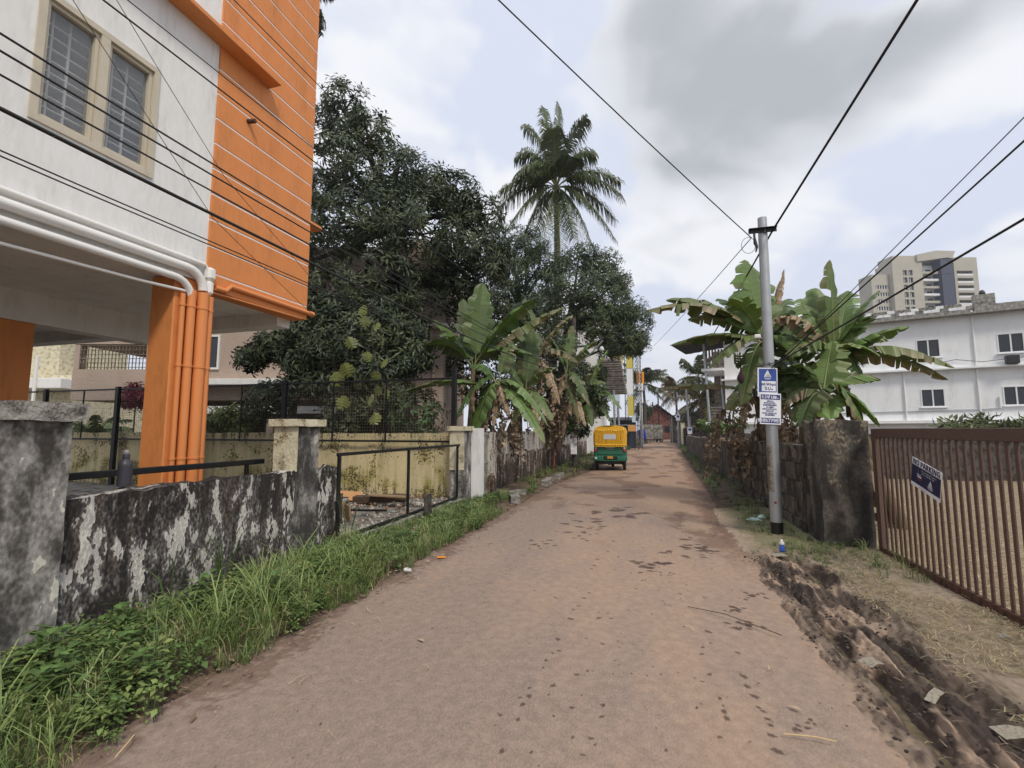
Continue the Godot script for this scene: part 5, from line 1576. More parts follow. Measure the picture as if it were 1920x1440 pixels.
func build_trees() -> void:
	rng.seed = 5005
	var dark := [spray(24, 0.22, 0.065, Color(0.042, 0.060, 0.028), 0.35), spray(24, 0.23, 0.068, Color(0.055, 0.075, 0.034), 0.45), spray(22, 0.21, 0.06, Color(0.034, 0.050, 0.026), 0.3), spray(22, 0.23, 0.066, Color(0.075, 0.095, 0.042), 0.5)]
	# the big mango tree: crown as read off its outline, some 14 m away
	var blobs := []
	for q in [[Vector3(-10.424, 13.318, -14.000), 1.02], [Vector3(-11.909, 12.975, -14.500), 0.98], [Vector3(-9.239, 11.741, -13.700), 1.15], [Vector3(-10.061, 10.569, -13.400), 1.48], [Vector3(-8.434, 10.443, -14.000), 1.31], [Vector3(-6.840, 9.559, -13.500), 1.08], [Vector3(-6.238, 9.461, -14.300), 1.08], [Vector3(-5.176, 8.476, -13.800), 0.95], [Vector3(-8.471, 8.277, -13.000), 1.64], [Vector3(-6.897, 7.853, -13.300), 1.56], [Vector3(-5.708, 7.636, -14.000), 1.31], [Vector3(-10.561, 8.603, -13.600), 1.48], [Vector3(-5.235, 7.039, -14.500), 1.02], [Vector3(-8.279, 6.244, -12.800), 1.56], [Vector3(-7.311, 6.192, -13.800), 1.15], [Vector3(-9.584, 5.884, -13.000), 1.31], [Vector3(-6.216, 6.481, -14.800), 0.98], [Vector3(-12.663, 10.875, -14.800), 1.15], [Vector3(-12.621, 7.766, -14.500), 1.31]]:
		var r: float = q[1]
		blobs.append([q[0], r, int(34.0 * r * r + 26.0)])
	tree("mango_tree", "tall dark mango tree crowding the orange end of the apartment house", Vector3(-7.9, 0, -14.6), [Vector3(-7.9, -0.1, -14.6), Vector3(-7.8, 2.0, -14.5), Vector3(-7.9, 4.2, -14.3), Vector3(-8.2, 6.4, -14.2), Vector3(-8.6, 8.6, -14.2)], 0.32, blobs, dark)
	# lower boughs hanging before the beige house, another tree nearer the fence
	blobs = []
	for q in [[Vector3(-12.319, 3.963, -12.300), 0.52], [Vector3(-11.390, 4.268, -12.300), 0.73], [Vector3(-10.365, 3.518, -12.100), 0.61], [Vector3(-10.263, 4.399, -12.400), 0.84], [Vector3(-8.966, 3.936, -12.000), 0.92], [Vector3(-7.929, 4.168, -11.800), 0.95], [Vector3(-7.428, 4.672, -12.100), 0.92], [Vector3(-8.922, 4.997, -12.400), 0.92], [Vector3(-7.484, 3.210, -11.700), 0.79], [Vector3(-6.904, 3.533, -12.000), 0.61], [Vector3(-6.718, 4.532, -12.400), 0.58], [Vector3(-8.590, 2.791, -11.800), 0.61], [Vector3(-7.560, 2.302, -11.600), 0.61], [Vector3(-9.988, 5.348, -12.500), 0.76], [Vector3(-9.596, 2.983, -11.900), 0.52], [Vector3(-6.849, 2.600, -11.800), 0.55], [Vector3(-6.421, 3.695, -12.200), 0.52], [Vector3(-10.992, 4.784, -12.400), 0.55], [Vector3(-8.123, 1.710, -11.700), 0.52]]:
		var r: float = q[1]
		blobs.append([q[0], r, int(58.0 * r * r + 34.0)])
	tree("mango_tree", "low dark tree with boughs hanging over the black mesh fence", Vector3(-6.6, 0, -12.3), [Vector3(-6.6, -0.1, -12.3), Vector3(-6.7, 1.2, -12.3), Vector3(-7.0, 2.6, -12.3), Vector3(-7.3, 3.8, -12.3)], 0.16, blobs, dark)
	# trees further along, behind the banana plants
	var light := [spray(26, 0.26, 0.055, Color(0.055, 0.080, 0.032), 0.75, 0.7), spray(26, 0.26, 0.055, Color(0.080, 0.108, 0.042), 0.8, 0.7), spray(24, 0.24, 0.05, Color(0.042, 0.064, 0.030), 0.7, 0.7)]
	blobs = []
	for q in [[Vector3(-3.222, 10.127, -23.000), 1.10], [Vector3(-2.094, 9.774, -23.500), 1.05], [Vector3(-1.425, 8.739, -23.000), 0.89], [Vector3(-3.403, 8.305, -22.300), 1.58], [Vector3(-2.149, 7.839, -22.400), 1.58], [Vector3(-1.204, 7.270, -23.000), 1.18], [Vector3(-0.586, 6.472, -22.500), 0.89], [Vector3(-2.266, 6.491, -22.100), 1.31], [Vector3(-1.077, 5.705, -22.300), 1.05], [Vector3(-0.493, 5.638, -22.800), 0.68], [Vector3(-4.104, 6.955, -22.500), 1.31], [Vector3(-1.696, 5.503, -22.400), 0.74]]:
		var r: float = q[1]
		blobs.append([q[0], r, int(26.0 * r * r + 24.0)])
	tree("mango_tree", "leafy tree whose rounded crown overhangs the lane above the auto rickshaw", Vector3(-4.6, 0, -23.4), [Vector3(-4.6, -0.1, -23.4), Vector3(-4.5, 2.2, -23.3), Vector3(-4.2, 4.6, -23.2), Vector3(-3.9, 6.8, -23.2)], 0.26, blobs, light)
	blobs = []
	for q in [[Vector3(-7.586, 12.385, -25.000), 1.32], [Vector3(-6.207, 11.725, -24.500), 1.27], [Vector3(-8.121, 10.773, -24.700), 1.44], [Vector3(-5.728, 10.639, -25.000), 1.32], [Vector3(-6.819, 9.973, -24.500), 1.44], [Vector3(-5.073, 9.282, -24.700), 1.32], [Vector3(-7.770, 8.875, -24.600), 1.44], [Vector3(-5.922, 8.112, -24.500), 1.44], [Vector3(-4.658, 10.650, -24.900), 0.75]]:
		var r: float = q[1]
		blobs.append([q[0], r, int(24.0 * r * r + 24.0)])
	tree("mango_tree", "thin-crowned tree standing in front of the coconut palm trunk", Vector3(-7.0, 0, -25.4), [Vector3(-7.0, -0.1, -25.4), Vector3(-7.0, 3.0, -25.3), Vector3(-6.8, 6.0, -25.2), Vector3(-6.8, 8.5, -25.2)], 0.25, blobs, light)
	# dense dark tree between the mango tree and the palm, behind the banana plants
	blobs = []
	for q in [[Vector3(-7.189, 6.668, -16.600), 1.20], [Vector3(-6.236, 6.067, -17.000), 1.20], [Vector3(-4.960, 5.908, -16.700), 1.12], [Vector3(-3.952, 5.752, -17.200), 1.04], [Vector3(-6.891, 5.053, -17.000), 1.10], [Vector3(-5.480, 4.520, -16.700), 1.20], [Vector3(-4.322, 4.313, -17.000), 1.16], [Vector3(-3.285, 4.733, -17.400), 0.88], [Vector3(-6.144, 3.345, -16.800), 1.00], [Vector3(-4.943, 3.030, -17.000), 1.04], [Vector3(-3.786, 3.027, -17.300), 0.96], [Vector3(-7.552, 4.030, -17.000), 0.80], [Vector3(-3.012, 3.525, -17.500), 0.72]]:
		var r: float = q[1]
		blobs.append([q[0], r, int(26.0 * r * r + 20.0)])
	tree("mango_tree", "dense dark tree filling the gap behind the banana plants", Vector3(-6.6, 0, -17.4), [Vector3(-6.6, -0.1, -17.4), Vector3(-6.6, 1.6, -17.3), Vector3(-6.5, 3.2, -17.2), Vector3(-6.4, 4.6, -17.2)], 0.2, blobs, dark)
	# understorey of creepers and shrubs behind the long wall
	var big := [spray(22, 0.18, 0.08, Color(0.050, 0.075, 0.028), 0.5), spray(22, 0.16, 0.08, Color(0.075, 0.105, 0.035), 0.5), spray(24, 0.26, 0.04, Color(0.045, 0.065, 0.028), 0.7)]
	blobs = []
	for q in [[Vector3(-3.319, 2.399, -19.200), 0.70], [Vector3(-2.908, 1.751, -19.600), 0.57], [Vector3(-2.637, 2.636, -19.800), 0.57], [Vector3(-3.649, 1.641, -18.600), 0.53], [Vector3(-2.693, 3.803, -22.200), 0.57], [Vector3(-2.307, 4.287, -22.600), 0.48], [Vector3(-2.688, 2.492, -21.800), 0.53], [Vector3(-2.216, 2.634, -22.400), 0.40], [Vector3(-3.182, 4.524, -22.200), 0.57], [Vector3(-2.741, 3.084, -19.800), 0.66], [Vector3(-1.848, 3.022, -19.200), 0.48], [Vector3(-3.588, 1.951, -18.300), 0.53]]:
		var r: float = q[1]
		blobs.append([q[0], r, int(34.0 * r * r + 22.0)])
	tree("shrub", "leafy shrub and creepers crowding the far end of the long wall", Vector3(-4.5, 0, -19.4), [Vector3(-4.5, -0.1, -19.4), Vector3(-4.5, 1.0, -19.4), Vector3(-4.4, 1.8, -19.4)], 0.06, blobs, big)
	# creeper with large split leaves climbing before the mango tree
	var cv := thing("creeper", "climbing creeper with large pale split leaves hanging before the dark tree", "creeper", Vector3(-6.991, 1.704, -11.000) * Vector3(1, 0, 1))
	var g := Geo.new()
	var c0: Vector3 = -cv.position
	for q in [[[Vector3(-6.982, 1.425, -11.000), Vector3(-7.073, 2.850, -11.200), Vector3(-7.489, 4.073, -11.400), Vector3(-7.488, 5.341, -11.600)], 0.02], [[Vector3(-7.596, 5.323, -11.500), Vector3(-7.118, 3.708, -11.100), Vector3(-6.727, 2.883, -10.900), Vector3(-6.270, 2.585, -10.800)], 0.012], [[Vector3(-7.681, 4.690, -11.400), Vector3(-7.932, 3.613, -11.200), Vector3(-8.443, 3.484, -11.200)], 0.01]]:
		var pts := []
		for p in q[0]: pts.append(p + c0)
		g.tube(pts, q[1], 5)
	part(cv, "vine", g, mats.bark)
	for q in [[Vector3(-8.015, 3.799, -10.950), 1.00], [Vector3(-7.655, 4.000, -10.950), 1.10], [Vector3(-7.182, 3.615, -10.950), 0.90], [Vector3(-6.775, 3.455, -10.950), 0.90], [Vector3(-7.744, 3.278, -10.950), 1.30], [Vector3(-8.070, 3.071, -10.950), 1.30], [Vector3(-7.648, 2.914, -10.950), 1.10], [Vector3(-7.004, 3.108, -10.950), 0.90], [Vector3(-6.799, 2.679, -10.950), 0.80], [Vector3(-6.592, 2.604, -10.950), 0.90], [Vector3(-6.280, 2.625, -10.950), 0.80], [Vector3(-6.968, 1.982, -10.950), 1.20], [Vector3(-7.213, 4.558, -10.950), 1.00], [Vector3(-6.883, 4.392, -10.950), 0.90], [Vector3(-7.474, 4.943, -10.950), 1.00], [Vector3(-7.794, 2.416, -10.950), 1.20], [Vector3(-6.710, 3.951, -10.950), 0.70], [Vector3(-6.984, 2.472, -10.950), 1.00]]:
		var p: Vector3 = q[0] + Vector3(0, 0, rf(-0.2, 0.2))
		g = Geo.new()
		var k: float = q[1]
		var col := Color(0.09, 0.115, 0.03).lerp(Color(0.20, 0.22, 0.06), rng.randf())
		g.col = col
		var a := rf(-0.9, 0.9)
		var b := Basis.from_euler(Vector3(rf(-0.5, 0.3), a, rf(-0.6, 0.6))).scaled(Vector3.ONE * 0.17 * k)
		for s in [-1.0, 1.0]:
			for e in 5:
				var y0 := 0.55 - e * 0.36; var w: float = [0.55, 0.85, 0.9, 0.75, 0.4][e]
				var A := b * Vector3(0, y0, 0); var B := b * Vector3(0, y0 - 0.34, 0.03)
				var C := b * Vector3(s * w, y0 - 0.48, -0.22); var D := b * Vector3(s * w, y0 - 0.2, -0.2)
				g.col = col * rf(0.85, 1.15)
				if s > 0: g.quad(A, B, C, D)
				else: g.quad(D, C, B, A)
		part(cv, "leaf", g, mats.leaf, p + c0)
	# the coconut palm
	var crown := Vector3(-5.072, 16.148, -27.000)
	var tips := []
	for q in [[Vector3(-7.638, 18.392, -26.500), 2.00], [Vector3(-6.986, 20.605, -27.000), 1.90], [Vector3(-5.877, 21.933, -27.400), 0.50], [Vector3(-4.844, 21.865, -27.300), 0.30], [Vector3(-3.133, 20.280, -26.600), 1.50], [Vector3(-7.252, 16.820, -25.500), 1.60], [Vector3(-2.903, 18.401, -27.600), 1.70], [Vector3(-0.950, 15.129, -26.700), 1.70], [Vector3(-1.280, 16.932, -28.500), 1.50], [Vector3(-8.461, 16.243, -26.200), 1.30], [Vector3(-9.220, 16.082, -28.000), 1.20], [Vector3(-7.870, 13.378, -25.400), 1.30], [Vector3(-7.180, 12.827, -26.400), 1.30], [Vector3(-5.436, 11.450, -24.800), 1.00], [Vector3(-4.321, 11.326, -25.200), 1.00], [Vector3(-3.353, 11.943, -25.500), 1.30], [Vector3(-2.576, 11.580, -26.400), 1.50], [Vector3(-1.416, 12.417, -26.100), 1.50], [Vector3(-1.663, 14.469, -28.200), 1.30], [Vector3(-5.006, 19.149, -25.500), 0.60], [Vector3(-3.570, 16.826, -25.000), 1.20], [Vector3(-6.114, 16.189, -24.800), 1.30], [Vector3(-4.379, 13.949, -29.000), 0.90], [Vector3(-6.763, 14.150, -28.800), 1.00]]:
		tips.append([q[0] + Vector3(rf(-0.2, 0.2), -0.25, 0), q[1] * 1.1 + 0.1, rf(0.8, 1.35)])
	coconut_palm("tall coconut palm rising above the trees", Vector3(-5.924, 1.620, -27.000) * Vector3(1, 0, 1), crown, tips, 1.3, 84, 0.26, Color(0.075, 0.095, 0.038), "", 6, 1.15)
	# palms far down the lane
	var far := "palms at the end of the lane"
	var c1 := Vector3(3.539, 7.048, -72.000)
	coconut_palm("yellowing palm beyond the ochre wall", c1 * Vector3(1, 0, 1), c1, ring_tips(c1, 3.0, 24, -0.9, 1.1), 1.1, 34, 0.2, Color(0.17, 0.115, 0.045), far, 0, 1.9)
	c1 = Vector3(5.706, 8.008, -62.000)
	coconut_palm("green palm behind the dark shed", c1 * Vector3(1, 0, 1), c1, ring_tips(c1, 3.2, 22, -0.9, 1.0), 1.1, 34, 0.2, Color(0.095, 0.11, 0.05), far, 0, 1.9)
	c1 = Vector3(5.642, 4.892, -58.000)
	coconut_palm("low palm with drooping fronds against the shed", c1 * Vector3(1, 0, 1), c1, ring_tips(c1, 3.4, 22, -1.0, 0.8), 1.1, 34, 0.2, Color(0.13, 0.11, 0.055), far, 0, 1.9)
	c1 = Vector3(-0.730, 7.076, -60.000)
	coconut_palm("palm leaning out behind the white street pole", c1 * Vector3(1, 0, 1), c1, ring_tips(c1, 3.6, 22, -1.0, 0.9), 1.1, 34, 0.22, Color(0.095, 0.11, 0.055), far, 0, 1.9)
	c1 = Vector3(-11.426, 17.269, -13.000)
	coconut_palm("palm whose fronds show past the top of the orange panel", Vector3(c1.x, 0, c1.z), c1, ring_tips(c1, 1.15, 18, -1.1, 0.9), 0.5, 36, 0.14, Color(0.05, 0.062, 0.03))
	# a mass of trees along the end of the lane
	blobs = []
	for q in [[Vector3(0.252, 4.444, -85.000), 14.00], [Vector3(-1.193, 4.801, -82.000), 14.00], [Vector3(2.087, 4.334, -98.000), 12.00], [Vector3(7.770, 3.872, -70.000), 18.00], [Vector3(8.242, 2.710, -66.000), 16.00], [Vector3(6.445, 4.076, -90.000), 14.00], [Vector3(6.836, 3.263, -75.000), 14.00], [Vector3(8.395, 6.054, -70.000), 18.00]]:
		blobs.append([q[0], q[1] * 82.0 / 890.0, 46])
	var fark := [spray(30, 0.6, 0.2, Color(0.04, 0.06, 0.028), 0.4), spray(30, 0.6, 0.2, Color(0.055, 0.075, 0.03), 0.4)]
	var told := ["tree behind the sheet fence", "tree behind the white street pole", "small tree behind the brick house", "tree behind the low palm", "bushy tree beside the white building gallery", "tree between the far palms", "tree behind the dark shed", "tallest tree beside the gallery of the white building"]
	for b in blobs:
		tree("distant_tree", "rounded green " + told.pop_front(), b[0] * Vector3(1, 0, 1), [b[0] * Vector3(1, 0, 1), b[0]], 0.2, [b], fark, "trees at the end of the lane")


# ------------------------------------------------------------------ grass and weeds
func tuft(count: int, h: float, lean: float, c: Color) -> ArrayMesh:
	var g := Geo.new()
	for k in count:
		var a := rf(0, TAU)
		var p := Vector3(rf(-0.08, 0.08), 0, rf(-0.08, 0.08))
		var l := h * rf(0.5, 1.15); var o := Vector3(cos(a), 0, sin(a)) * lean * rf(0.3, 1.2)
		var w := Vector3(-sin(a), 0, cos(a)) * rf(0.002, 0.0055)
		var p1 := p + Vector3(0, l * 0.55, 0) + o * l * 0.25
		var p2 := p + Vector3(0, l * 0.85, 0) + o * l * 0.65
		var p3 := p + Vector3(0, l * 0.80, 0) + o * l * 1.15
		g.col = jit(c, 0.3)
		g.quad(p - w, p + w, p1 + w, p1 - w)
		g.quad(p1 - w, p1 + w, p2 + w * 0.8, p2 - w * 0.8)
		g.tri(p2 - w * 0.8, p2 + w * 0.8, p3)
	return g.mesh()

func weed(count: int, h: float, leaf: float, c: Color) -> ArrayMesh:
	var g := Geo.new()
	for k in count:
		var a := rf(0, TAU); var y := h * pow(rng.randf(), 0.7)
		var o := Vector3(cos(a), 0, sin(a))
		var p := Vector3(rf(-0.05, 0.05), y, rf(-0.05, 0.05)) + o * rf(0.0, 0.06)
		var d := (o + Vector3(0, rf(-0.2, 0.7), 0)).normalized()
		var l := leaf * rf(0.6, 1.25); var w := Vector3(-sin(a), rf(-0.3, 0.3), cos(a)) * l * 0.30
		var m := p + d * l * 0.45; var e := p + d * l + Vector3(0, -l * 0.25, 0)
		var f := Vector3(0, -l * 0.06, 0)
		g.col = jit(c, 0.3)
		g.tri(p, m + w, m + f); g.tri(p, m + f, m - w); g.tri(m + w, e, m + f); g.tri(m + f, e, m - w)
		if k % 4 == 0:
			g.col = Color(0.06, 0.08, 0.03)
			var s := Vector3(0.003, 0, 0)
			g.quad(Vector3(p.x, 0, p.z) - s, Vector3(p.x, 0, p.z) + s, p + s, p - s)
	return g.mesh()

func strew(called: String, label: String, category: String, kinds: Array, spots: Array, m: Material) -> void:
	var st := SurfaceTool.new()
	st.begin(Mesh.PRIMITIVE_TRIANGLES)
	for s in spots:
		st.append_from(kinds[rng.randi() % kinds.size()], 0, Transform3D(Basis(Vector3.UP, rf(0, TAU)).scaled(Vector3.ONE * s[1]), s[0]))
	stuff(called, st.commit(), m, label, category)

func build_verges() -> void:
	rng.seed = 6006
	var grass := [tuft(22, 0.30, 0.85, Color(0.15, 0.215, 0.06)), tuft(20, 0.40, 1.25, Color(0.20, 0.265, 0.085)), tuft(24, 0.22, 0.7, Color(0.12, 0.185, 0.05)), tuft(16, 0.30, 1.1, Color(0.27, 0.30, 0.12)), tuft(26, 0.16, 0.9, Color(0.14, 0.20, 0.06)), tuft(20, 0.27, 0.8, Color(0.13, 0.19, 0.06)), tuft(12, 0.20, 1.2, Color(0.36, 0.31, 0.16))]
	var weeds := [weed(30, 0.24, 0.070, Color(0.12, 0.185, 0.052)), weed(34, 0.28, 0.085, Color(0.10, 0.165, 0.045)), weed(30, 0.20, 0.055, Color(0.19, 0.25, 0.075)), weed(28, 0.16, 0.05, Color(0.14, 0.21, 0.065)), weed(36, 0.14, 0.035, Color(0.13, 0.19, 0.06))]
	var dens := noise(81, 0.6, 3)
	var sg := []
	var sw := []
	# the thick verge at the foot of the stained wall
	for k in 3600:
		var z := rf(-10.6, -0.6)
		var w := rng.randf()
		var x := lerpf(-2.66, -4.02, w)
		if z < -9.0 and x > -3.1 : continue
		var keep := smoothstep(0.0, 0.14, w + dens.get_noise_2d(z * 2.0, 4.0) * 0.12)
		var open := dens.get_noise_2d(x, z)
		if rng.randf() > keep * (0.75 + open * 0.6): continue
		var y := 0.02 + 0.07 * smoothstep(0.0, 0.5, w)
		var near_wall := smoothstep(0.75, 1.0, w)
		var sc := rf(0.42, 1.0) * lerpf(0.75, 1.0, smoothstep(0.0, 0.25, w)) * lerpf(1.0, 0.7, near_wall)
		if z > -5.5 and z < -2.0 and w < 0.8: sc *= rf(0.8, 1.25)
		if z < -5.7: sc *= lerpf(0.85, 0.5, smoothstep(0.3, 0.8, w))
		var weedy := dens.get_noise_2d(x * 1.7 + 40.0, z * 1.7) + (0.16 if z < -5.6 or z > -2.7 else 0.0) + (w - 0.5) * 0.35
		if weedy > 0.0: sw.append([Vector3(x, y, z), sc])
		else: sg.append([Vector3(x, y, z), sc])
	# patches against the long wall and beyond the rickshaw
	for k in 1300:
		var z := -pow(rng.randf(), 0.8) * 48.0 - 11.4
		var x := lerpf(lane_left(z) + 0.05, -3.85, rng.randf())
		if z > -13.0 and x < -3.4: continue
		if dens.get_noise_2d(x, z * 0.7) < -0.15 and z > -22.0: continue
		(sw if rng.randf() < 0.7 else sg).append([Vector3(x, 0.05, z), rf(0.6, 1.1)])
	# right-hand side: thin grass by the pole, weeds along the dark wall
	for k in 260:
		var z := rf(-10.6, -6.0)
		var x := rf(1.45, 2.7)
		if z < -7.5 and x > 2.1: continue
		if rng.randf() < smoothstep(1.9, 1.4, x) * 0.7 or (z > -6.8 and rng.randf() < 0.6): continue
		(sw if rng.randf() < 0.5 else sg).append([Vector3(x, 0.06, z), rf(0.25, 0.6)])
	for k in 700:
		var z := -pow(rng.randf(), 0.7) * 42.0 - 8.6
		var x := lane_right(z) + rf(0.12, 0.95)
		if z > -30.0 and x > 2.12 and z > -12.0: continue
		(sw if rng.randf() < 0.75 else sg).append([Vector3(x, 0.05, z), rf(0.45, 0.95)])
	strew("verge_grass", "green arching grass growing along both edges of the lane", "grass", grass, sg, mats.grass)
	strew("verge_weeds", "small broad-leaved green weeds along the walls and verges", "weeds", weeds, sw, mats.grass)
	# a few long blades standing against the stained wall
	for q in [[-3.98, -3.75, 0.80, "long grass blades standing against the middle of the stained wall"], [-3.95, -3.2, 0.62, "shorter clump of grass blades below the dark bottle"], [-3.9, -5.6, 0.95, "tallest clump of grass at the broken end of the stained wall"]]:
		var g := Geo.new()
		for k in 7:
			var a := rf(0, TAU)
			var p := Vector3.ZERO
			var l: float = q[2] * rf(0.6, 1.1)
			var o := Vector3(absf(cos(a)) * 0.4, 0, sin(a))
			var w := Vector3(0.004, 0, 0.011)
			g.col = jit(Color(0.10, 0.16, 0.05), 0.2)
			var p1 := Vector3(0, l * 0.6, 0) + o * l * 0.22; var p2 := Vector3(0, l * 0.95, 0) + o * l * 0.6
			g.quad(p - w, p + w, p1 + w, p1 - w); g.tri(p1 - w, p1 + w, p2)
		solo("tall_grass_clump", g, mats.grass, q[3], "grass clump", Vector3(q[0], 0.08, q[1]), "tall grass by the stained wall")
	# straw: dry stalks on the trodden earth and in the lot behind the gate, a few on the lane
	var g := Geo.new()
	var stalk := func(x: float, z: float, y: float, l: float, c: Color) -> void:
		var a := rf(0, TAU)
		var d := Vector3(cos(a), rf(-0.05, 0.12), sin(a)) * l * 0.5
		var w := Vector3(-sin(a), 0, cos(a)) * rf(0.001, 0.0026)
		var p := Vector3(x, y, z)
		g.col = c
		var m := p + Vector3(0, rf(0.0, 0.02), 0) + w * rf(-5, 5)
		g.quad(p - d - w, p - d + w, m + w, m - w); g.quad(m - w, m + w, p + d + w, p + d - w)
	for k in 12000:
		var z := rf(-7.4, -1.4)
		var x := 2.84 - pow(rng.randf(), 1.15) * 1.0
		if dens.get_noise_2d(x * 2.0, z * 1.2) < -0.3: continue
		if z < -6.2 and rng.randf() < 0.6: continue
		stalk.call(x, z, 0.066 + rf(0.0, 0.02), rf(0.03, 0.14), jit(Color(0.46, 0.37, 0.225), 0.45))
	for k in 9000:
		var z := rf(-17.5, -0.8); var x := 2.9 + pow(rng.randf(), 1.4) * 11.0
		stalk.call(x, z, 0.05 + rf(0.0, 0.03), rf(0.08, 0.3), jit(Color(0.60, 0.47, 0.27), 0.3))
	for k in 170:
		var z := -pow(rng.randf(), 0.6) * 9.0 - 1.6
		var x := rf(-2.7, 1.1)
		if rng.randf() < 0.5: x = -2.75 + absf(rf(-0.9, 0.9))
		stalk.call(x, z, 0.048, rf(0.03, 0.13), jit(Color(0.52, 0.40, 0.23), 0.3))
	for k in 160:
		stalk.call(rf(1.15, 2.0), rf(-6.5, -1.3), 0.085, rf(0.03, 0.10), jit(Color(0.33, 0.25, 0.16), 0.35))
	stuff("dry_straw", g, mats.dry_leaf, "dry straw scattered over the trodden earth and the lot behind the gate", "straw")
	# fallen leaves and crumbs of plants along the edges of the lane
	var lg := Geo.new()
	for k in 1500:
		var z := -pow(rng.randf(), 0.75) * 13.0 - 1.0
		var x := lane_left(z) + absf(rf(-0.5, 0.5)) * rng.randf() - 0.12
		if k % 3 == 0: x = rf(1.9, 2.8)
		if k % 3 == 0 and z < -8.0: continue
		var a := rf(0, TAU)
		var l := rf(0.008, 0.035)
		var d := Vector3(cos(a), rf(-0.2, 0.3), sin(a)) * l; var w := Vector3(-sin(a), rf(-0.3, 0.3), cos(a)) * l * rf(0.2, 0.5)
		lg.col = DRY_A.lerp(DRY_B, rng.randf()) * rf(0.4, 1.2)
		var p := Vector3(x, 0.045 if x < 1.0 else 0.075, z)
		lg.quad(p - d, p + w, p + d, p - w)
	stuff("leaf_litter", lg, mats.dry_leaf, "dry leaf litter strewn along the edges of the lane", "leaf litter")
	# clods thrown up in the mud
	var clods := []
	for k in 5:
		var q := Geo.new()
		q.col = Color(0.062, 0.045, 0.037) * rf(0.6, 1.7)
		var m := []
		for a in 5:
			var row := []
			for e in 7:
				var w := TAU * e / 7.0; var h := PI * a / 4.0
				row.append(Vector3(cos(w) * sin(h) * rf(0.7, 1.3), cos(h) * rf(0.4, 0.7), sin(w) * sin(h) * rf(0.7, 1.3)))
			m.append(row)
		for a in 4:
			for e in 7:
				q.quad(m[a][e], m[a][(e + 1) % 7], m[a + 1][(e + 1) % 7], m[a + 1][e])
		clods.append(q.mesh())
	var places := []
	for k in 900:
		var lane: float = [1.20, 1.42, 1.62, 1.86][rng.randi() % 4]
		places.append([Vector3(lane + rf(-0.10, 0.10) + dens.get_noise_2d(k * 0.01, 3.0) * 0.1, 0.062 + rf(-0.015, 0.012), rf(-6.9, -1.2)), rf(0.004, 0.014) * (1.6 if rng.randf() < 0.06 else 1.0)])
	strew("mud_clods", "dark clods of wet mud thrown up by tyres beside the lane", "mud", clods, places, mats.tinted)
	g = Geo.new()
	for k in 1500:
		var z := -pow(rng.randf(), 0.7) * 10.0 - 1.5
		var s := rf(0.003, 0.010)
		g.col = Color(0.27, 0.215, 0.17) * rf(0.4, 1.5)
		g.cham(Vector3(rf(-2.75, 1.15), 0.043, z), Vector3(s, s * 0.7, s * 1.3), s * 0.2, Basis(Vector3.UP, rf(0, 3)))
	stuff("road_crumbs", g, mats.tinted, "small crumbs of earth scattered over the lane", "earth crumbs")
	# garden plants behind the fence
	rng.seed = 91
	var fern := thing("fern_plant", "arching pale green fern behind the fence under the apartment house", "fern", Vector3(-18.078, 1.620, -11.600) * Vector3(1, 0, 1))
	for k in 16:
		var a := TAU * k / 16.0 + rf(-0.2, 0.2)
		var tip := Vector3(cos(a) * 1.0, 1.75 + rf(-0.3, 0.45), sin(a) * 1.0)
		part(fern, "frond", palm_frond(Vector3(0, 1.3, 0), tip, 0.45, 0.30, 30, Color(0.20, 0.28, 0.13), 0.8), mats.frond)
	var pot := Geo.new()
	pot.lathe(Vector3.ZERO, [[0.0, 0.0], [0.32, 0.0], [0.36, 0.7], [0.44, 1.3], [0.44, 1.36], [0.36, 1.36], [0.0, 1.3]], 16)
	part(fern, "planter", pot, mats.old_plaster)
	for q in [[Vector3(-11.886, 1.875, -11.400), 0.5, "rounded yellow-green shrub behind the black fence", Color(0.13, 0.17, 0.045)], [Vector3(-10.848, 2.497, -11.400), 0.6, "upright dark shrub between the fence posts", Color(0.04, 0.06, 0.03)], [Vector3(-12.596, 1.878, -11.400), 0.35, "small pale leafed plant beside the fence post", Color(0.14, 0.17, 0.06)],
			[Vector3(-10.191, 2.641, -11.400), 0.4, "thin dark plant by the thick fence post", Color(0.04, 0.055, 0.03)], [Vector3(-16.072, 2.675, -11.400), 0.4, "plant with crimson leaves beside the orange pillar", Color(0.16, 0.02, 0.04)], [Vector3(-5.888, 1.985, -11.400), 0.75, "spiky dark green shrub behind the yellowed wall", Color(0.05, 0.085, 0.03)], [Vector3(-8.263, 1.856, -11.400), 0.7, "dark broad-leaved shrub in the neighbour's garden", Color(0.045, 0.06, 0.026)]]:
		var p: Vector3 = q[0]
		var kk := [spray(16, 0.20, 0.06, q[3], 0.3), spray(16, 0.18, 0.06, q[3] * 1.2, 0.3)]
		var f := Vector3(p.x, 0, p.z)
		tree("garden_shrub", q[2], f, [f, Vector3(p.x, p.y - 0.1, p.z)], 0.035, [[p, q[1], 60]], kk, "garden plants behind the fence", 1.0)


# ------------------------------------------------------------------ lettering
func text(words: String, size: float, bold := false) -> TextMesh:
	var f := SystemFont.new()
	f.font_names = PackedStringArray(["Droid Sans"])
	if bold: f.font_weight = 700
	var m := TextMesh.new()
	m.text = words; m.font = f; m.font_size = 48; m.pixel_size = size / 48.0; m.depth = 0.002
	m.horizontal_alignment = HORIZONTAL_ALIGNMENT_CENTER
	m.curve_step = 4.0
	return m

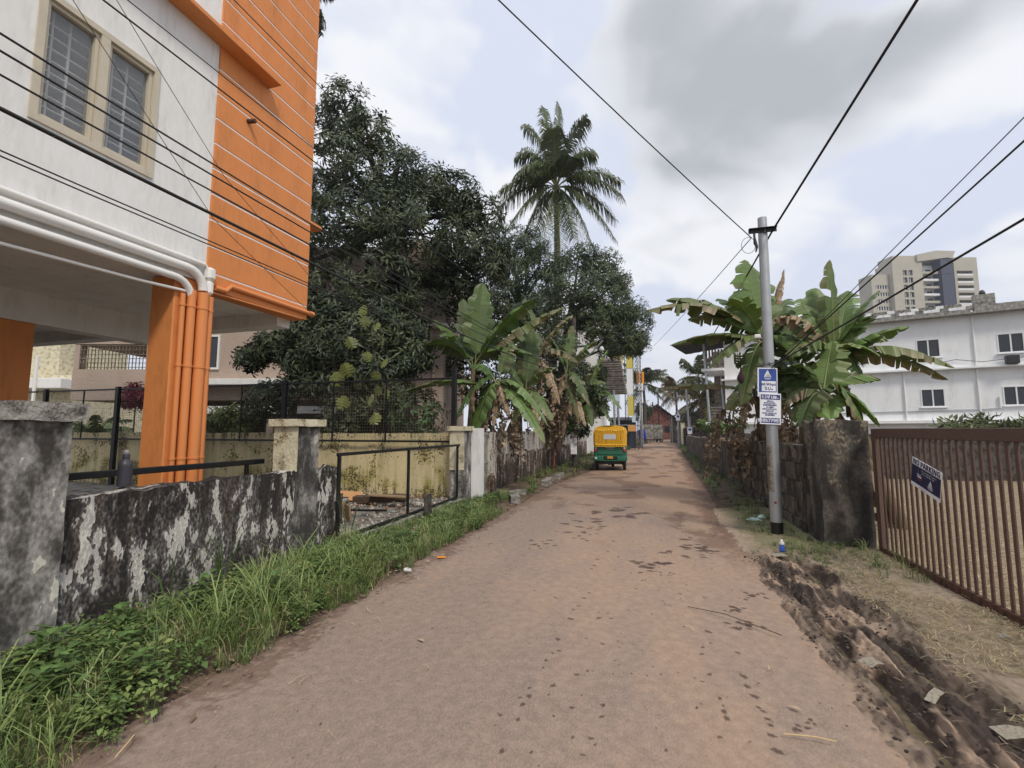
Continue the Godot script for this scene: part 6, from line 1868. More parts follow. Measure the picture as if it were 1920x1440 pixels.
# letters of the local script as pen strokes in a unit box
const GLYPHS := [
	[[0.1, 0.75, 0.25, 1.0, 0.5, 0.95, 0.55, 0.65, 0.3, 0.52, 0.62, 0.46, 0.72, 0.2, 0.5, 0.0, 0.15, 0.06]],
	[[0.75, 0.92, 0.4, 1.0, 0.14, 0.78, 0.4, 0.55, 0.7, 0.4, 0.72, 0.12, 0.4, 0.0, 0.08, 0.08]],
	[[0.0, 0.35, 0.05, 0.85, 0.25, 1.0, 0.42, 0.7, 0.4, 0.1, 0.58, 0.0, 0.76, 0.3, 0.76, 0.9, 0.66, 1.1, 0.9, 1.2, 1.0, 0.95]],
	[[0.3, 0.75, 0.1, 0.9, 0.08, 0.15, 0.5, 0.0, 0.88, 0.15, 0.88, 1.0]],
	[[0.0, 0.05, 0.03, 0.8, 0.2, 1.0, 0.36, 0.75, 0.36, 0.05], [0.36, 0.75, 0.52, 1.0, 0.68, 0.75, 0.68, 0.05], [0.68, 0.75, 0.84, 1.0, 1.0, 0.75, 1.0, 0.1, 0.84, 0.0]],
	[[0.35, 0.4, 0.15, 0.25, 0.3, 0.05, 0.5, 0.2, 0.35, 0.4]],
]

func write_glyphs(g: Geo, list: Array, at: Vector2, h: float, pen: float, z: float) -> void:
	var x := at.x
	for k in list:
		if k < 0:
			x += h * 0.55; continue
		for s in GLYPHS[k]:
			for e in range(0, s.size() - 2, 2):
				var a := Vector2(s[e], s[e + 1]) * h * Vector2(0.85, 1.0) + Vector2(x, at.y); var b := Vector2(s[e + 2], s[e + 3]) * h * Vector2(0.85, 1.0) + Vector2(x, at.y)
				var d := (b - a).normalized() * pen * 0.5
				var nn := Vector2(-d.y, d.x)
				a -= d; b += d
				g.quad(Vector3(a.x - nn.x, a.y - nn.y, z), Vector3(b.x - nn.x, b.y - nn.y, z), Vector3(b.x + nn.x, b.y + nn.y, z), Vector3(a.x + nn.x, a.y + nn.y, z))
		x += h * (1.12 if k == 4 else 0.62 if k == 5 else 1.0)

func card(g: Geo, x0: float, y0: float, x1: float, y1: float, z: float) -> void:
	g.quad(Vector3(x0, y0, z), Vector3(x1, y0, z), Vector3(x1, y1, z), Vector3(x0, y1, z))

func triangle_mark(g: Geo, c: Vector2, r: float, pen: float, z: float) -> void:
	for k in [1.0, 0.62, 0.3]:
		var P := [c + Vector2(-r * 0.9, -r * 0.7) * k, c + Vector2(r * 0.9, -r * 0.7) * k, c + Vector2(0, r) * k]
		for e in 3:
			var a: Vector2 = P[e]; var b: Vector2 = P[(e + 1) % 3]
			var nn := (b - a).normalized().orthogonal() * pen * 0.5
			g.quad(Vector3(a.x + nn.x, a.y + nn.y, z), Vector3(a.x - nn.x, a.y - nn.y, z), Vector3(b.x - nn.x, b.y - nn.y, z), Vector3(b.x + nn.x, b.y + nn.y, z))


# ------------------------------------------------------------------ right side of the lane
func right_walls() -> void:
	var ns := noise(91, 3.0, 4)
	var t := thing("gate_pillar", "thick mossy brown gate pillar beside the steel gate", "pillar", Vector3(2.5, 0, -7.76))
	var o := -t.position
	var g := Geo.new()
	g.uvs = Vector2(0.2, 0.5); g.uvo = Vector2(0.3, 1.0)
	g.rough(Vector3(2.19, -0.05, -8.12) + o, Vector3(2.78, 1.76, -7.42) + o, 0.045, 0.022, ns, 0.04)
	part(t, "shaft", g, mats.dark_wall)
	# block wall: every block its own piece, rough joints between
	t = thing("block_wall", "low wall of dark weathered concrete blocks beside the gate pillar", "wall", Vector3(2.25, 0, -11.0))
	o = -t.position
	g = Geo.new()
	g.span(Vector3(2.17, -0.05, -13.9) + o, Vector3(2.36, 1.385, -8.125) + o)
	part(t, "mortar", g, mats.concrete_dark)
	var kinds := []
	for k in 6:
		g = Geo.new()
		g.uvs = Vector2(0.2, 0.5); g.uvo = Vector2(0.17 * k, 0.31 * k)
		g.rough(Vector3(-0.115, 0.0, -0.285), Vector3(0.115, 0.265, 0.285), 0.07, 0.010, noise(300 + k, 4.0, 3))
		kinds.append(g.mesh())
	for row in 5:
		for c in 10:
			var z := -8.42 - c * 0.585 - (0.29 if row % 2 else 0.0)
			if z < -13.7: continue
			var b := part(t, "block", kinds[(row * 7 + c * 3) % 6], mats.dark_wall, Vector3(2.262 + rf(-0.008, 0.008), 0.01 + row * 0.278, z) + o)
			b.rotation = Vector3(rf(-0.01, 0.01), rf(-0.015, 0.015), rf(-0.01, 0.01))
	t = thing("compound_wall", "old dark wall running on behind the weeds on the right of the lane", "wall", Vector3(2.5, 0, -23.0))
	o = -t.position
	g = Geo.new()
	g.uvs = Vector2(0.2, 0.5); g.uvo = Vector2(0.1, 1.0)
	g.rough(Vector3(2.22, -0.05, -24.0) + o, Vector3(2.42, 1.30, -13.95) + o, 0.09, 0.02, ns, 0.06)
	g.rough(Vector3(2.40, -0.05, -36.0) + o, Vector3(2.60, 1.24, -24.02) + o, 0.12, 0.02, ns, 0.06)
	part(t, "wall_face", g, mats.dark_wall)
	t = thing("lot_wall", "long low dark wall at the back of the straw lot", "wall", Vector3(14, 0, -18.8))
	o = -t.position
	g = Geo.new()
	g.uvs = Vector2(0.2, 0.5); g.uvo = Vector2(0.5, 1.0)
	g.rough(Vector3(2.6, -0.05, -19.0) + o, Vector3(30.0, 1.50, -18.75) + o, 0.2, 0.02, ns, 0.03)
	part(t, "wall_face", g, mats.concrete_dark)

func steel_gate() -> void:
	var t := thing("steel_gate", "brown painted steel bar gate closing the straw lot", "gate", Vector3(2.80, 0, -3.2))
	var o := -t.position
	var z0 := -7.34; var z1 := 0.9
	var g := Geo.new()
	g.cham(Vector3(2.8, 1.58, (z0 + z1) * 0.5) + o, Vector3(0.05, 0.115, z1 - z0), 0.006)
	part(t, "top_rail", g, mats.gate_steel)
	g = Geo.new()
	g.cham(Vector3(2.8, 0.095, (z0 + z1) * 0.5) + o, Vector3(0.05, 0.085, z1 - z0), 0.006)
	part(t, "bottom_rail", g, mats.rust)
	for z in [z0 + 0.02, z0 + 0.085]:
		g = Geo.new()
		g.cham(Vector3(2.8, 0.80, z) + o, Vector3(0.048, 1.44, 0.042), 0.004)
		part(t, "stile", g, mats.gate_steel)
	g = Geo.new()
	g.cham(Vector3.ZERO, Vector3(0.015, 1.385, 0.040), 0.002)
	var bar := g.mesh()
	var k := 0
	while z0 + 0.20 + k * 0.112 < z1:
		var b := part(t, "bar", bar, mats.gate_steel, Vector3(2.8 + rf(-0.003, 0.003), 0.829, z0 + 0.20 + k * 0.112) + o)
		b.rotation.x = rf(-0.004, 0.004)
		k += 1
	g = Geo.new()
	g.cham(Vector3(2.77, 0.50, -7.30) + o, Vector3(0.03, 0.10, 0.10), 0.006)
	part(t, "latch", g, mats.rust)
	# the NO PARKING board tied to the bars, hanging aslant
	var s := thing("no_parking_sign", "navy NO PARKING board hanging aslant on the brown gate", "sign", Vector3(2.766, 1.11, -6.08))
	s.basis = Basis(Vector3(0, -sin(0.25), cos(0.25)), Vector3(0, cos(0.25), sin(0.25)), Vector3(-1, 0, 0))
	g = Geo.new()
	g.box(Vector3.ZERO, Vector3(0.55, 0.31, 0.006))
	part(s, "board", g, mats.sign_white)
	g = Geo.new()
	card(g, -0.272, -0.115, 0.272, 0.082, 0.0045)
	part(s, "navy_field", g, mats.sign_navy)
	part(s, "lettering", text("NO PARKING", 0.082, true), mats.sign_navy, Vector3(0, 0.118, 0.0045))
	g = Geo.new()
	for q in [[-0.17, 0.055, 0.20], [-0.17, 0.030, 0.17]]:
		var x: float = q[0]
		while x < q[2]:
			write_glyphs(g, [(int(x * 90.0) + 7) % 5], Vector2(x, q[1] - 0.008), 0.013, 0.0022, 0.0065)
			x += 0.0155
	write_glyphs(g, [1, 0, 3, 1, 2, 0, 4, 1, 3, 2, 0, 1], Vector2(-0.12, -0.145), 0.013, 0.0022, 0.0045)
	triangle_mark(g, Vector2(0.10, -0.035), 0.038, 0.006, 0.0065)
	card(g, 0.05, -0.075, 0.15, -0.069, 0.0065)
	card(g, 0.06, -0.09, 0.14, -0.084, 0.0065)
	card(g, -0.16, -0.005, -0.08, 0.003, 0.0065)
	card(g, -0.15, -0.03, -0.07, -0.014, 0.0065)
	part(s, "print", g, mats.sign_white)
	g = Geo.new()
	card(g, -0.14, -0.06, -0.07, -0.04, 0.0065)
	part(s, "red_print", g, mats.mud_red)

func sign_pole() -> void:
	var t := thing("utility_pole", "galvanised steel pole with two signs and a short crossarm", "pole", Vector3(1.76, 0, -8.03))
	var g := Geo.new()
	g.tube([Vector3(0, 0.26, 0), Vector3(0.0, 2.6, 0), Vector3(0.01, 2.62, 0), Vector3(0.02, 4.95, 0)], [0.082, 0.080, 0.074, 0.066], 20)
	part(t, "shaft", g, mats.galvanised)
	g = Geo.new()
	g.tube([Vector3(0, -0.1, 0), Vector3(0, 0.26, 0)], 0.085, 20)
	part(t, "painted_base", g, mats.black_steel)
	g = Geo.new()
	g.box(Vector3(0.0, 4.72, 0.07), Vector3(0.40, 0.07, 0.008))
	g.box(Vector3(0.0, 4.751, 0.10), Vector3(0.40, 0.008, 0.06))
	g.box(Vector3(0.03, 4.72, 0.085), Vector3(0.03, 0.09, 0.03))
	part(t, "crossarm", g, mats.dark_metal)
	g = Geo.new()
	g.tube([Vector3(-0.12, 4.69, 0.08), Vector3(-0.12, 4.62, 0.08), Vector3(-0.11, 4.52, 0.08), Vector3(-0.09, 4.46, 0.08), Vector3(-0.11, 4.38, 0.08)], [0.018, 0.016, 0.028, 0.02, 0.01], 8)
	part(t, "wire_clamp", g, mats.dark_metal)
	g = Geo.new()
	var ring := []
	for k in 19:
		var a := TAU * k / 18.0
		ring.append(Vector3(-0.21 + cos(a) * 0.10, 4.50 + sin(a) * 0.13, 0.08))
	g.tube(ring, 0.004, 5)
	part(t, "wire_loop", g, mats.cable)
	g = Geo.new()
	for y in [2.60, 2.64]:
		g.tube([Vector3(-0.085, y, 0), Vector3(0, y - 0.01, 0.086), Vector3(0.085, y + 0.02, 0), Vector3(0, y, -0.086), Vector3(-0.085, y, 0)], 0.006, 5)
	g.tube([Vector3(-0.2, 2.58, 0.1), Vector3(0, 2.61, 0.10), Vector3(0.22, 2.68, 0.1)], 0.007, 5)
	part(t, "tied_wire", g, mats.cable)
	# paper notices pasted round the shaft
	for q in [[1.05, 0.34], [0.70, 0.34]]:
		g = Geo.new()
		for k in 5:
			var a0 := -1.0 + k * 0.3 - 0.75; var a1 := a0 + 0.3
			var r := 0.0845
			g.quad(Vector3(sin(a0) * r, q[0], cos(a0) * r), Vector3(sin(a1) * r, q[0], cos(a1) * r), Vector3(sin(a1) * r, q[0] + q[1], cos(a1) * r), Vector3(sin(a0) * r, q[0] + q[1], cos(a0) * r))
		part(t, "notice", g, mats.paper)
		g = Geo.new()
		for k in 13:
			var a0 := -1.45; var a1 := a0 + rf(0.5, 0.95)
			var y: float = q[0] + 0.03 + k * 0.022
			var r := 0.0862
			for e in 3:
				var b0 := lerpf(a0, a1, e / 3.0); var b1 := lerpf(a0, a1, (e + 0.8) / 3.0)
				g.quad(Vector3(sin(b0) * r, y, cos(b0) * r), Vector3(sin(b1) * r, y, cos(b1) * r), Vector3(sin(b1) * r, y + 0.011, cos(b1) * r), Vector3(sin(b0) * r, y + 0.011, cos(b0) * r))
		part(t, "notice_print", g, mats.dark_metal)
	g = Geo.new()
	g.lathe(Vector3(-0.02, 0.55, 0.082), [[0.0, 0.0], [0.02, 0.0], [0.02, 0.004], [0.0, 0.004]], 10, Basis(Vector3.RIGHT, PI * 0.5))
	part(t, "red_mark", g, mats.mud_red)
	# upper sign
	var s := thing("pole_sign", "blue and white sign with a triangle mark tied high on the steel pole", "sign", Vector3(1.715, 2.335, -7.935), "", 0.18)
	s.rotation.z = -0.04
	g = Geo.new()
	g.box(Vector3.ZERO, Vector3(0.285, 0.44, 0.006))
	part(s, "board", g, mats.sign_white)
	g = Geo.new()
	card(g, -0.125, 0.02, 0.13, 0.205, 0.0042); card(g, -0.125, -0.15, -0.085, 0.02, 0.0042); card(g, -0.085, -0.15, 0.13, -0.135, 0.0042); card(g, 0.118, -0.135, 0.13, 0.02, 0.0042)
	part(s, "blue_field", g, mats.sign_blue)
	g = Geo.new()
	triangle_mark(g, Vector2(0.0, 0.125), 0.055, 0.009, 0.0065)
	card(g, -0.05, 0.06, 0.05, 0.068, 0.0065); card(g, -0.035, 0.045, 0.035, 0.052, 0.0065)
	part(s, "white_print", g, mats.sign_white)
	part(s, "lettering", text("60 Mbps", 0.052, true), mats.ink_blue, Vector3(0.015, -0.03, 0.0045))
	g = Geo.new()
	write_glyphs(g, [0, 3, 5], Vector2(-0.04, -0.115), 0.045, 0.009, 0.0045)
	for k in 12:
		card(g, -0.06 + k * 0.013, -0.20, -0.06 + k * 0.013 + (0.009 if k < 6 else 0.004), -0.17, 0.0045)
	part(s, "blue_print", g, mats.ink_blue)
	# lower sign with the telephone number
	s = thing("pole_sign", "white sign with a navy heading and telephone number on the steel pole", "sign", Vector3(1.735, 1.935, -7.932), "", 0.18)
	s.rotation.z = -0.05
	g = Geo.new()
	g.box(Vector3.ZERO, Vector3(0.30, 0.465, 0.006))
	part(s, "board", g, mats.sign_white)
	g = Geo.new()
	card(g, -0.138, 0.138, 0.138, 0.213, 0.0042); card(g, -0.138, -0.215, 0.138, -0.138, 0.0042)
	part(s, "navy_field", g, mats.ink_blue)
	g = Geo.new()
	write_glyphs(g, [0, 1, 2], Vector2(-0.125, 0.155), 0.040, 0.009, 0.0062)
	write_glyphs(g, [3, 4, 5], Vector2(0.008, 0.155), 0.040, 0.009, 0.0062)
	part(s, "heading", g, mats.sign_white)
	part(s, "lettering", text("9895779932", 0.068, true), mats.sign_white, Vector3(0, -0.177, 0.0062))
	g = Geo.new()
	var rows := [[0.105, 5], [0.075, 9], [0.045, 10], [0.015, 6], [-0.015, 11], [-0.045, 6], [-0.078, 11], [-0.105, 7]]
	for k in rows.size():
		var n: int = rows[k][1]
		var list := []
		for e in n: list.append((e * 3 + k * 2 + e * e) % 5)
		write_glyphs(g, list, Vector2(-n * 0.0105, rows[k][0]), 0.0185, 0.0045, 0.0045)
	part(s, "blue_print", g, mats.ink_blue)
	# white insulator hanging in the leaves
	g = Geo.new()
	g.cham(Vector3.ZERO, Vector3(0.10, 0.07, 0.06), 0.015)
	solo("wire_clip", g, mats.white_paint, "small white wire clip hanging beside the steel pole", "clip", Vector3(1.743, 3.163, -8.600))

func glazed_window(t: Node, at: Vector3, w: float, h: float, leaves := 2) -> void:
	var wd := thing_part(t, "window", at)
	var g := Geo.new()
	var f := 0.06
	for e in [[0.0, f, 0.0, h], [w - f, w, 0.0, h], [f, w - f, 0.0, f], [f, w - f, h - f, h]]:
		g.span(Vector3(e[0], e[2], -0.06), Vector3(e[1], e[3], 0.03))
	for k in range(1, leaves):
		g.span(Vector3(w * k / leaves - 0.035, f, -0.06), Vector3(w * k / leaves + 0.035, h - f, 0.02))
	part(wd, "frame", g, mats.white_paint)
	for k in leaves:
		g = Geo.new()
		g.span(Vector3(w * k / leaves + 0.04, f, -0.03 - 0.02 * k), Vector3(w * (k + 1) / leaves - 0.04, h - f, -0.02 - 0.02 * k))
		part(wd, "pane", g, mats.dark_glass)

# a wall in the local xy plane with rectangular openings, made of butted boxes; holes are [x0, x1, y0, y1] that do not overlap in x unless equal
func holed_wall(g: Geo, x0: float, x1: float, y0: float, y1: float, z0: float, z1: float, holes: Array) -> void:
	var xs := [x0, x1]
	for h in holes:
		for e in [h[0], h[1]]:
			if not xs.has(e): xs.append(e)
	xs.sort()
	for k in xs.size() - 1:
		var m: float = (xs[k] + xs[k + 1]) * 0.5
		var cuts := []
		for h in holes:
			if m > h[0] and m < h[1]: cuts.append(h)
		cuts.sort_custom(func(a, b): return a[2] < b[2])
		var y := y0
		for h in cuts:
			g.span(Vector3(xs[k], y, z0), Vector3(xs[k + 1], h[2], z1)); y = h[3]
		g.span(Vector3(xs[k], y, z0), Vector3(xs[k + 1], y1, z1))

func white_building() -> void:
	var t := thing("white_building", "long white two-storey building with sliding windows behind the straw lot", "building", Vector3(17.09, 0, -36.0), "", deg_to_rad(-16.0))
	var holes := []
	for x in [-8.1, -4.35, -0.6, 3.14, 6.9]:
		holes.append([x, x + 1.16, 6.18, 7.36])
		if x > -4.0: holes.append([x + 0.03, x + 1.19, 3.05, 4.20])
	var g := Geo.new()
	holed_wall(g, -12.0, 14.0, 0.0, 8.65, -0.22, 0.0, holes)
	g.span(Vector3(-12.0, 0, -12.0), Vector3(-11.78, 8.65, -0.23))
	g.span(Vector3(-11.77, 8.45, -12.0), Vector3(14.0, 8.64, -0.23))
	part(t, "wall", g, mats.building_white)
	g = Geo.new()
	g.span(Vector3(-11.7, 0.1, -1.3), Vector3(13.9, 8.4, -1.2))
	part(t, "inner_wall", g, mats.building_white)
	for h in holes:
		glazed_window(t, Vector3(h[0], h[2], 0.0), h[1] - h[0], h[3] - h[2])
	g = Geo.new()
	g.cham(Vector3(1.0, 5.40, 0.22), Vector3(26.4, 0.12, 0.44), 0.01)
	part(t, "floor_ledge", g, mats.building_white)
	g = Geo.new()
	g.cham(Vector3(1.0, 2.12, 0.22), Vector3(26.4, 0.2, 0.44), 0.01)
	part(t, "floor_ledge", g, mats.building_white)
	g = Geo.new()
	g.cham(Vector3(1.0, 8.69, 0.2), Vector3(26.5, 0.10, 0.9), 0.01)
	part(t, "roof_slab", g, mats.old_plaster)
	# parapet of rough white stones, each laid by itself
	rng.seed = 321
	var kinds := []
	for k in 5:
		g = Geo.new()
		g.rough(Vector3(-0.19, 0, -0.1), Vector3(0.19, 0.185, 0.1), 0.1, 0.015, noise(400 + k, 5.0, 2))
		kinds.append(g.mesh())
	for row in 3:
		for k in 13:
			var b := part(t, "parapet_stone", kinds[(row * 3 + k * 2) % 5], [mats.old_plaster, mats.concrete, mats.building_white][(row + k * k) % 3], Vector3(-3.0 + k * 0.40 + (0.2 if row % 2 else 0.0), 8.745 + row * 0.19, 0.45 + rf(-0.01, 0.01)))
			b.rotation.y = rf(-0.04, 0.04)
	g = Geo.new()
	g.rough(Vector3(2.15, 8.745, 0.2), Vector3(3.1, 9.75, 0.6), 0.2, 0.02, noise(420, 2.0, 2))
	part(t, "parapet_pier", g, mats.old_plaster)
	g = Geo.new()
	g.rough(Vector3(3.11, 8.745, 0.3), Vector3(14.0, 9.12, 0.55), 0.3, 0.02, noise(421, 2.0, 2))
	part(t, "parapet", g, mats.old_plaster)
	g = Geo.new()
	g.lathe(Vector3(2.6, 9.76, 0.4), [[0.0, 0.0], [0.14, 0.0], [0.16, 0.1], [0.1, 0.25], [0.0, 0.3]], 10)
	part(t, "finial", g, mats.dark_metal)
	for q in [[2.12, 2.2, 8.6], [-1.35, 2.2, 5.3], [3.0, 2.9, 3.6]]:
		g = Geo.new()
		g.tube([Vector3(q[0], q[1], 0.07), Vector3(q[0], q[2], 0.07)], 0.05, 8)
		part(t, "downpipe", g, mats.pvc_white)
	g = Geo.new()
	g.tube([Vector3(-6, 2.72, 0.06), Vector3(2.0, 2.85, 0.06), Vector3(3.0, 2.9, 0.06)], 0.035, 6)
	part(t, "water_pipe", g, mats.galvanised)
	g = Geo.new()
	g.tube([Vector3(0.2, 5.75, 0.1), Vector3(1.2, 5.95, 0.1), Vector3(2.4, 5.72, 0.1), Vector3(5.0, 5.95, 0.1), Vector3(9.0, 5.8, 0.1)], 0.018, 5)
	part(t, "cable", g, mats.cable)
	for q in [[0.9, 9.0, 2.6], [6.4, 9.1, 1.8], [-5.5, 8.75, 1.6]]:
		g = Geo.new()
		g.tube([Vector3(q[0], q[1], 0.1), Vector3(q[0], q[1] + q[2], 0.1)], 0.02, 5)
		g.tube([Vector3(q[0] - 0.4, q[1] + q[2] - 0.2, 0.1), Vector3(q[0] + 0.4, q[1] + q[2] - 0.2, 0.1)], 0.012, 5)
		part(t, "aerial", g, mats.dark_metal)
	for h in holes:
		g = Geo.new()
		g.cham(Vector3((h[0] + h[1]) * 0.5, h[2] - 0.04, 0.06), Vector3(h[1] - h[0] + 0.16, 0.07, 0.16), 0.01)
		part(t, "window_sill", g, mats.building_white)
	g = Geo.new()
	g.cham(Vector3(3.6, 5.72, 0.42), Vector3(0.55, 0.5, 0.45), 0.03)
	part(t, "air_conditioner", g, mats.dark_metal)
	# open galleries on the left end: slabs, a pale post, rails, a dark tin roof
	g = Geo.new()
	g.span(Vector3(-13.6, 6.15, -4.0), Vector3(-12.01, 6.35, 0.4))
	part(t, "gallery_slab", g, mats.building_white)
	g = Geo.new()
	g.span(Vector3(-13.6, 2.02, -4.0), Vector3(-12.01, 2.22, 0.4))
	part(t, "gallery_slab", g, mats.building_white)
	g = Geo.new()
	g.span(Vector3(-13.4, 0.0, -4.2), Vector3(-12.02, 8.3, -4.05))
	part(t, "gallery_wall", g, mats.sheet_brown)
	for q in [[-13.4, 0.25], [-12.9, -3.8]]:
		g = Geo.new()
		g.tube([Vector3(q[0] + 0.35, 0, q[1]), Vector3(q[0], 8.4, q[1])], 0.09, 8)
		part(t, "gallery_post", g, mats.galvanised)
	for k in 5:
		g = Geo.new()
		g.tube([Vector3(-13.2, 2.45 + k * 0.22, 0.3), Vector3(-12.05, 2.45 + k * 0.22, 0.3)], 0.02, 6)
		part(t, "gallery_rail", g, mats.galvanised)
	for k in 6:
		g = Geo.new()
		g.box(Vector3(-13.2 + k * 0.22, 7.1, 0.3), Vector3(0.14, 1.4, 0.03))
		part(t, "gallery_shutter", g, mats.sheet_brown)
	g = Geo.new()
	for k in 14:
		g.box(Vector3(-15.3 + k * 0.30, 8.15 + k * 0.03, -0.6), Vector3(0.30, 0.05 + 0.04 * (k % 2), 5.0), Basis(Vector3(0, 0, 1), 0.1))
	part(t, "tin_roof", g, mats.roof_dark)

func far_tower() -> void:
	var t := thing("apartment_tower", "beige high-rise apartment tower with a dark fin and canopy roof", "tower", Vector3(108.581, 1.620, -225.133) * Vector3(1, 0, 1), "", deg_to_rad(16.213))
	var s := 185.0 / 890.0
	var Y := func(v: float) -> float: return 1.62 + 185.0 * ((720.0 - v) / 890.0 * 0.9954 + 0.0962)
	var X := func(u: float) -> float: return (u - 1735.0) * s
	var g := Geo.new()
	# left wing
	var lh := []
	for k in 8: lh.append([X.call(1641.0), X.call(1666.0), Y.call(531.0 + k * 14.2), Y.call(524.0 + k * 14.2)])
	holed_wall(g, X.call(1633.0), X.call(1668.0), 0.0, Y.call(502.0), -9.0, -2.0, lh)
	part(t, "left_wing", g, mats.tower_beige)
	for h in lh:
		g = Geo.new()
		g.span(Vector3(h[0], h[2], -2.5), Vector3(h[1], h[3], -2.4))
		part(t, "window", g, mats.dark_glass)
		for k in 5:
			g = Geo.new()
			var x: float = lerpf(h[0], h[1], (k + 0.5) / 5.0)
			g.box(Vector3(x, (h[2] + h[3]) * 0.5, -2.2), Vector3(0.25, h[3] - h[2], 0.2))
			part(t, "mullion", g, mats.tower_white)
	# main block with paired windows
	g = Geo.new()
	var mh := []
	for k in 8:
		var y0: float = Y.call(507.0 + k * 14.6); var y1: float = Y.call(496.5 + k * 14.6)
		mh.append([X.call(1688.0), X.call(1696.0), y0, y1]); mh.append([X.call(1699.0), X.call(1707.0), y0, y1])
	holed_wall(g, X.call(1668.2), X.call(1726.0), 0.0, Y.call(480.0), -9.0, 0.0, mh)
	g.span(Vector3(X.call(1671.0), Y.call(479.9), -8.0), Vector3(X.call(1716.0), Y.call(467.0), -0.4))
	part(t, "main_block", g, mats.tower_beige)
	for h in mh:
		g = Geo.new()
		g.span(Vector3(h[0], h[2], -0.7), Vector3(h[1], h[3], -0.6))
		part(t, "window", g, mats.dark_glass)
		g = Geo.new()
		g.box(Vector3((h[0] + h[1]) * 0.5, (h[2] + h[3]) * 0.5, -0.5), Vector3(0.16, h[3] - h[2], 0.12))
		part(t, "mullion", g, mats.tower_white)
	# balcony bay, white inside
	g = Geo.new()
	g.span(Vector3(X.call(1726.1), 0, -8.0), Vector3(X.call(1762.0), Y.call(482.0), -3.2))
	part(t, "balcony_wall", g, mats.tower_white)
	for k in 9:
		g = Geo.new()
		var y: float = Y.call(503.0 + k * 14.6)
		g.span(Vector3(X.call(1726.1), y, -3.1), Vector3(X.call(1758.0), y + 0.9, -0.3))
		part(t, "balcony", g, mats.tower_beige if k % 2 == 0 else mats.tower_white)
		g = Geo.new()
		g.span(Vector3(X.call(1731.0), y + 1.0, -3.15), Vector3(X.call(1740.0), y + 2.5, -3.05))
		g.span(Vector3(X.call(1745.0), y + 1.0, -3.15), Vector3(X.call(1755.0), y + 2.5, -3.05))
		part(t, "balcony_door", g, mats.dark_glass)
	g = Geo.new()
	g.span(Vector3(X.call(1759.0), 0, -9.0), Vector3(X.call(1782.0), Y.call(476.0), 0.8))
	part(t, "dark_fin", g, mats.tower_dark)
	# right block with balconies
	g = Geo.new()
	var rh := []
	for k in 8: rh.append([X.call(1797.0), X.call(1828.0), Y.call(506.0 + k * 14.6), Y.call(496.0 + k * 14.6)])
	holed_wall(g, X.call(1792.0), X.call(1838.0), 0.0, Y.call(469.0), -4.0, -1.0, rh)
	g.span(Vector3(X.call(1782.1), 0, -9.0), Vector3(X.call(1791.9), Y.call(484.0), -3.0))
	g.span(Vector3(X.call(1792.0), 0, -9.0), Vector3(X.call(1838.0), Y.call(480.0), -5.0))
	part(t, "right_block", g, mats.tower_beige)
	for k in rh.size():
		var h: Array = rh[k]
		g = Geo.new()
		g.span(Vector3(h[0], h[2], -4.3), Vector3(lerpf(h[0], h[1], 0.55), h[3], -4.1))
		part(t, "balcony_door", g, mats.dark_glass)
		g = Geo.new()
		g.span(Vector3(h[0], h[2], -1.2), Vector3(h[1], h[2] + 0.8, -0.95))
		part(t, "balcony", g, mats.tower_white)
		g = Geo.new()
		g.span(Vector3(X.call(1783.0), h[2] + 0.3, -2.95), Vector3(X.call(1790.0), h[3], -2.85))
		part(t, "window", g, mats.dark_glass)
	# the raised canopy over the roof
	g = Geo.new()
	g.prism(PackedVector2Array([Vector2(X.call(1716.0), Y.call(480.0)), Vector2(X.call(1775.0), Y.call(472.0)), Vector2(X.call(1784.0), Y.call(474.0)), Vector2(X.call(1791.0), Y.call(459.0)), Vector2(X.call(1753.0), Y.call(458.0)), Vector2(X.call(1716.0), Y.call(466.0))]), 9.0, Transform3D(Basis(), Vector3(0, 0, -4.0)))
	part(t, "roof_canopy", g, mats.tower_beige)


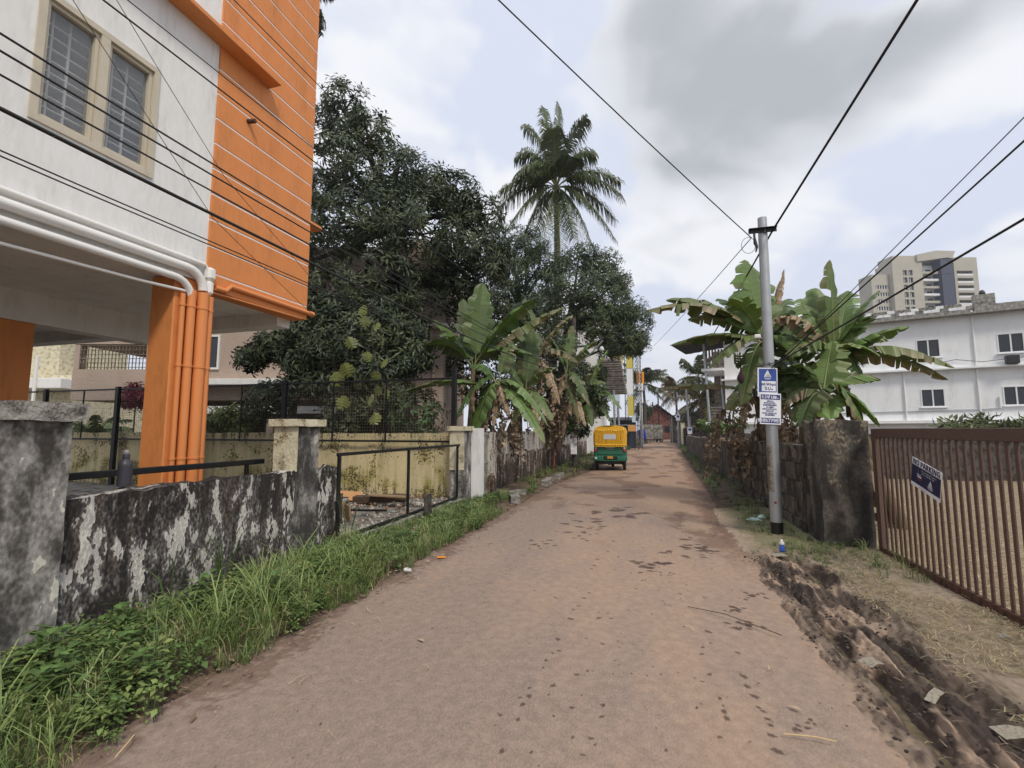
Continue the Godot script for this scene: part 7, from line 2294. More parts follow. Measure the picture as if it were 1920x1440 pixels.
# ------------------------------------------------------------------ the auto rickshaw
func auto_rickshaw() -> void:
	var t := thing("auto_rickshaw", "green auto rickshaw with a yellow canvas hood parked at the left of the lane", "auto rickshaw", Vector3(-1.55, 0.03, -19.05), "", 0.03)
	var g := Geo.new()
	# body: side outline pushed across, with rounded tail
	g.cham(Vector3(0, 0.70, -0.42), Vector3(1.26, 0.52, 0.80), 0.05)
	g.cham(Vector3(0, 0.38, -1.45), Vector3(1.18, 0.10, 1.35), 0.02)
	g.cham(Vector3(0, 0.62, -2.02), Vector3(1.02, 0.62, 0.20), 0.06)
	g.prism(PackedVector2Array([Vector2(-0.48, 0.32), Vector2(0.48, 0.32), Vector2(0.42, 0.92), Vector2(-0.42, 0.92)]), 0.22, Transform3D(Basis(), Vector3(0, 0, -2.22)))
	part(t, "body", g, mats.paint_green)
	g = Geo.new()
	g.cham(Vector3(0, 0.74, -0.008), Vector3(0.98, 0.22, 0.03), 0.012)
	part(t, "engine_lid", g, mats.paint_green)
	g = Geo.new()
	g.cham(Vector3(-0.45, 0.475, 0.035), Vector3(0.40, 0.17, 0.10), 0.03); g.cham(Vector3(0.45, 0.475, 0.035), Vector3(0.40, 0.17, 0.10), 0.03)
	g.cham(Vector3(0, 0.402, 0.035), Vector3(1.29, 0.035, 0.085), 0.012)
	part(t, "bumper", g, mats.paint_green)
	g = Geo.new()
	g.cham(Vector3(0, 0.50, 0.005), Vector3(0.50, 0.13, 0.02), 0.006)
	part(t, "plate_recess", g, mats.rubber)
	g = Geo.new()
	g.cham(Vector3(0, 0.515, 0.03), Vector3(0.21, 0.095, 0.012), 0.004)
	var pl := part(t, "number_plate", g, mats.plate_yellow)
	g = Geo.new()
	for k in 5:
		g.box(Vector3(-0.075 + k * 0.037, 0.536, 0.0375), Vector3(0.018, 0.026, 0.002)); g.box(Vector3(-0.07 + k * 0.036, 0.498, 0.0375), Vector3(0.02, 0.026, 0.002))
	part(pl, "plate_print", g, mats.mud_red)
	g = Geo.new()
	g.cham(Vector3(0, 0.895, 0.0), Vector3(0.36, 0.03, 0.03), 0.006); g.cham(Vector3(0, 0.835, 0.014), Vector3(0.22, 0.012, 0.012), 0.003); g.cham(Vector3(0.36, 0.83, 0.014), Vector3(0.07, 0.012, 0.01), 0.003)
	part(t, "trim", g, mats.chrome)
	for s in [-1.0, 1.0]:
		g = Geo.new()
		g.cham(Vector3(s * 0.55, 0.84, 0.0), Vector3(0.09, 0.20, 0.05), 0.015)
		var tl := part(t, "tail_light", g, mats.dark_metal)
		g = Geo.new()
		g.cham(Vector3(s * 0.55, 0.80, 0.028), Vector3(0.08, 0.085, 0.02), 0.012)
		part(tl, "red_lens", g, mats.tail_red)
		g = Geo.new()
		g.cham(Vector3(s * 0.55, 0.885, 0.028), Vector3(0.075, 0.06, 0.02), 0.012)
		part(tl, "clear_lens", g, mats.lamp_clear)
	g = Geo.new()
	g.lathe(Vector3(-0.54, 0.49, 0.088), [[0.0, 0.0], [0.05, 0.0], [0.045, 0.012], [0.0, 0.015]], 14, Basis(Vector3.RIGHT, PI * 0.5))
	part(t, "reflector", g, mats.lamp_clear)
	# hood: closed rear quarter, then an open roof on hoops
	var arch := PackedVector2Array()
	for q in [[-0.63, 0.955], [0.63, 0.955], [0.645, 1.20], [0.64, 1.48], [0.60, 1.60], [0.50, 1.665], [0.25, 1.695], [-0.25, 1.695], [-0.50, 1.665], [-0.60, 1.60], [-0.64, 1.48], [-0.645, 1.20]]:
		arch.append(Vector2(q[0], q[1]))
	g = Geo.new()
	g.prism(arch, 0.62, Transform3D(Basis(Vector3(1, 0, 0), Vector3(0, 1, -0.10), Vector3(0, 0, 1)), Vector3(0, 0, -0.22)))
	part(t, "hood", g, mats.canvas_yellow)
	var roof := PackedVector2Array()
	for q in [[0.645, 1.44], [0.64, 1.52], [0.58, 1.66], [0.46, 1.73], [0.2, 1.765], [-0.2, 1.765], [-0.46, 1.73], [-0.58, 1.66], [-0.64, 1.52], [-0.645, 1.44], [-0.60, 1.44], [-0.58, 1.58], [-0.44, 1.68], [0.44, 1.68], [0.58, 1.58], [0.60, 1.44]]:
		roof.append(Vector2(q[0], q[1]))
	g = Geo.new()
	g.prism(roof, 1.55, Transform3D(Basis(), Vector3(0, 0.0, -1.10)))
	part(t, "roof", g, mats.canvas_yellow)
	g = Geo.new()
	g.box(Vector3(0.02, 1.655, -0.135), Vector3(1.06, 0.018, 0.02))
	part(t, "roof_piping", g, mats.banner_white)
	# rear curtain: pleats, a clear window, two scalloped frills
	var lean := func(y: float) -> float: return 0.092 - 0.10 * (y - 0.955) - 0.002
	g = Geo.new()
	for k in 26:
		var x := -0.56 + k * 0.0448
		g.tube([Vector3(x, 1.0, lean.call(1.0)), Vector3(x + rf(-0.01, 0.01), 1.25, lean.call(1.25) + 0.004), Vector3(x, 1.55, lean.call(1.55))], 0.015 + rf(0.0, 0.008), 6)
	part(t, "back_sheet", g, mats.canvas_yellow)
	for q in [[1.52, 1], [1.00, 0]]:
		g = Geo.new()
		for k in 12:
			var x: float = -0.52 + k * 0.0945
			var y: float = q[0] + (0.05 * absf(cos((k - 5.5) * 0.55)) if q[1] == 1 else 0.0)
			g.lathe(Vector3(x, y, lean.call(y) + 0.018), [[0.0, -0.045], [0.038, -0.03], [0.052, 0.0], [0.040, 0.03], [0.0, 0.05]], 10, Basis(), Vector2(1, 0.45))
		for k in 24:
			var x: float = -0.53 + k * 0.046
			var y: float = q[0] - 0.055 + (0.05 * absf(cos((k - 11.5) * 0.27)) if q[1] == 1 else 0.0)
			g.lathe(Vector3(x, y, lean.call(y) + 0.02), [[0.0, -0.022], [0.020, -0.012], [0.026, 0.0], [0.02, 0.015], [0.0, 0.022]], 8, Basis(), Vector2(1, 0.5))
		part(t, "frill", g, mats.canvas_yellow)
	g = Geo.new()
	g.cham(Vector3(0, 1.32, lean.call(1.32) + 0.02), Vector3(0.46, 0.20, 0.012), 0.004, Basis(Vector3.RIGHT, -0.1))
	part(t, "rear_window", g, mats.rear_window)
	# hoop posts, windscreen, seat
	for s in [-1.0, 1.0]:
		g = Geo.new()
		g.tube([Vector3(s * 0.58, 0.42, -1.85), Vector3(s * 0.57, 1.5, -1.72)], 0.022, 8)
		part(t, "hood_post", g, mats.dark_metal)
	g = Geo.new()
	g.box(Vector3(0, 1.22, -1.99), Vector3(0.98, 0.58, 0.01), Basis(Vector3.RIGHT, 0.22))
	part(t, "windscreen", g, mats.glass)
	g = Geo.new()
	g.cham(Vector3(0, 0.62, -0.95), Vector3(1.05, 0.20, 0.40), 0.04); g.cham(Vector3(0, 0.60, -1.55), Vector3(0.5, 0.18, 0.35), 0.04)
	part(t, "seat", g, mats.rubber)
	g = Geo.new()
	g.tube([Vector3(-0.3, 0.98, -1.86), Vector3(0, 1.0, -1.9), Vector3(0.3, 0.98, -1.86)], 0.018, 8)
	part(t, "handlebar", g, mats.dark_metal)
	g = Geo.new()
	g.cham(Vector3(0, 0.36, -0.25), Vector3(0.95, 0.10, 0.5), 0.02); g.tube([Vector3(-0.05, 0.27, 0.05), Vector3(0.12, 0.27, -0.4)], 0.045, 8); g.box(Vector3(0, 0.26, -0.42), Vector3(1.0, 0.05, 0.06))
	part(t, "undercarriage", g, mats.dark_metal)
	for q in [[-0.53, -0.42], [0.53, -0.42], [0.0, -2.15]]:
		g = Geo.new()
		g.lathe(Vector3.ZERO, [[0.12, -0.055], [0.19, -0.06], [0.215, -0.045], [0.225, 0.0], [0.215, 0.045], [0.19, 0.06], [0.12, 0.055]], 24, Basis(Vector3(0, 0, 1), PI * 0.5))
		var w := part(t, "wheel", g, mats.rubber, Vector3(q[0], 0.225, q[1]))
		g = Geo.new()
		g.lathe(Vector3.ZERO, [[0.0, -0.05], [0.10, -0.045], [0.125, -0.055], [0.125, 0.055], [0.10, 0.045], [0.0, 0.05]], 18, Basis(Vector3(0, 0, 1), PI * 0.5))
		part(w, "rim", g, mats.lid_grey)
	for s in [-1.0, 1.0]:
		g = Geo.new()
		g.box(Vector3(s * 0.53, 0.30, -0.12), Vector3(0.16, 0.20, 0.012))
		part(t, "mudflap", g, mats.rubber)


# ------------------------------------------------------------------ poles, wires, things down the lane
func wire(label: String, pts: Array, r: float, sag := 0.0) -> void:
	var g := Geo.new()
	var o: Vector3 = pts[0]
	var out := []
	for k in pts.size() - 1:
		var a: Vector3 = pts[k] - o; var b: Vector3 = pts[k + 1] - o
		var n := 16
		for e in n + (1 if k == pts.size() - 2 else 0):
			var s := float(e) / n
			out.append(a.lerp(b, s) - Vector3(0, sag * 4.0 * s * (1.0 - s), 0))
	g.tube(out, r, 6)
	solo("overhead_wire", g, mats.cable, label, "wire", o, "overhead wires")

func build_wires() -> void:
	var px := -3.0; var pz := -19.5
	wire("upper of two close black cables passing before the window of the apartment house", [Vector3(-3.1, 4.2, 12.0), Vector3(px, 4.2, pz)], 0.0062, 0.63)
	wire("lower of two close black cables passing before the window of the apartment house", [Vector3(-3.13, 4.12, 12.0), Vector3(px, 4.15, pz)], 0.0062, 0.64)
	wire("black cable just below the pair before the window of the apartment house", [Vector3(-3.1, 4.0, 12.0), Vector3(px, 4.05, pz)], 0.0058, 0.66)
	wire("thickest black cable crossing below the window of the apartment house", [Vector3(-3.1, 3.85, 12.0), Vector3(px, 3.9, pz)], 0.0115, 0.68)
	wire("thin cable crossing the wall above the white pipes", [Vector3(-3.1, 3.6, 12.0), Vector3(px, 3.7, pz)], 0.0042, 0.66)
	wire("second thin cable crossing the wall above the white pipes", [Vector3(-3.08, 3.58, 12.0), Vector3(px, 3.65, pz)], 0.0042, 0.66)
	wire("black wire running past the top of the window towards the mango tree", [Vector3(-3.1, 5.0, 12.0), Vector3(px, 5.9, pz)], 0.0058, 1.25)
	wire("thin wire beside the one past the top of the window", [Vector3(-3.16, 5.1, 12.0), Vector3(px + 0.3, 5.85, pz)], 0.0036, 1.25)
	wire("thin wire passing in front of the orange sunshade", [Vector3(-3.1, 5.5, 12.0), Vector3(px, 6.2, pz)], 0.0042, 0.85)
	wire("thin service wire dropping steeply across the window towards the fence", [Vector3(-4.15, 7.4, 0.4), Vector3(-4.500, 3.904, -3.856), Vector3(-5.95, 2.77, -9.88)], 0.0032, 0.05)
	wire("second thin service wire dropping steeply across the white wall", [Vector3(-4.05, 7.6, 0.3), Vector3(-4.500, 4.442, -3.955), Vector3(-5.5, 2.77, -9.88)], 0.0032, 0.05)
	wire("thick black cable stretched from overhead past the steel pole", [Vector3(4.0, 7.92, 2.6), Vector3(1.90, 4.70, -7.90), Vector3(2.98, 5.62, -42.0)], 0.0165, 0.0)
	wire("thin wire from the apartment house across the sky to the steel pole", [Vector3(-5.14, 8.24, 0.09), Vector3(1.60, 4.62, -7.96)], 0.008, 0.12)
	wire("thin wire from the steel pole crossarm away over the lane", [Vector3(1.60, 4.62, -7.96), Vector3(-0.8, 8.3, -45.0)], 0.007, 0.2)
	wire("highest wire rising from the steel pole over the tower", [Vector3(1.80, 2.52, -7.97), Vector3(3.77, 5.82, 2.0)], 0.0042, 0.02)
	wire("middle wire rising from the steel pole over the tower", [Vector3(1.80, 2.56, -7.97), Vector3(3.71, 5.30, 2.0)], 0.0075, 0.02)
	wire("lowest and thickest wire rising from the steel pole over the white building", [Vector3(1.80, 2.59, -7.97), Vector3(3.60, 3.87, 2.0)], 0.0095, 0.03)

func far_things() -> void:
	rng.seed = 777
	# concrete pole in the banana leaves that carries the wires
	var t := thing("utility_pole", "dark concrete pole with a crossarm standing among the banana leaves", "pole", Vector3(-3.0, 0, -19.5))
	var g := Geo.new()
	g.tube([Vector3(0, -0.1, 0), Vector3(0.02, 6.3, 0)], [0.13, 0.09], 8)
	part(t, "shaft", g, mats.concrete_dark)
	g = Geo.new()
	g.cham(Vector3(0.2, 5.05, 0.1), Vector3(0.9, 0.07, 0.07), 0.006)
	part(t, "crossarm", g, mats.dark_metal)
	g = Geo.new()
	g.cham(Vector3(-0.02, 1.1, 0.17), Vector3(0.26, 0.95, 0.10), 0.02)
	g.cham(Vector3(-0.02, 0.75, 0.24), Vector3(0.22, 0.22, 0.05), 0.01)
	part(t, "meter_box", g, mats.banner_white)
	g = Geo.new()
	g.tube([Vector3(0.05, 4.2, 0.1), Vector3(0.8, 4.75, 0.3), Vector3(1.25, 5.2, 0.4)], 0.03, 6)
	part(t, "lamp_arm", g, mats.galvanised)
	g = Geo.new()
	g.lathe(Vector3(1.2, 4.75, 0.4), [[0.0, 0.0], [0.09, 0.02], [0.10, 0.10], [0.05, 0.2], [0.0, 0.22]], 10)
	part(t, "lamp_bowl", g, mats.lamp_clear)
	# white house wall and tin awning behind the trees
	t = thing("awning_house", "pale house with a brown tin awning behind the trees on the left", "house", Vector3(-4.2, 0, -31.0))
	g = Geo.new()
	g.span(Vector3(-3.0, 0, -6.0), Vector3(1.0, 8.6, 0.0))
	part(t, "wall", g, mats.plaster_white)
	for k in 16:
		g = Geo.new()
		g.box(Vector3(1.75 + k * 0.015, 6.1 - k * 0.13, 0.5 - k * 0.20), Vector3(1.5, 0.035 + 0.03 * (k % 2), 0.28), Basis(Vector3(1, 0, 0), 0.56))
		part(t, "awning_sheet", g, mats.sheet_brown)
	for q in [[2.0, -0.6, 4.2], [2.15, -2.6, 3.6], [1.9, -1.6, 3.9]]:
		g = Geo.new()
		g.tube([Vector3(q[0], 0, q[1]), Vector3(q[0] - 0.05, q[2], q[1])], 0.06, 6)
		part(t, "awning_post", g, mats.galvanised)
	g = Geo.new()
	g.prism(PackedVector2Array([Vector2(-1.4, 8.0), Vector2(1.2, 8.0), Vector2(1.2, 8.9), Vector2(-1.4, 10.6)]), 0.15, Transform3D(Basis(), Vector3(1.6, 0.6, -4.0)))
	part(t, "gable", g, mats.concrete)
	# hoarding on lattice masts
	t = thing("hoarding", "tall lattice-framed hoarding with white and yellow panels", "hoarding", Vector3(-1.75, 0, -40.0))
	for q in [[-0.95, 0.0, 8.6], [-0.1, -0.6, 8.8], [0.62, 0.2, 8.9], [0.95, -0.4, 8.4]]:
		g = Geo.new()
		for e in [[-0.13, -0.13], [0.13, -0.13], [0.13, 0.13], [-0.13, 0.13]]:
			g.tube([Vector3(q[0] + e[0], 0, q[1] + e[1]), Vector3(q[0] + e[0], q[2], q[1] + e[1])], 0.022, 5)
		var y := 0.2
		while y < q[2] - 0.4:
			g.tube([Vector3(q[0] - 0.13, y, q[1] + 0.13), Vector3(q[0] + 0.13, y + 0.35, q[1] + 0.13)], 0.014, 4)
			g.tube([Vector3(q[0] + 0.13, y, q[1] - 0.13), Vector3(q[0] - 0.13, y + 0.35, q[1] - 0.13)], 0.014, 4)
			g.tube([Vector3(q[0] - 0.13, y, q[1] + 0.13), Vector3(q[0] + 0.13, y, q[1] + 0.13)], 0.014, 4)
			y += 0.35
		part(t, "lattice_mast", g, mats.dark_metal)
	for q in [[-0.55, 7.6, 0.5, 1.2, "banner_yellow"], [-1.1, 7.6, 0.45, 1.0, "banner_yellow"], [0.25, 7.6, 0.55, 1.9, "banner_yellow"], [0.25, 5.55, 0.55, 2.1, "banner_white"], [-0.6, 5.9, 0.5, 1.5, "banner_white"], [-1.05, 5.7, 0.4, 1.6, "panel_blue"], [0.28, 3.55, 0.5, 1.6, "banner_yellow"], [-0.95, 4.3, 0.7, 1.2, "panel_blue"]]:
		g = Geo.new()
		g.cham(Vector3(q[0], q[1], 0.32), Vector3(q[2], q[3], 0.03), 0.004)
		part(t, "panel", g, mats[q[4]])
	for y in [2.0, 4.6, 6.6]:
		g = Geo.new()
		g.tube([Vector3(-1.1, y, 0.28), Vector3(1.1, y, 0.28)], 0.03, 5)
		part(t, "cross_tube", g, mats.galvanised)
	t = thing("kiosk", "dark blue shuttered kiosk under the hoarding", "kiosk", Vector3(-2.2, 0, -43.5))
	g = Geo.new()
	g.span(Vector3(-1.3, 0, -2.0), Vector3(0.9, 2.5, 0.0))
	part(t, "wall", g, mats.tower_dark)
	g = Geo.new()
	g.box(Vector3(-0.1, 2.6, -0.8), Vector3(2.6, 0.1, 3.0), Basis(Vector3.RIGHT, 0.1))
	part(t, "roof", g, mats.roof_dark)
	for k in 9:
		g = Geo.new()
		g.box(Vector3(-0.3, 0.5 + k * 0.2, 0.02), Vector3(1.4, 0.17, 0.03))
		part(t, "shutter_slat", g, mats.dark_metal)
	# street pole with its boxes
	t = thing("street_pole", "white painted street pole with a white box and orange boxes near its top", "pole", Vector3(-0.80, 0, -45.0))
	g = Geo.new()
	g.tube([Vector3(0, -0.1, 0), Vector3(0, 8.5, 0)], [0.16, 0.11], 10)
	part(t, "shaft", g, mats.banner_white)
	g = Geo.new()
	g.cham(Vector3(0, 5.5, 0.25), Vector3(0.52, 0.66, 0.3), 0.03)
	part(t, "white_box", g, mats.banner_white)
	for x in [-0.24, 0.24]:
		g = Geo.new()
		g.cham(Vector3(x, 6.35, 0.1), Vector3(0.20, 1.1, 0.45), 0.03)
		part(t, "orange_box", g, mats.orange_box)
	g = Geo.new()
	g.tube([Vector3(0, 4.0, 0.1), Vector3(0.5, 4.2, 0.3)], 0.025, 5); g.cham(Vector3(0.62, 4.26, 0.35), Vector3(0.32, 0.06, 0.12), 0.02, Basis(Vector3(0, 0, 1), 0.3))
	part(t, "lamp_arm", g, mats.galvanised)
	# small boards by the hoarding
	g = Geo.new()
	g.cham(Vector3(0, 0, 0), Vector3(0.60, 0.50, 0.03), 0.005)
	solo("small_board", g, mats.ochre, "small yellow board fixed low on the hoarding masts", "board", Vector3(-1.45, 1.75, -39.4))
	g = Geo.new()
	g.cham(Vector3(0, 0, 0), Vector3(0.28, 0.55, 0.03), 0.005)
	solo("small_board", g, mats.panel_blue, "narrow pale blue board above the yellow one on the masts", "board", Vector3(-1.28, 2.5, -39.45))
	# sheet fence, drum, parked motorcycle
	t = thing("sheet_fence", "fence of grey corrugated sheets with posts at the bend of the lane", "fence", Vector3(-0.1, 0, -58.0))
	for k in 7:
		g = Geo.new()
		for e in 4:
			g.box(Vector3(-0.95 + k * 0.36 + e * 0.09, 1.4, -k * 0.5 - e * 0.12 + 0.02 * (e % 2)), Vector3(0.085, 1.7, 0.03))
		part(t, "sheet", g, mats.sheet_metal)
		g = Geo.new()
		g.box(Vector3(-1.0 + k * 0.36, 1.25, -k * 0.5 + 0.06), Vector3(0.06, 2.5, 0.06))
		part(t, "post", g, mats.roof_dark)
	g = Geo.new()
	g.lathe(Vector3.ZERO, [[0.0, 0.0], [0.34, 0.0], [0.36, 0.1], [0.38, 0.5], [0.36, 0.9], [0.33, 1.0], [0.0, 1.0]], 14)
	var dr := solo("plastic_drum", g, mats.drum_blue, "blue plastic drum lying tilted by the sheet fence", "drum", Vector3(-0.75, 0.65, -50.0))
	dr.rotation.z = 0.15
	t = thing("parked_motorcycle", "dark red motorcycle parked beside the sheet fence", "motorcycle", Vector3(1.05, 0, -66.0), "", 0.5)
	for z in [-0.6, 0.6]:
		g = Geo.new()
		g.lathe(Vector3.ZERO, [[0.20, -0.05], [0.29, -0.04], [0.31, 0.0], [0.29, 0.04], [0.20, 0.05]], 16, Basis(Vector3(0, 0, 1), PI * 0.5))
		part(t, "wheel", g, mats.rubber, Vector3(0, 0.31, z))
	g = Geo.new()
	g.cham(Vector3(0, 0.55, 0), Vector3(0.25, 0.40, 0.55), 0.06); g.tube([Vector3(0, 0.31, -0.6), Vector3(0, 0.95, -0.4), Vector3(0, 0.8, 0.0), Vector3(0, 0.5, 0.45)], 0.04, 6)
	part(t, "frame", g, mats.dark_metal)
	g = Geo.new()
	g.cham(Vector3(0, 0.85, -0.12), Vector3(0.26, 0.22, 0.45), 0.08)
	part(t, "tank", g, mats.mud_red)
	g = Geo.new()
	g.cham(Vector3(0, 0.82, 0.42), Vector3(0.24, 0.10, 0.65), 0.04)
	part(t, "seat", g, mats.rubber)
	g = Geo.new()
	g.tube([Vector3(-0.35, 1.05, -0.35), Vector3(0, 1.0, -0.42), Vector3(0.35, 1.05, -0.35)], 0.02, 6)
	part(t, "handlebar", g, mats.chrome)
	# gabled brick house, low ochre wall, sheds
	t = thing("brick_house", "red brick house with a gabled roof at the end of the lane", "house", Vector3(1.0, 0, -82.0))
	g = Geo.new()
	g.prism(PackedVector2Array([Vector2(-2.6, 0), Vector2(2.4, 0), Vector2(2.4, 3.7), Vector2(0.2, 5.5), Vector2(-2.6, 3.6)]), 6.0, Transform3D(Basis(), Vector3(0, 0, -3.0)))
	part(t, "wall", g, mats.brick_red)
	for s in [-1.0, 1.0]:
		g = Geo.new()
		g.box(Vector3(0.1 + s * 1.45, 4.66, -2.8), Vector3(3.7, 0.10, 6.8), Basis(Vector3(0, 0, 1), -s * 0.67))
		part(t, "roof", g, mats.roof_dark)
	g = Geo.new()
	g.span(Vector3(1.2, 1.2, 0.005), Vector3(2.0, 2.2, 0.05))
	part(t, "window", g, mats.dark_glass)
	t = thing("ochre_wall", "low ochre wall with a red coping closing the end of the lane", "wall", Vector3(3.4, 0, -96.0))
	g = Geo.new()
	g.span(Vector3(-1.3, 0, -0.2), Vector3(1.6, 1.9, 0.0))
	part(t, "wall_face", g, mats.ochre)
	g = Geo.new()
	g.span(Vector3(-1.35, 1.905, -0.25), Vector3(1.65, 2.65, 0.05))
	part(t, "coping", g, mats.brick_red)
	for q in [[3.6, -62.0, 2.4, 3.7, "dark open shed with a sloping roof beside the far palms"], [6.2, -64.0, 3.4, 4.2, "wider dark shed behind the grey posts"], [5.0, -52.0, 4.0, 2.3, "low dark lean-to roof beyond the right-hand wall"]]:
		t = thing("shed", q[4], "shed", Vector3(q[0], 0, q[1]), "sheds on the right of the lane")
		g = Geo.new()
		g.span(Vector3(-q[2] * 0.5, 0, -3.0), Vector3(q[2] * 0.5, q[3] - 0.6, -0.6))
		part(t, "wall", g, mats.sheet_brown)
		g = Geo.new()
		g.box(Vector3(0, q[3] - 0.2, -1.5), Vector3(q[2] * 1.2, 0.12, 4.4), Basis(Vector3(0, 0, 1), 0.16))
		part(t, "roof", g, mats.sheet_brown)
		for x in [-0.45, 0.45]:
			g = Geo.new()
			g.box(Vector3(x * q[2], (q[3] - 0.4) * 0.5, 0.4), Vector3(0.1, q[3] - 0.4, 0.1))
			part(t, "post", g, mats.galvanised)
	# poles and posts on the right
	for q in [[2.9, -42.0, 5.75, 0.075, "thin grey pole with a small blue sign by the right-hand wall", true, 1.55], [2.45, -46.5, 3.4, 0.06, "short pole with a pale blue sign near the gate posts", true, 2.75], [1.2, -75.0, 7.6, 0.10, "tall pole with crossarms before the brick house", false, 0.0], [0.4, -78.0, 6.0, 0.09, "leaning bare pole beside the brick house", false, 0.0]]:
		t = thing("far_pole", q[4], "pole", Vector3(q[0], 0, q[1]))
		g = Geo.new()
		g.tube([Vector3(0.25 if q[0] == 2.9 else 0.0, -0.1, 0), Vector3(0, q[2], 0)], [q[3] * 1.2, q[3]], 8)
		part(t, "shaft", g, mats.galvanised if q[5] else mats.wood_dark)
		if q[5]:
			g = Geo.new()
			g.cham(Vector3(0.2 if q[0] == 2.9 else 0.0, q[6], 0.12), Vector3(0.36, 0.55, 0.02), 0.003)
			var sb := part(t, "sign_board", g, mats.sign_white)
			g = Geo.new()
			card(g, (0.2 if q[0] == 2.9 else 0.0) - 0.12, q[6], (0.2 if q[0] == 2.9 else 0.0) + 0.12, q[6] + 0.2, 0.134)
			part(sb, "blue_field", g, mats.sign_blue)
		elif q[2] > 7.0:
			for y in [5.2, 7.2]:
				g = Geo.new()
				g.box(Vector3(0, y, 0.1), Vector3(1.1, 0.08, 0.08))
				part(t, "crossarm", g, mats.wood_dark)
	for q in [[3.05, -50.0, 2.3, 0.34, "plaster_cream", "cream concrete gate post where the right-hand wall ends"], [2.75, -53.0, 2.1, 0.24, "concrete", "grey concrete post beside the cream gate post"], [2.95, -44.5, 1.75, 0.40, "concrete_dark", "crumbling dark post at the end of the wall"]]:
		g = Geo.new()
		g.rough(Vector3(-q[3] * 0.5, 0, -q[3] * 0.5), Vector3(q[3] * 0.5, q[2], q[3] * 0.5), 0.15, 0.015, noise(510, 3.0, 2))
		solo("gate_post", g, mats[q[4]], q[5], "post", Vector3(q[0], 0, q[1]))
	# water pipe along the wall of the lot, bush behind the lot wall
	var kk := [spray(18, 0.3, 0.09, Color(0.12, 0.14, 0.06), 0.3), spray(18, 0.26, 0.09, Color(0.09, 0.12, 0.05), 0.3)]
	var p := Vector3(10.988, 1.768, -20.500)
	var f := Vector3(p.x, 0, p.z)
	tree("garden_shrub", "thin pale shrub showing above the wall of the straw lot", f, [f, p], 0.03, [[p, 0.55, 16], [p + Vector3(0.8, -0.1, 0), 0.5, 14], [p + Vector3(-0.8, -0.15, 0), 0.5, 14], [p + Vector3(1.5, -0.1, 0), 0.4, 12]], kk, "", 0.5)
	p = Vector3(3.237, 1.781, -26.000)
	f = Vector3(p.x, 0, p.z)
	kk = [spray(16, 0.2, 0.1, Color(0.12, 0.19, 0.05), 0.3)]
	tree("garden_shrub", "bright green weeds growing on top of the old dark wall", f, [f, p], 0.03, [[p, 0.5, 22], [p + Vector3(0.8, 0.05, 0), 0.55, 24], [p + Vector3(-0.7, 0.1, 0), 0.35, 12]], kk, "", 0.7)

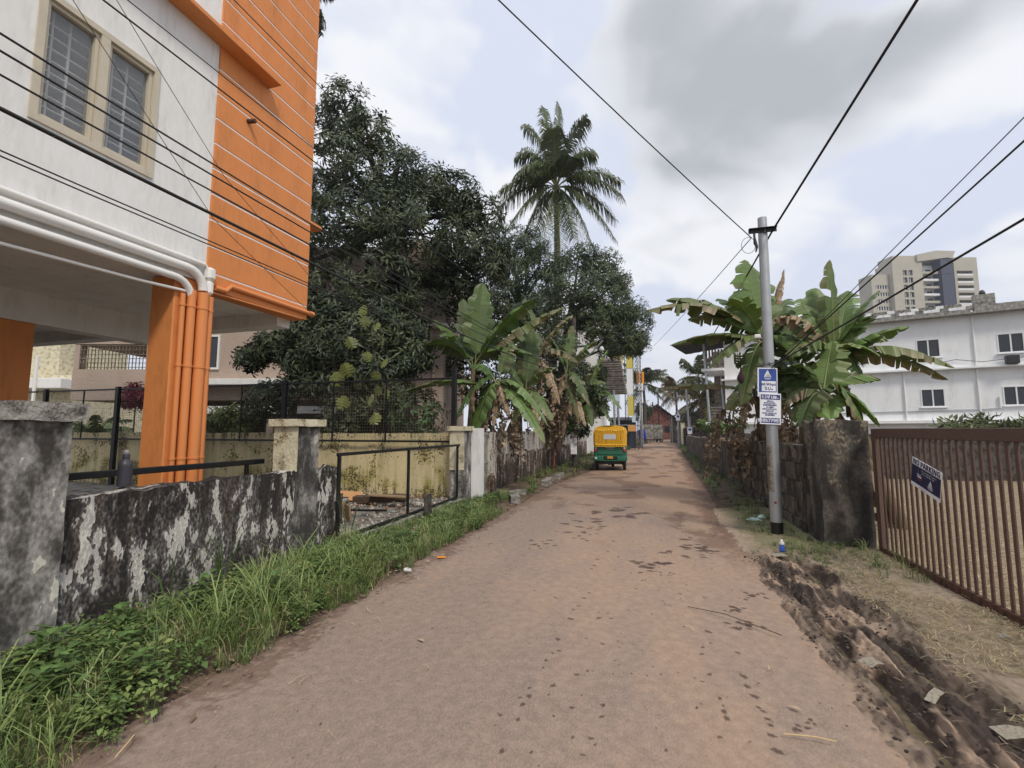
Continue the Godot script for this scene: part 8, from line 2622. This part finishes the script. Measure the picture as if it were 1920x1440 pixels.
func litter() -> void:
	rng.seed = 4141
	# crumpled plastic, paper and packets
	var crumple := func(r: float, flat: float) -> Geo:
		var g := Geo.new()
		var n := 9
		var m := []
		for j in 6:
			var row := []
			for i in n:
				var a := TAU * i / n; var e := PI * j / 5.0
				var k := r * (0.6 + 0.6 * rng.randf()) if j > 0 and j < 5 else r
				row.append(Vector3(cos(a) * sin(e) * k * 1.4, (1.0 - cos(e)) * flat * 0.5 * (0.7 + 0.5 * rng.randf()), sin(a) * sin(e) * k))
			m.append(row)
		for j in 5:
			for i in n:
				g.quad(m[j][i], m[j + 1][i], m[j + 1][(i + 1) % n], m[j][(i + 1) % n])
		return g
	solo("plastic_bag", crumple.call(0.10, 0.09), mats.plastic_green, "crumpled pale green plastic bag lying beside the steel pole", "plastic bag", Vector3(1.659, 0.000, -9.112) + Vector3(0, 0.04, 0))
	solo("plastic_bag", crumple.call(0.07, 0.10), mats.plastic_green, "small knotted end of the pale green bag", "plastic bag", Vector3(1.803, 0.000, -9.298) + Vector3(0, 0.05, 0))
	solo("plastic_bag", crumple.call(0.05, 0.05), mats.lamp_clear, "crumpled clear plastic on the weedy left verge edge", "plastic", Vector3(-2.669, -0.000, -4.959) + Vector3(0, 0.03, 0))
	solo("plastic_bag", crumple.call(0.06, 0.05), mats.lamp_clear, "torn clear wrapper caught in the weeds by the sill", "plastic", Vector3(-3.387, 0.000, -6.990) + Vector3(0, 0.12, 0))
	var t := thing("crushed_bottle", "small crushed bottle with a blue label in the grass below the pole", "bottle", Vector3(1.565, 0.000, -6.933) + Vector3(0, 0.075, 0))
	var g := Geo.new()
	g.lathe(Vector3(0, 0.0, 0), [[0.0, 0.0], [0.03, 0.0], [0.035, 0.02], [0.028, 0.06], [0.03, 0.09]], 10)
	part(t, "label_band", g, mats.plastic_blue)
	g = Geo.new()
	g.lathe(Vector3(0, 0.09, 0), [[0.03, 0.0], [0.034, 0.02], [0.014, 0.05], [0.014, 0.065], [0.0, 0.066]], 10)
	part(t, "neck", g, mats.lamp_clear)
	for q in [[Vector3(1.475, 0.000, -6.678), 0.17, 0.11, 0.3, "pale cardboard scrap in the grass below the pole"], [Vector3(1.360, 0.000, -3.839), 0.13, 0.09, 0.6, "striped paper packet pressed into the mud rut"], [Vector3(1.537, 0.000, -3.475), 0.20, 0.05, 0.9, "muddy wooden scrap lying in the mud"], [Vector3(1.729, -0.000, -3.175), 0.16, 0.10, 0.2, "dirty paper scrap at the edge of the mud"], [Vector3(2.491, 0.000, -4.584), 0.08, 0.05, 0.2, "white paper scrap near the foot of the gate"]]:
		g = Geo.new()
		var w: float = q[1] * 0.5; var h: float = q[2] * 0.5
		g.quad(Vector3(-w, 0, h), Vector3(0, 0.012, h), Vector3(0, 0.016, -h), Vector3(-w, 0.004, -h))
		g.quad(Vector3(0, 0.012, h), Vector3(w, 0.0, h), Vector3(w, 0.01, -h), Vector3(0, 0.016, -h))
		solo("paper_scrap", g, mats.paper, q[4], "paper scrap", q[0] + Vector3(0, 0.085, 0), "", q[3])
	g = Geo.new()
	g.cham(Vector3.ZERO, Vector3(0.11, 0.012, 0.05), 0.004)
	solo("food_wrapper", g, mats.orange_box, "small orange wrapper at the edge of the left verge", "wrapper", Vector3(-2.554, 0.000, -5.631) + Vector3(0, 0.035, 0), "", 0.3)
	# twigs
	for q in [[Vector3(0.276, 0.000, -4.675), Vector3(0.566, 0.000, -4.549), Vector3(0.920, 0.000, -4.229), "long thin twig lying across the tyre-marked dust"], [Vector3(-2.521, 0.000, -1.820), Vector3(-2.551, 0.000, -1.890), Vector3(-2.596, 0.000, -1.960), "pale stalk at the edge of the grass verge"], [Vector3(0.620, 0.000, -2.916), Vector3(0.765, 0.000, -2.916), Vector3(0.859, 0.000, -2.914), "dry stalk lying near the mud"]]:
		g = Geo.new()
		var o: Vector3 = q[0]
		g.tube([Vector3(0, 0.05, 0), q[1] - o + Vector3(0, 0.06, 0), q[2] - o + Vector3(0, 0.055, 0)], 0.0035, 5)
		solo("fallen_twig", g, mats.straw if q[3].contains("stalk") else mats.wood_dark, q[3], "twig", o)
	# fallen leaves
	g = Geo.new()
	for q in [[-0.9, -4.6], [0.2, -7.4], [-2.2, -6.5], [-1.7, -3.4], [0.75, -3.2], [-0.2, -9.3]]:
		var l := Geo.new()
		l.col = DRY_B * 1.1
		l.quad(Vector3(-0.04, 0, 0), Vector3(0, 0.006, 0.016), Vector3(0.045, 0, 0), Vector3(0, 0.006, -0.016))
		solo("fallen_leaf", l, mats.dry_leaf, "small dry leaf lying on the dusty lane", "leaf", Vector3(q[0], 0.045, q[1]), "dry leaves on the lane", rf(0, 3))


func _ready() -> void:
	setup_view()
	rng.seed = 1001
	make_materials()
	build_ground()
	apartment_house()
	left_walls()
	yard_boundary()
	beige_house()
	right_walls()
	white_building()
	far_tower()
	build_trees()
	rng.seed = 3003
	left_bananas()
	right_bananas()
	rng.seed = 2002
	gate_frame_and_rubble()
	wall_things()
	steel_gate()
	sign_pole()
	auto_rickshaw()
	far_things()
	build_wires()
	build_verges()
	litter()
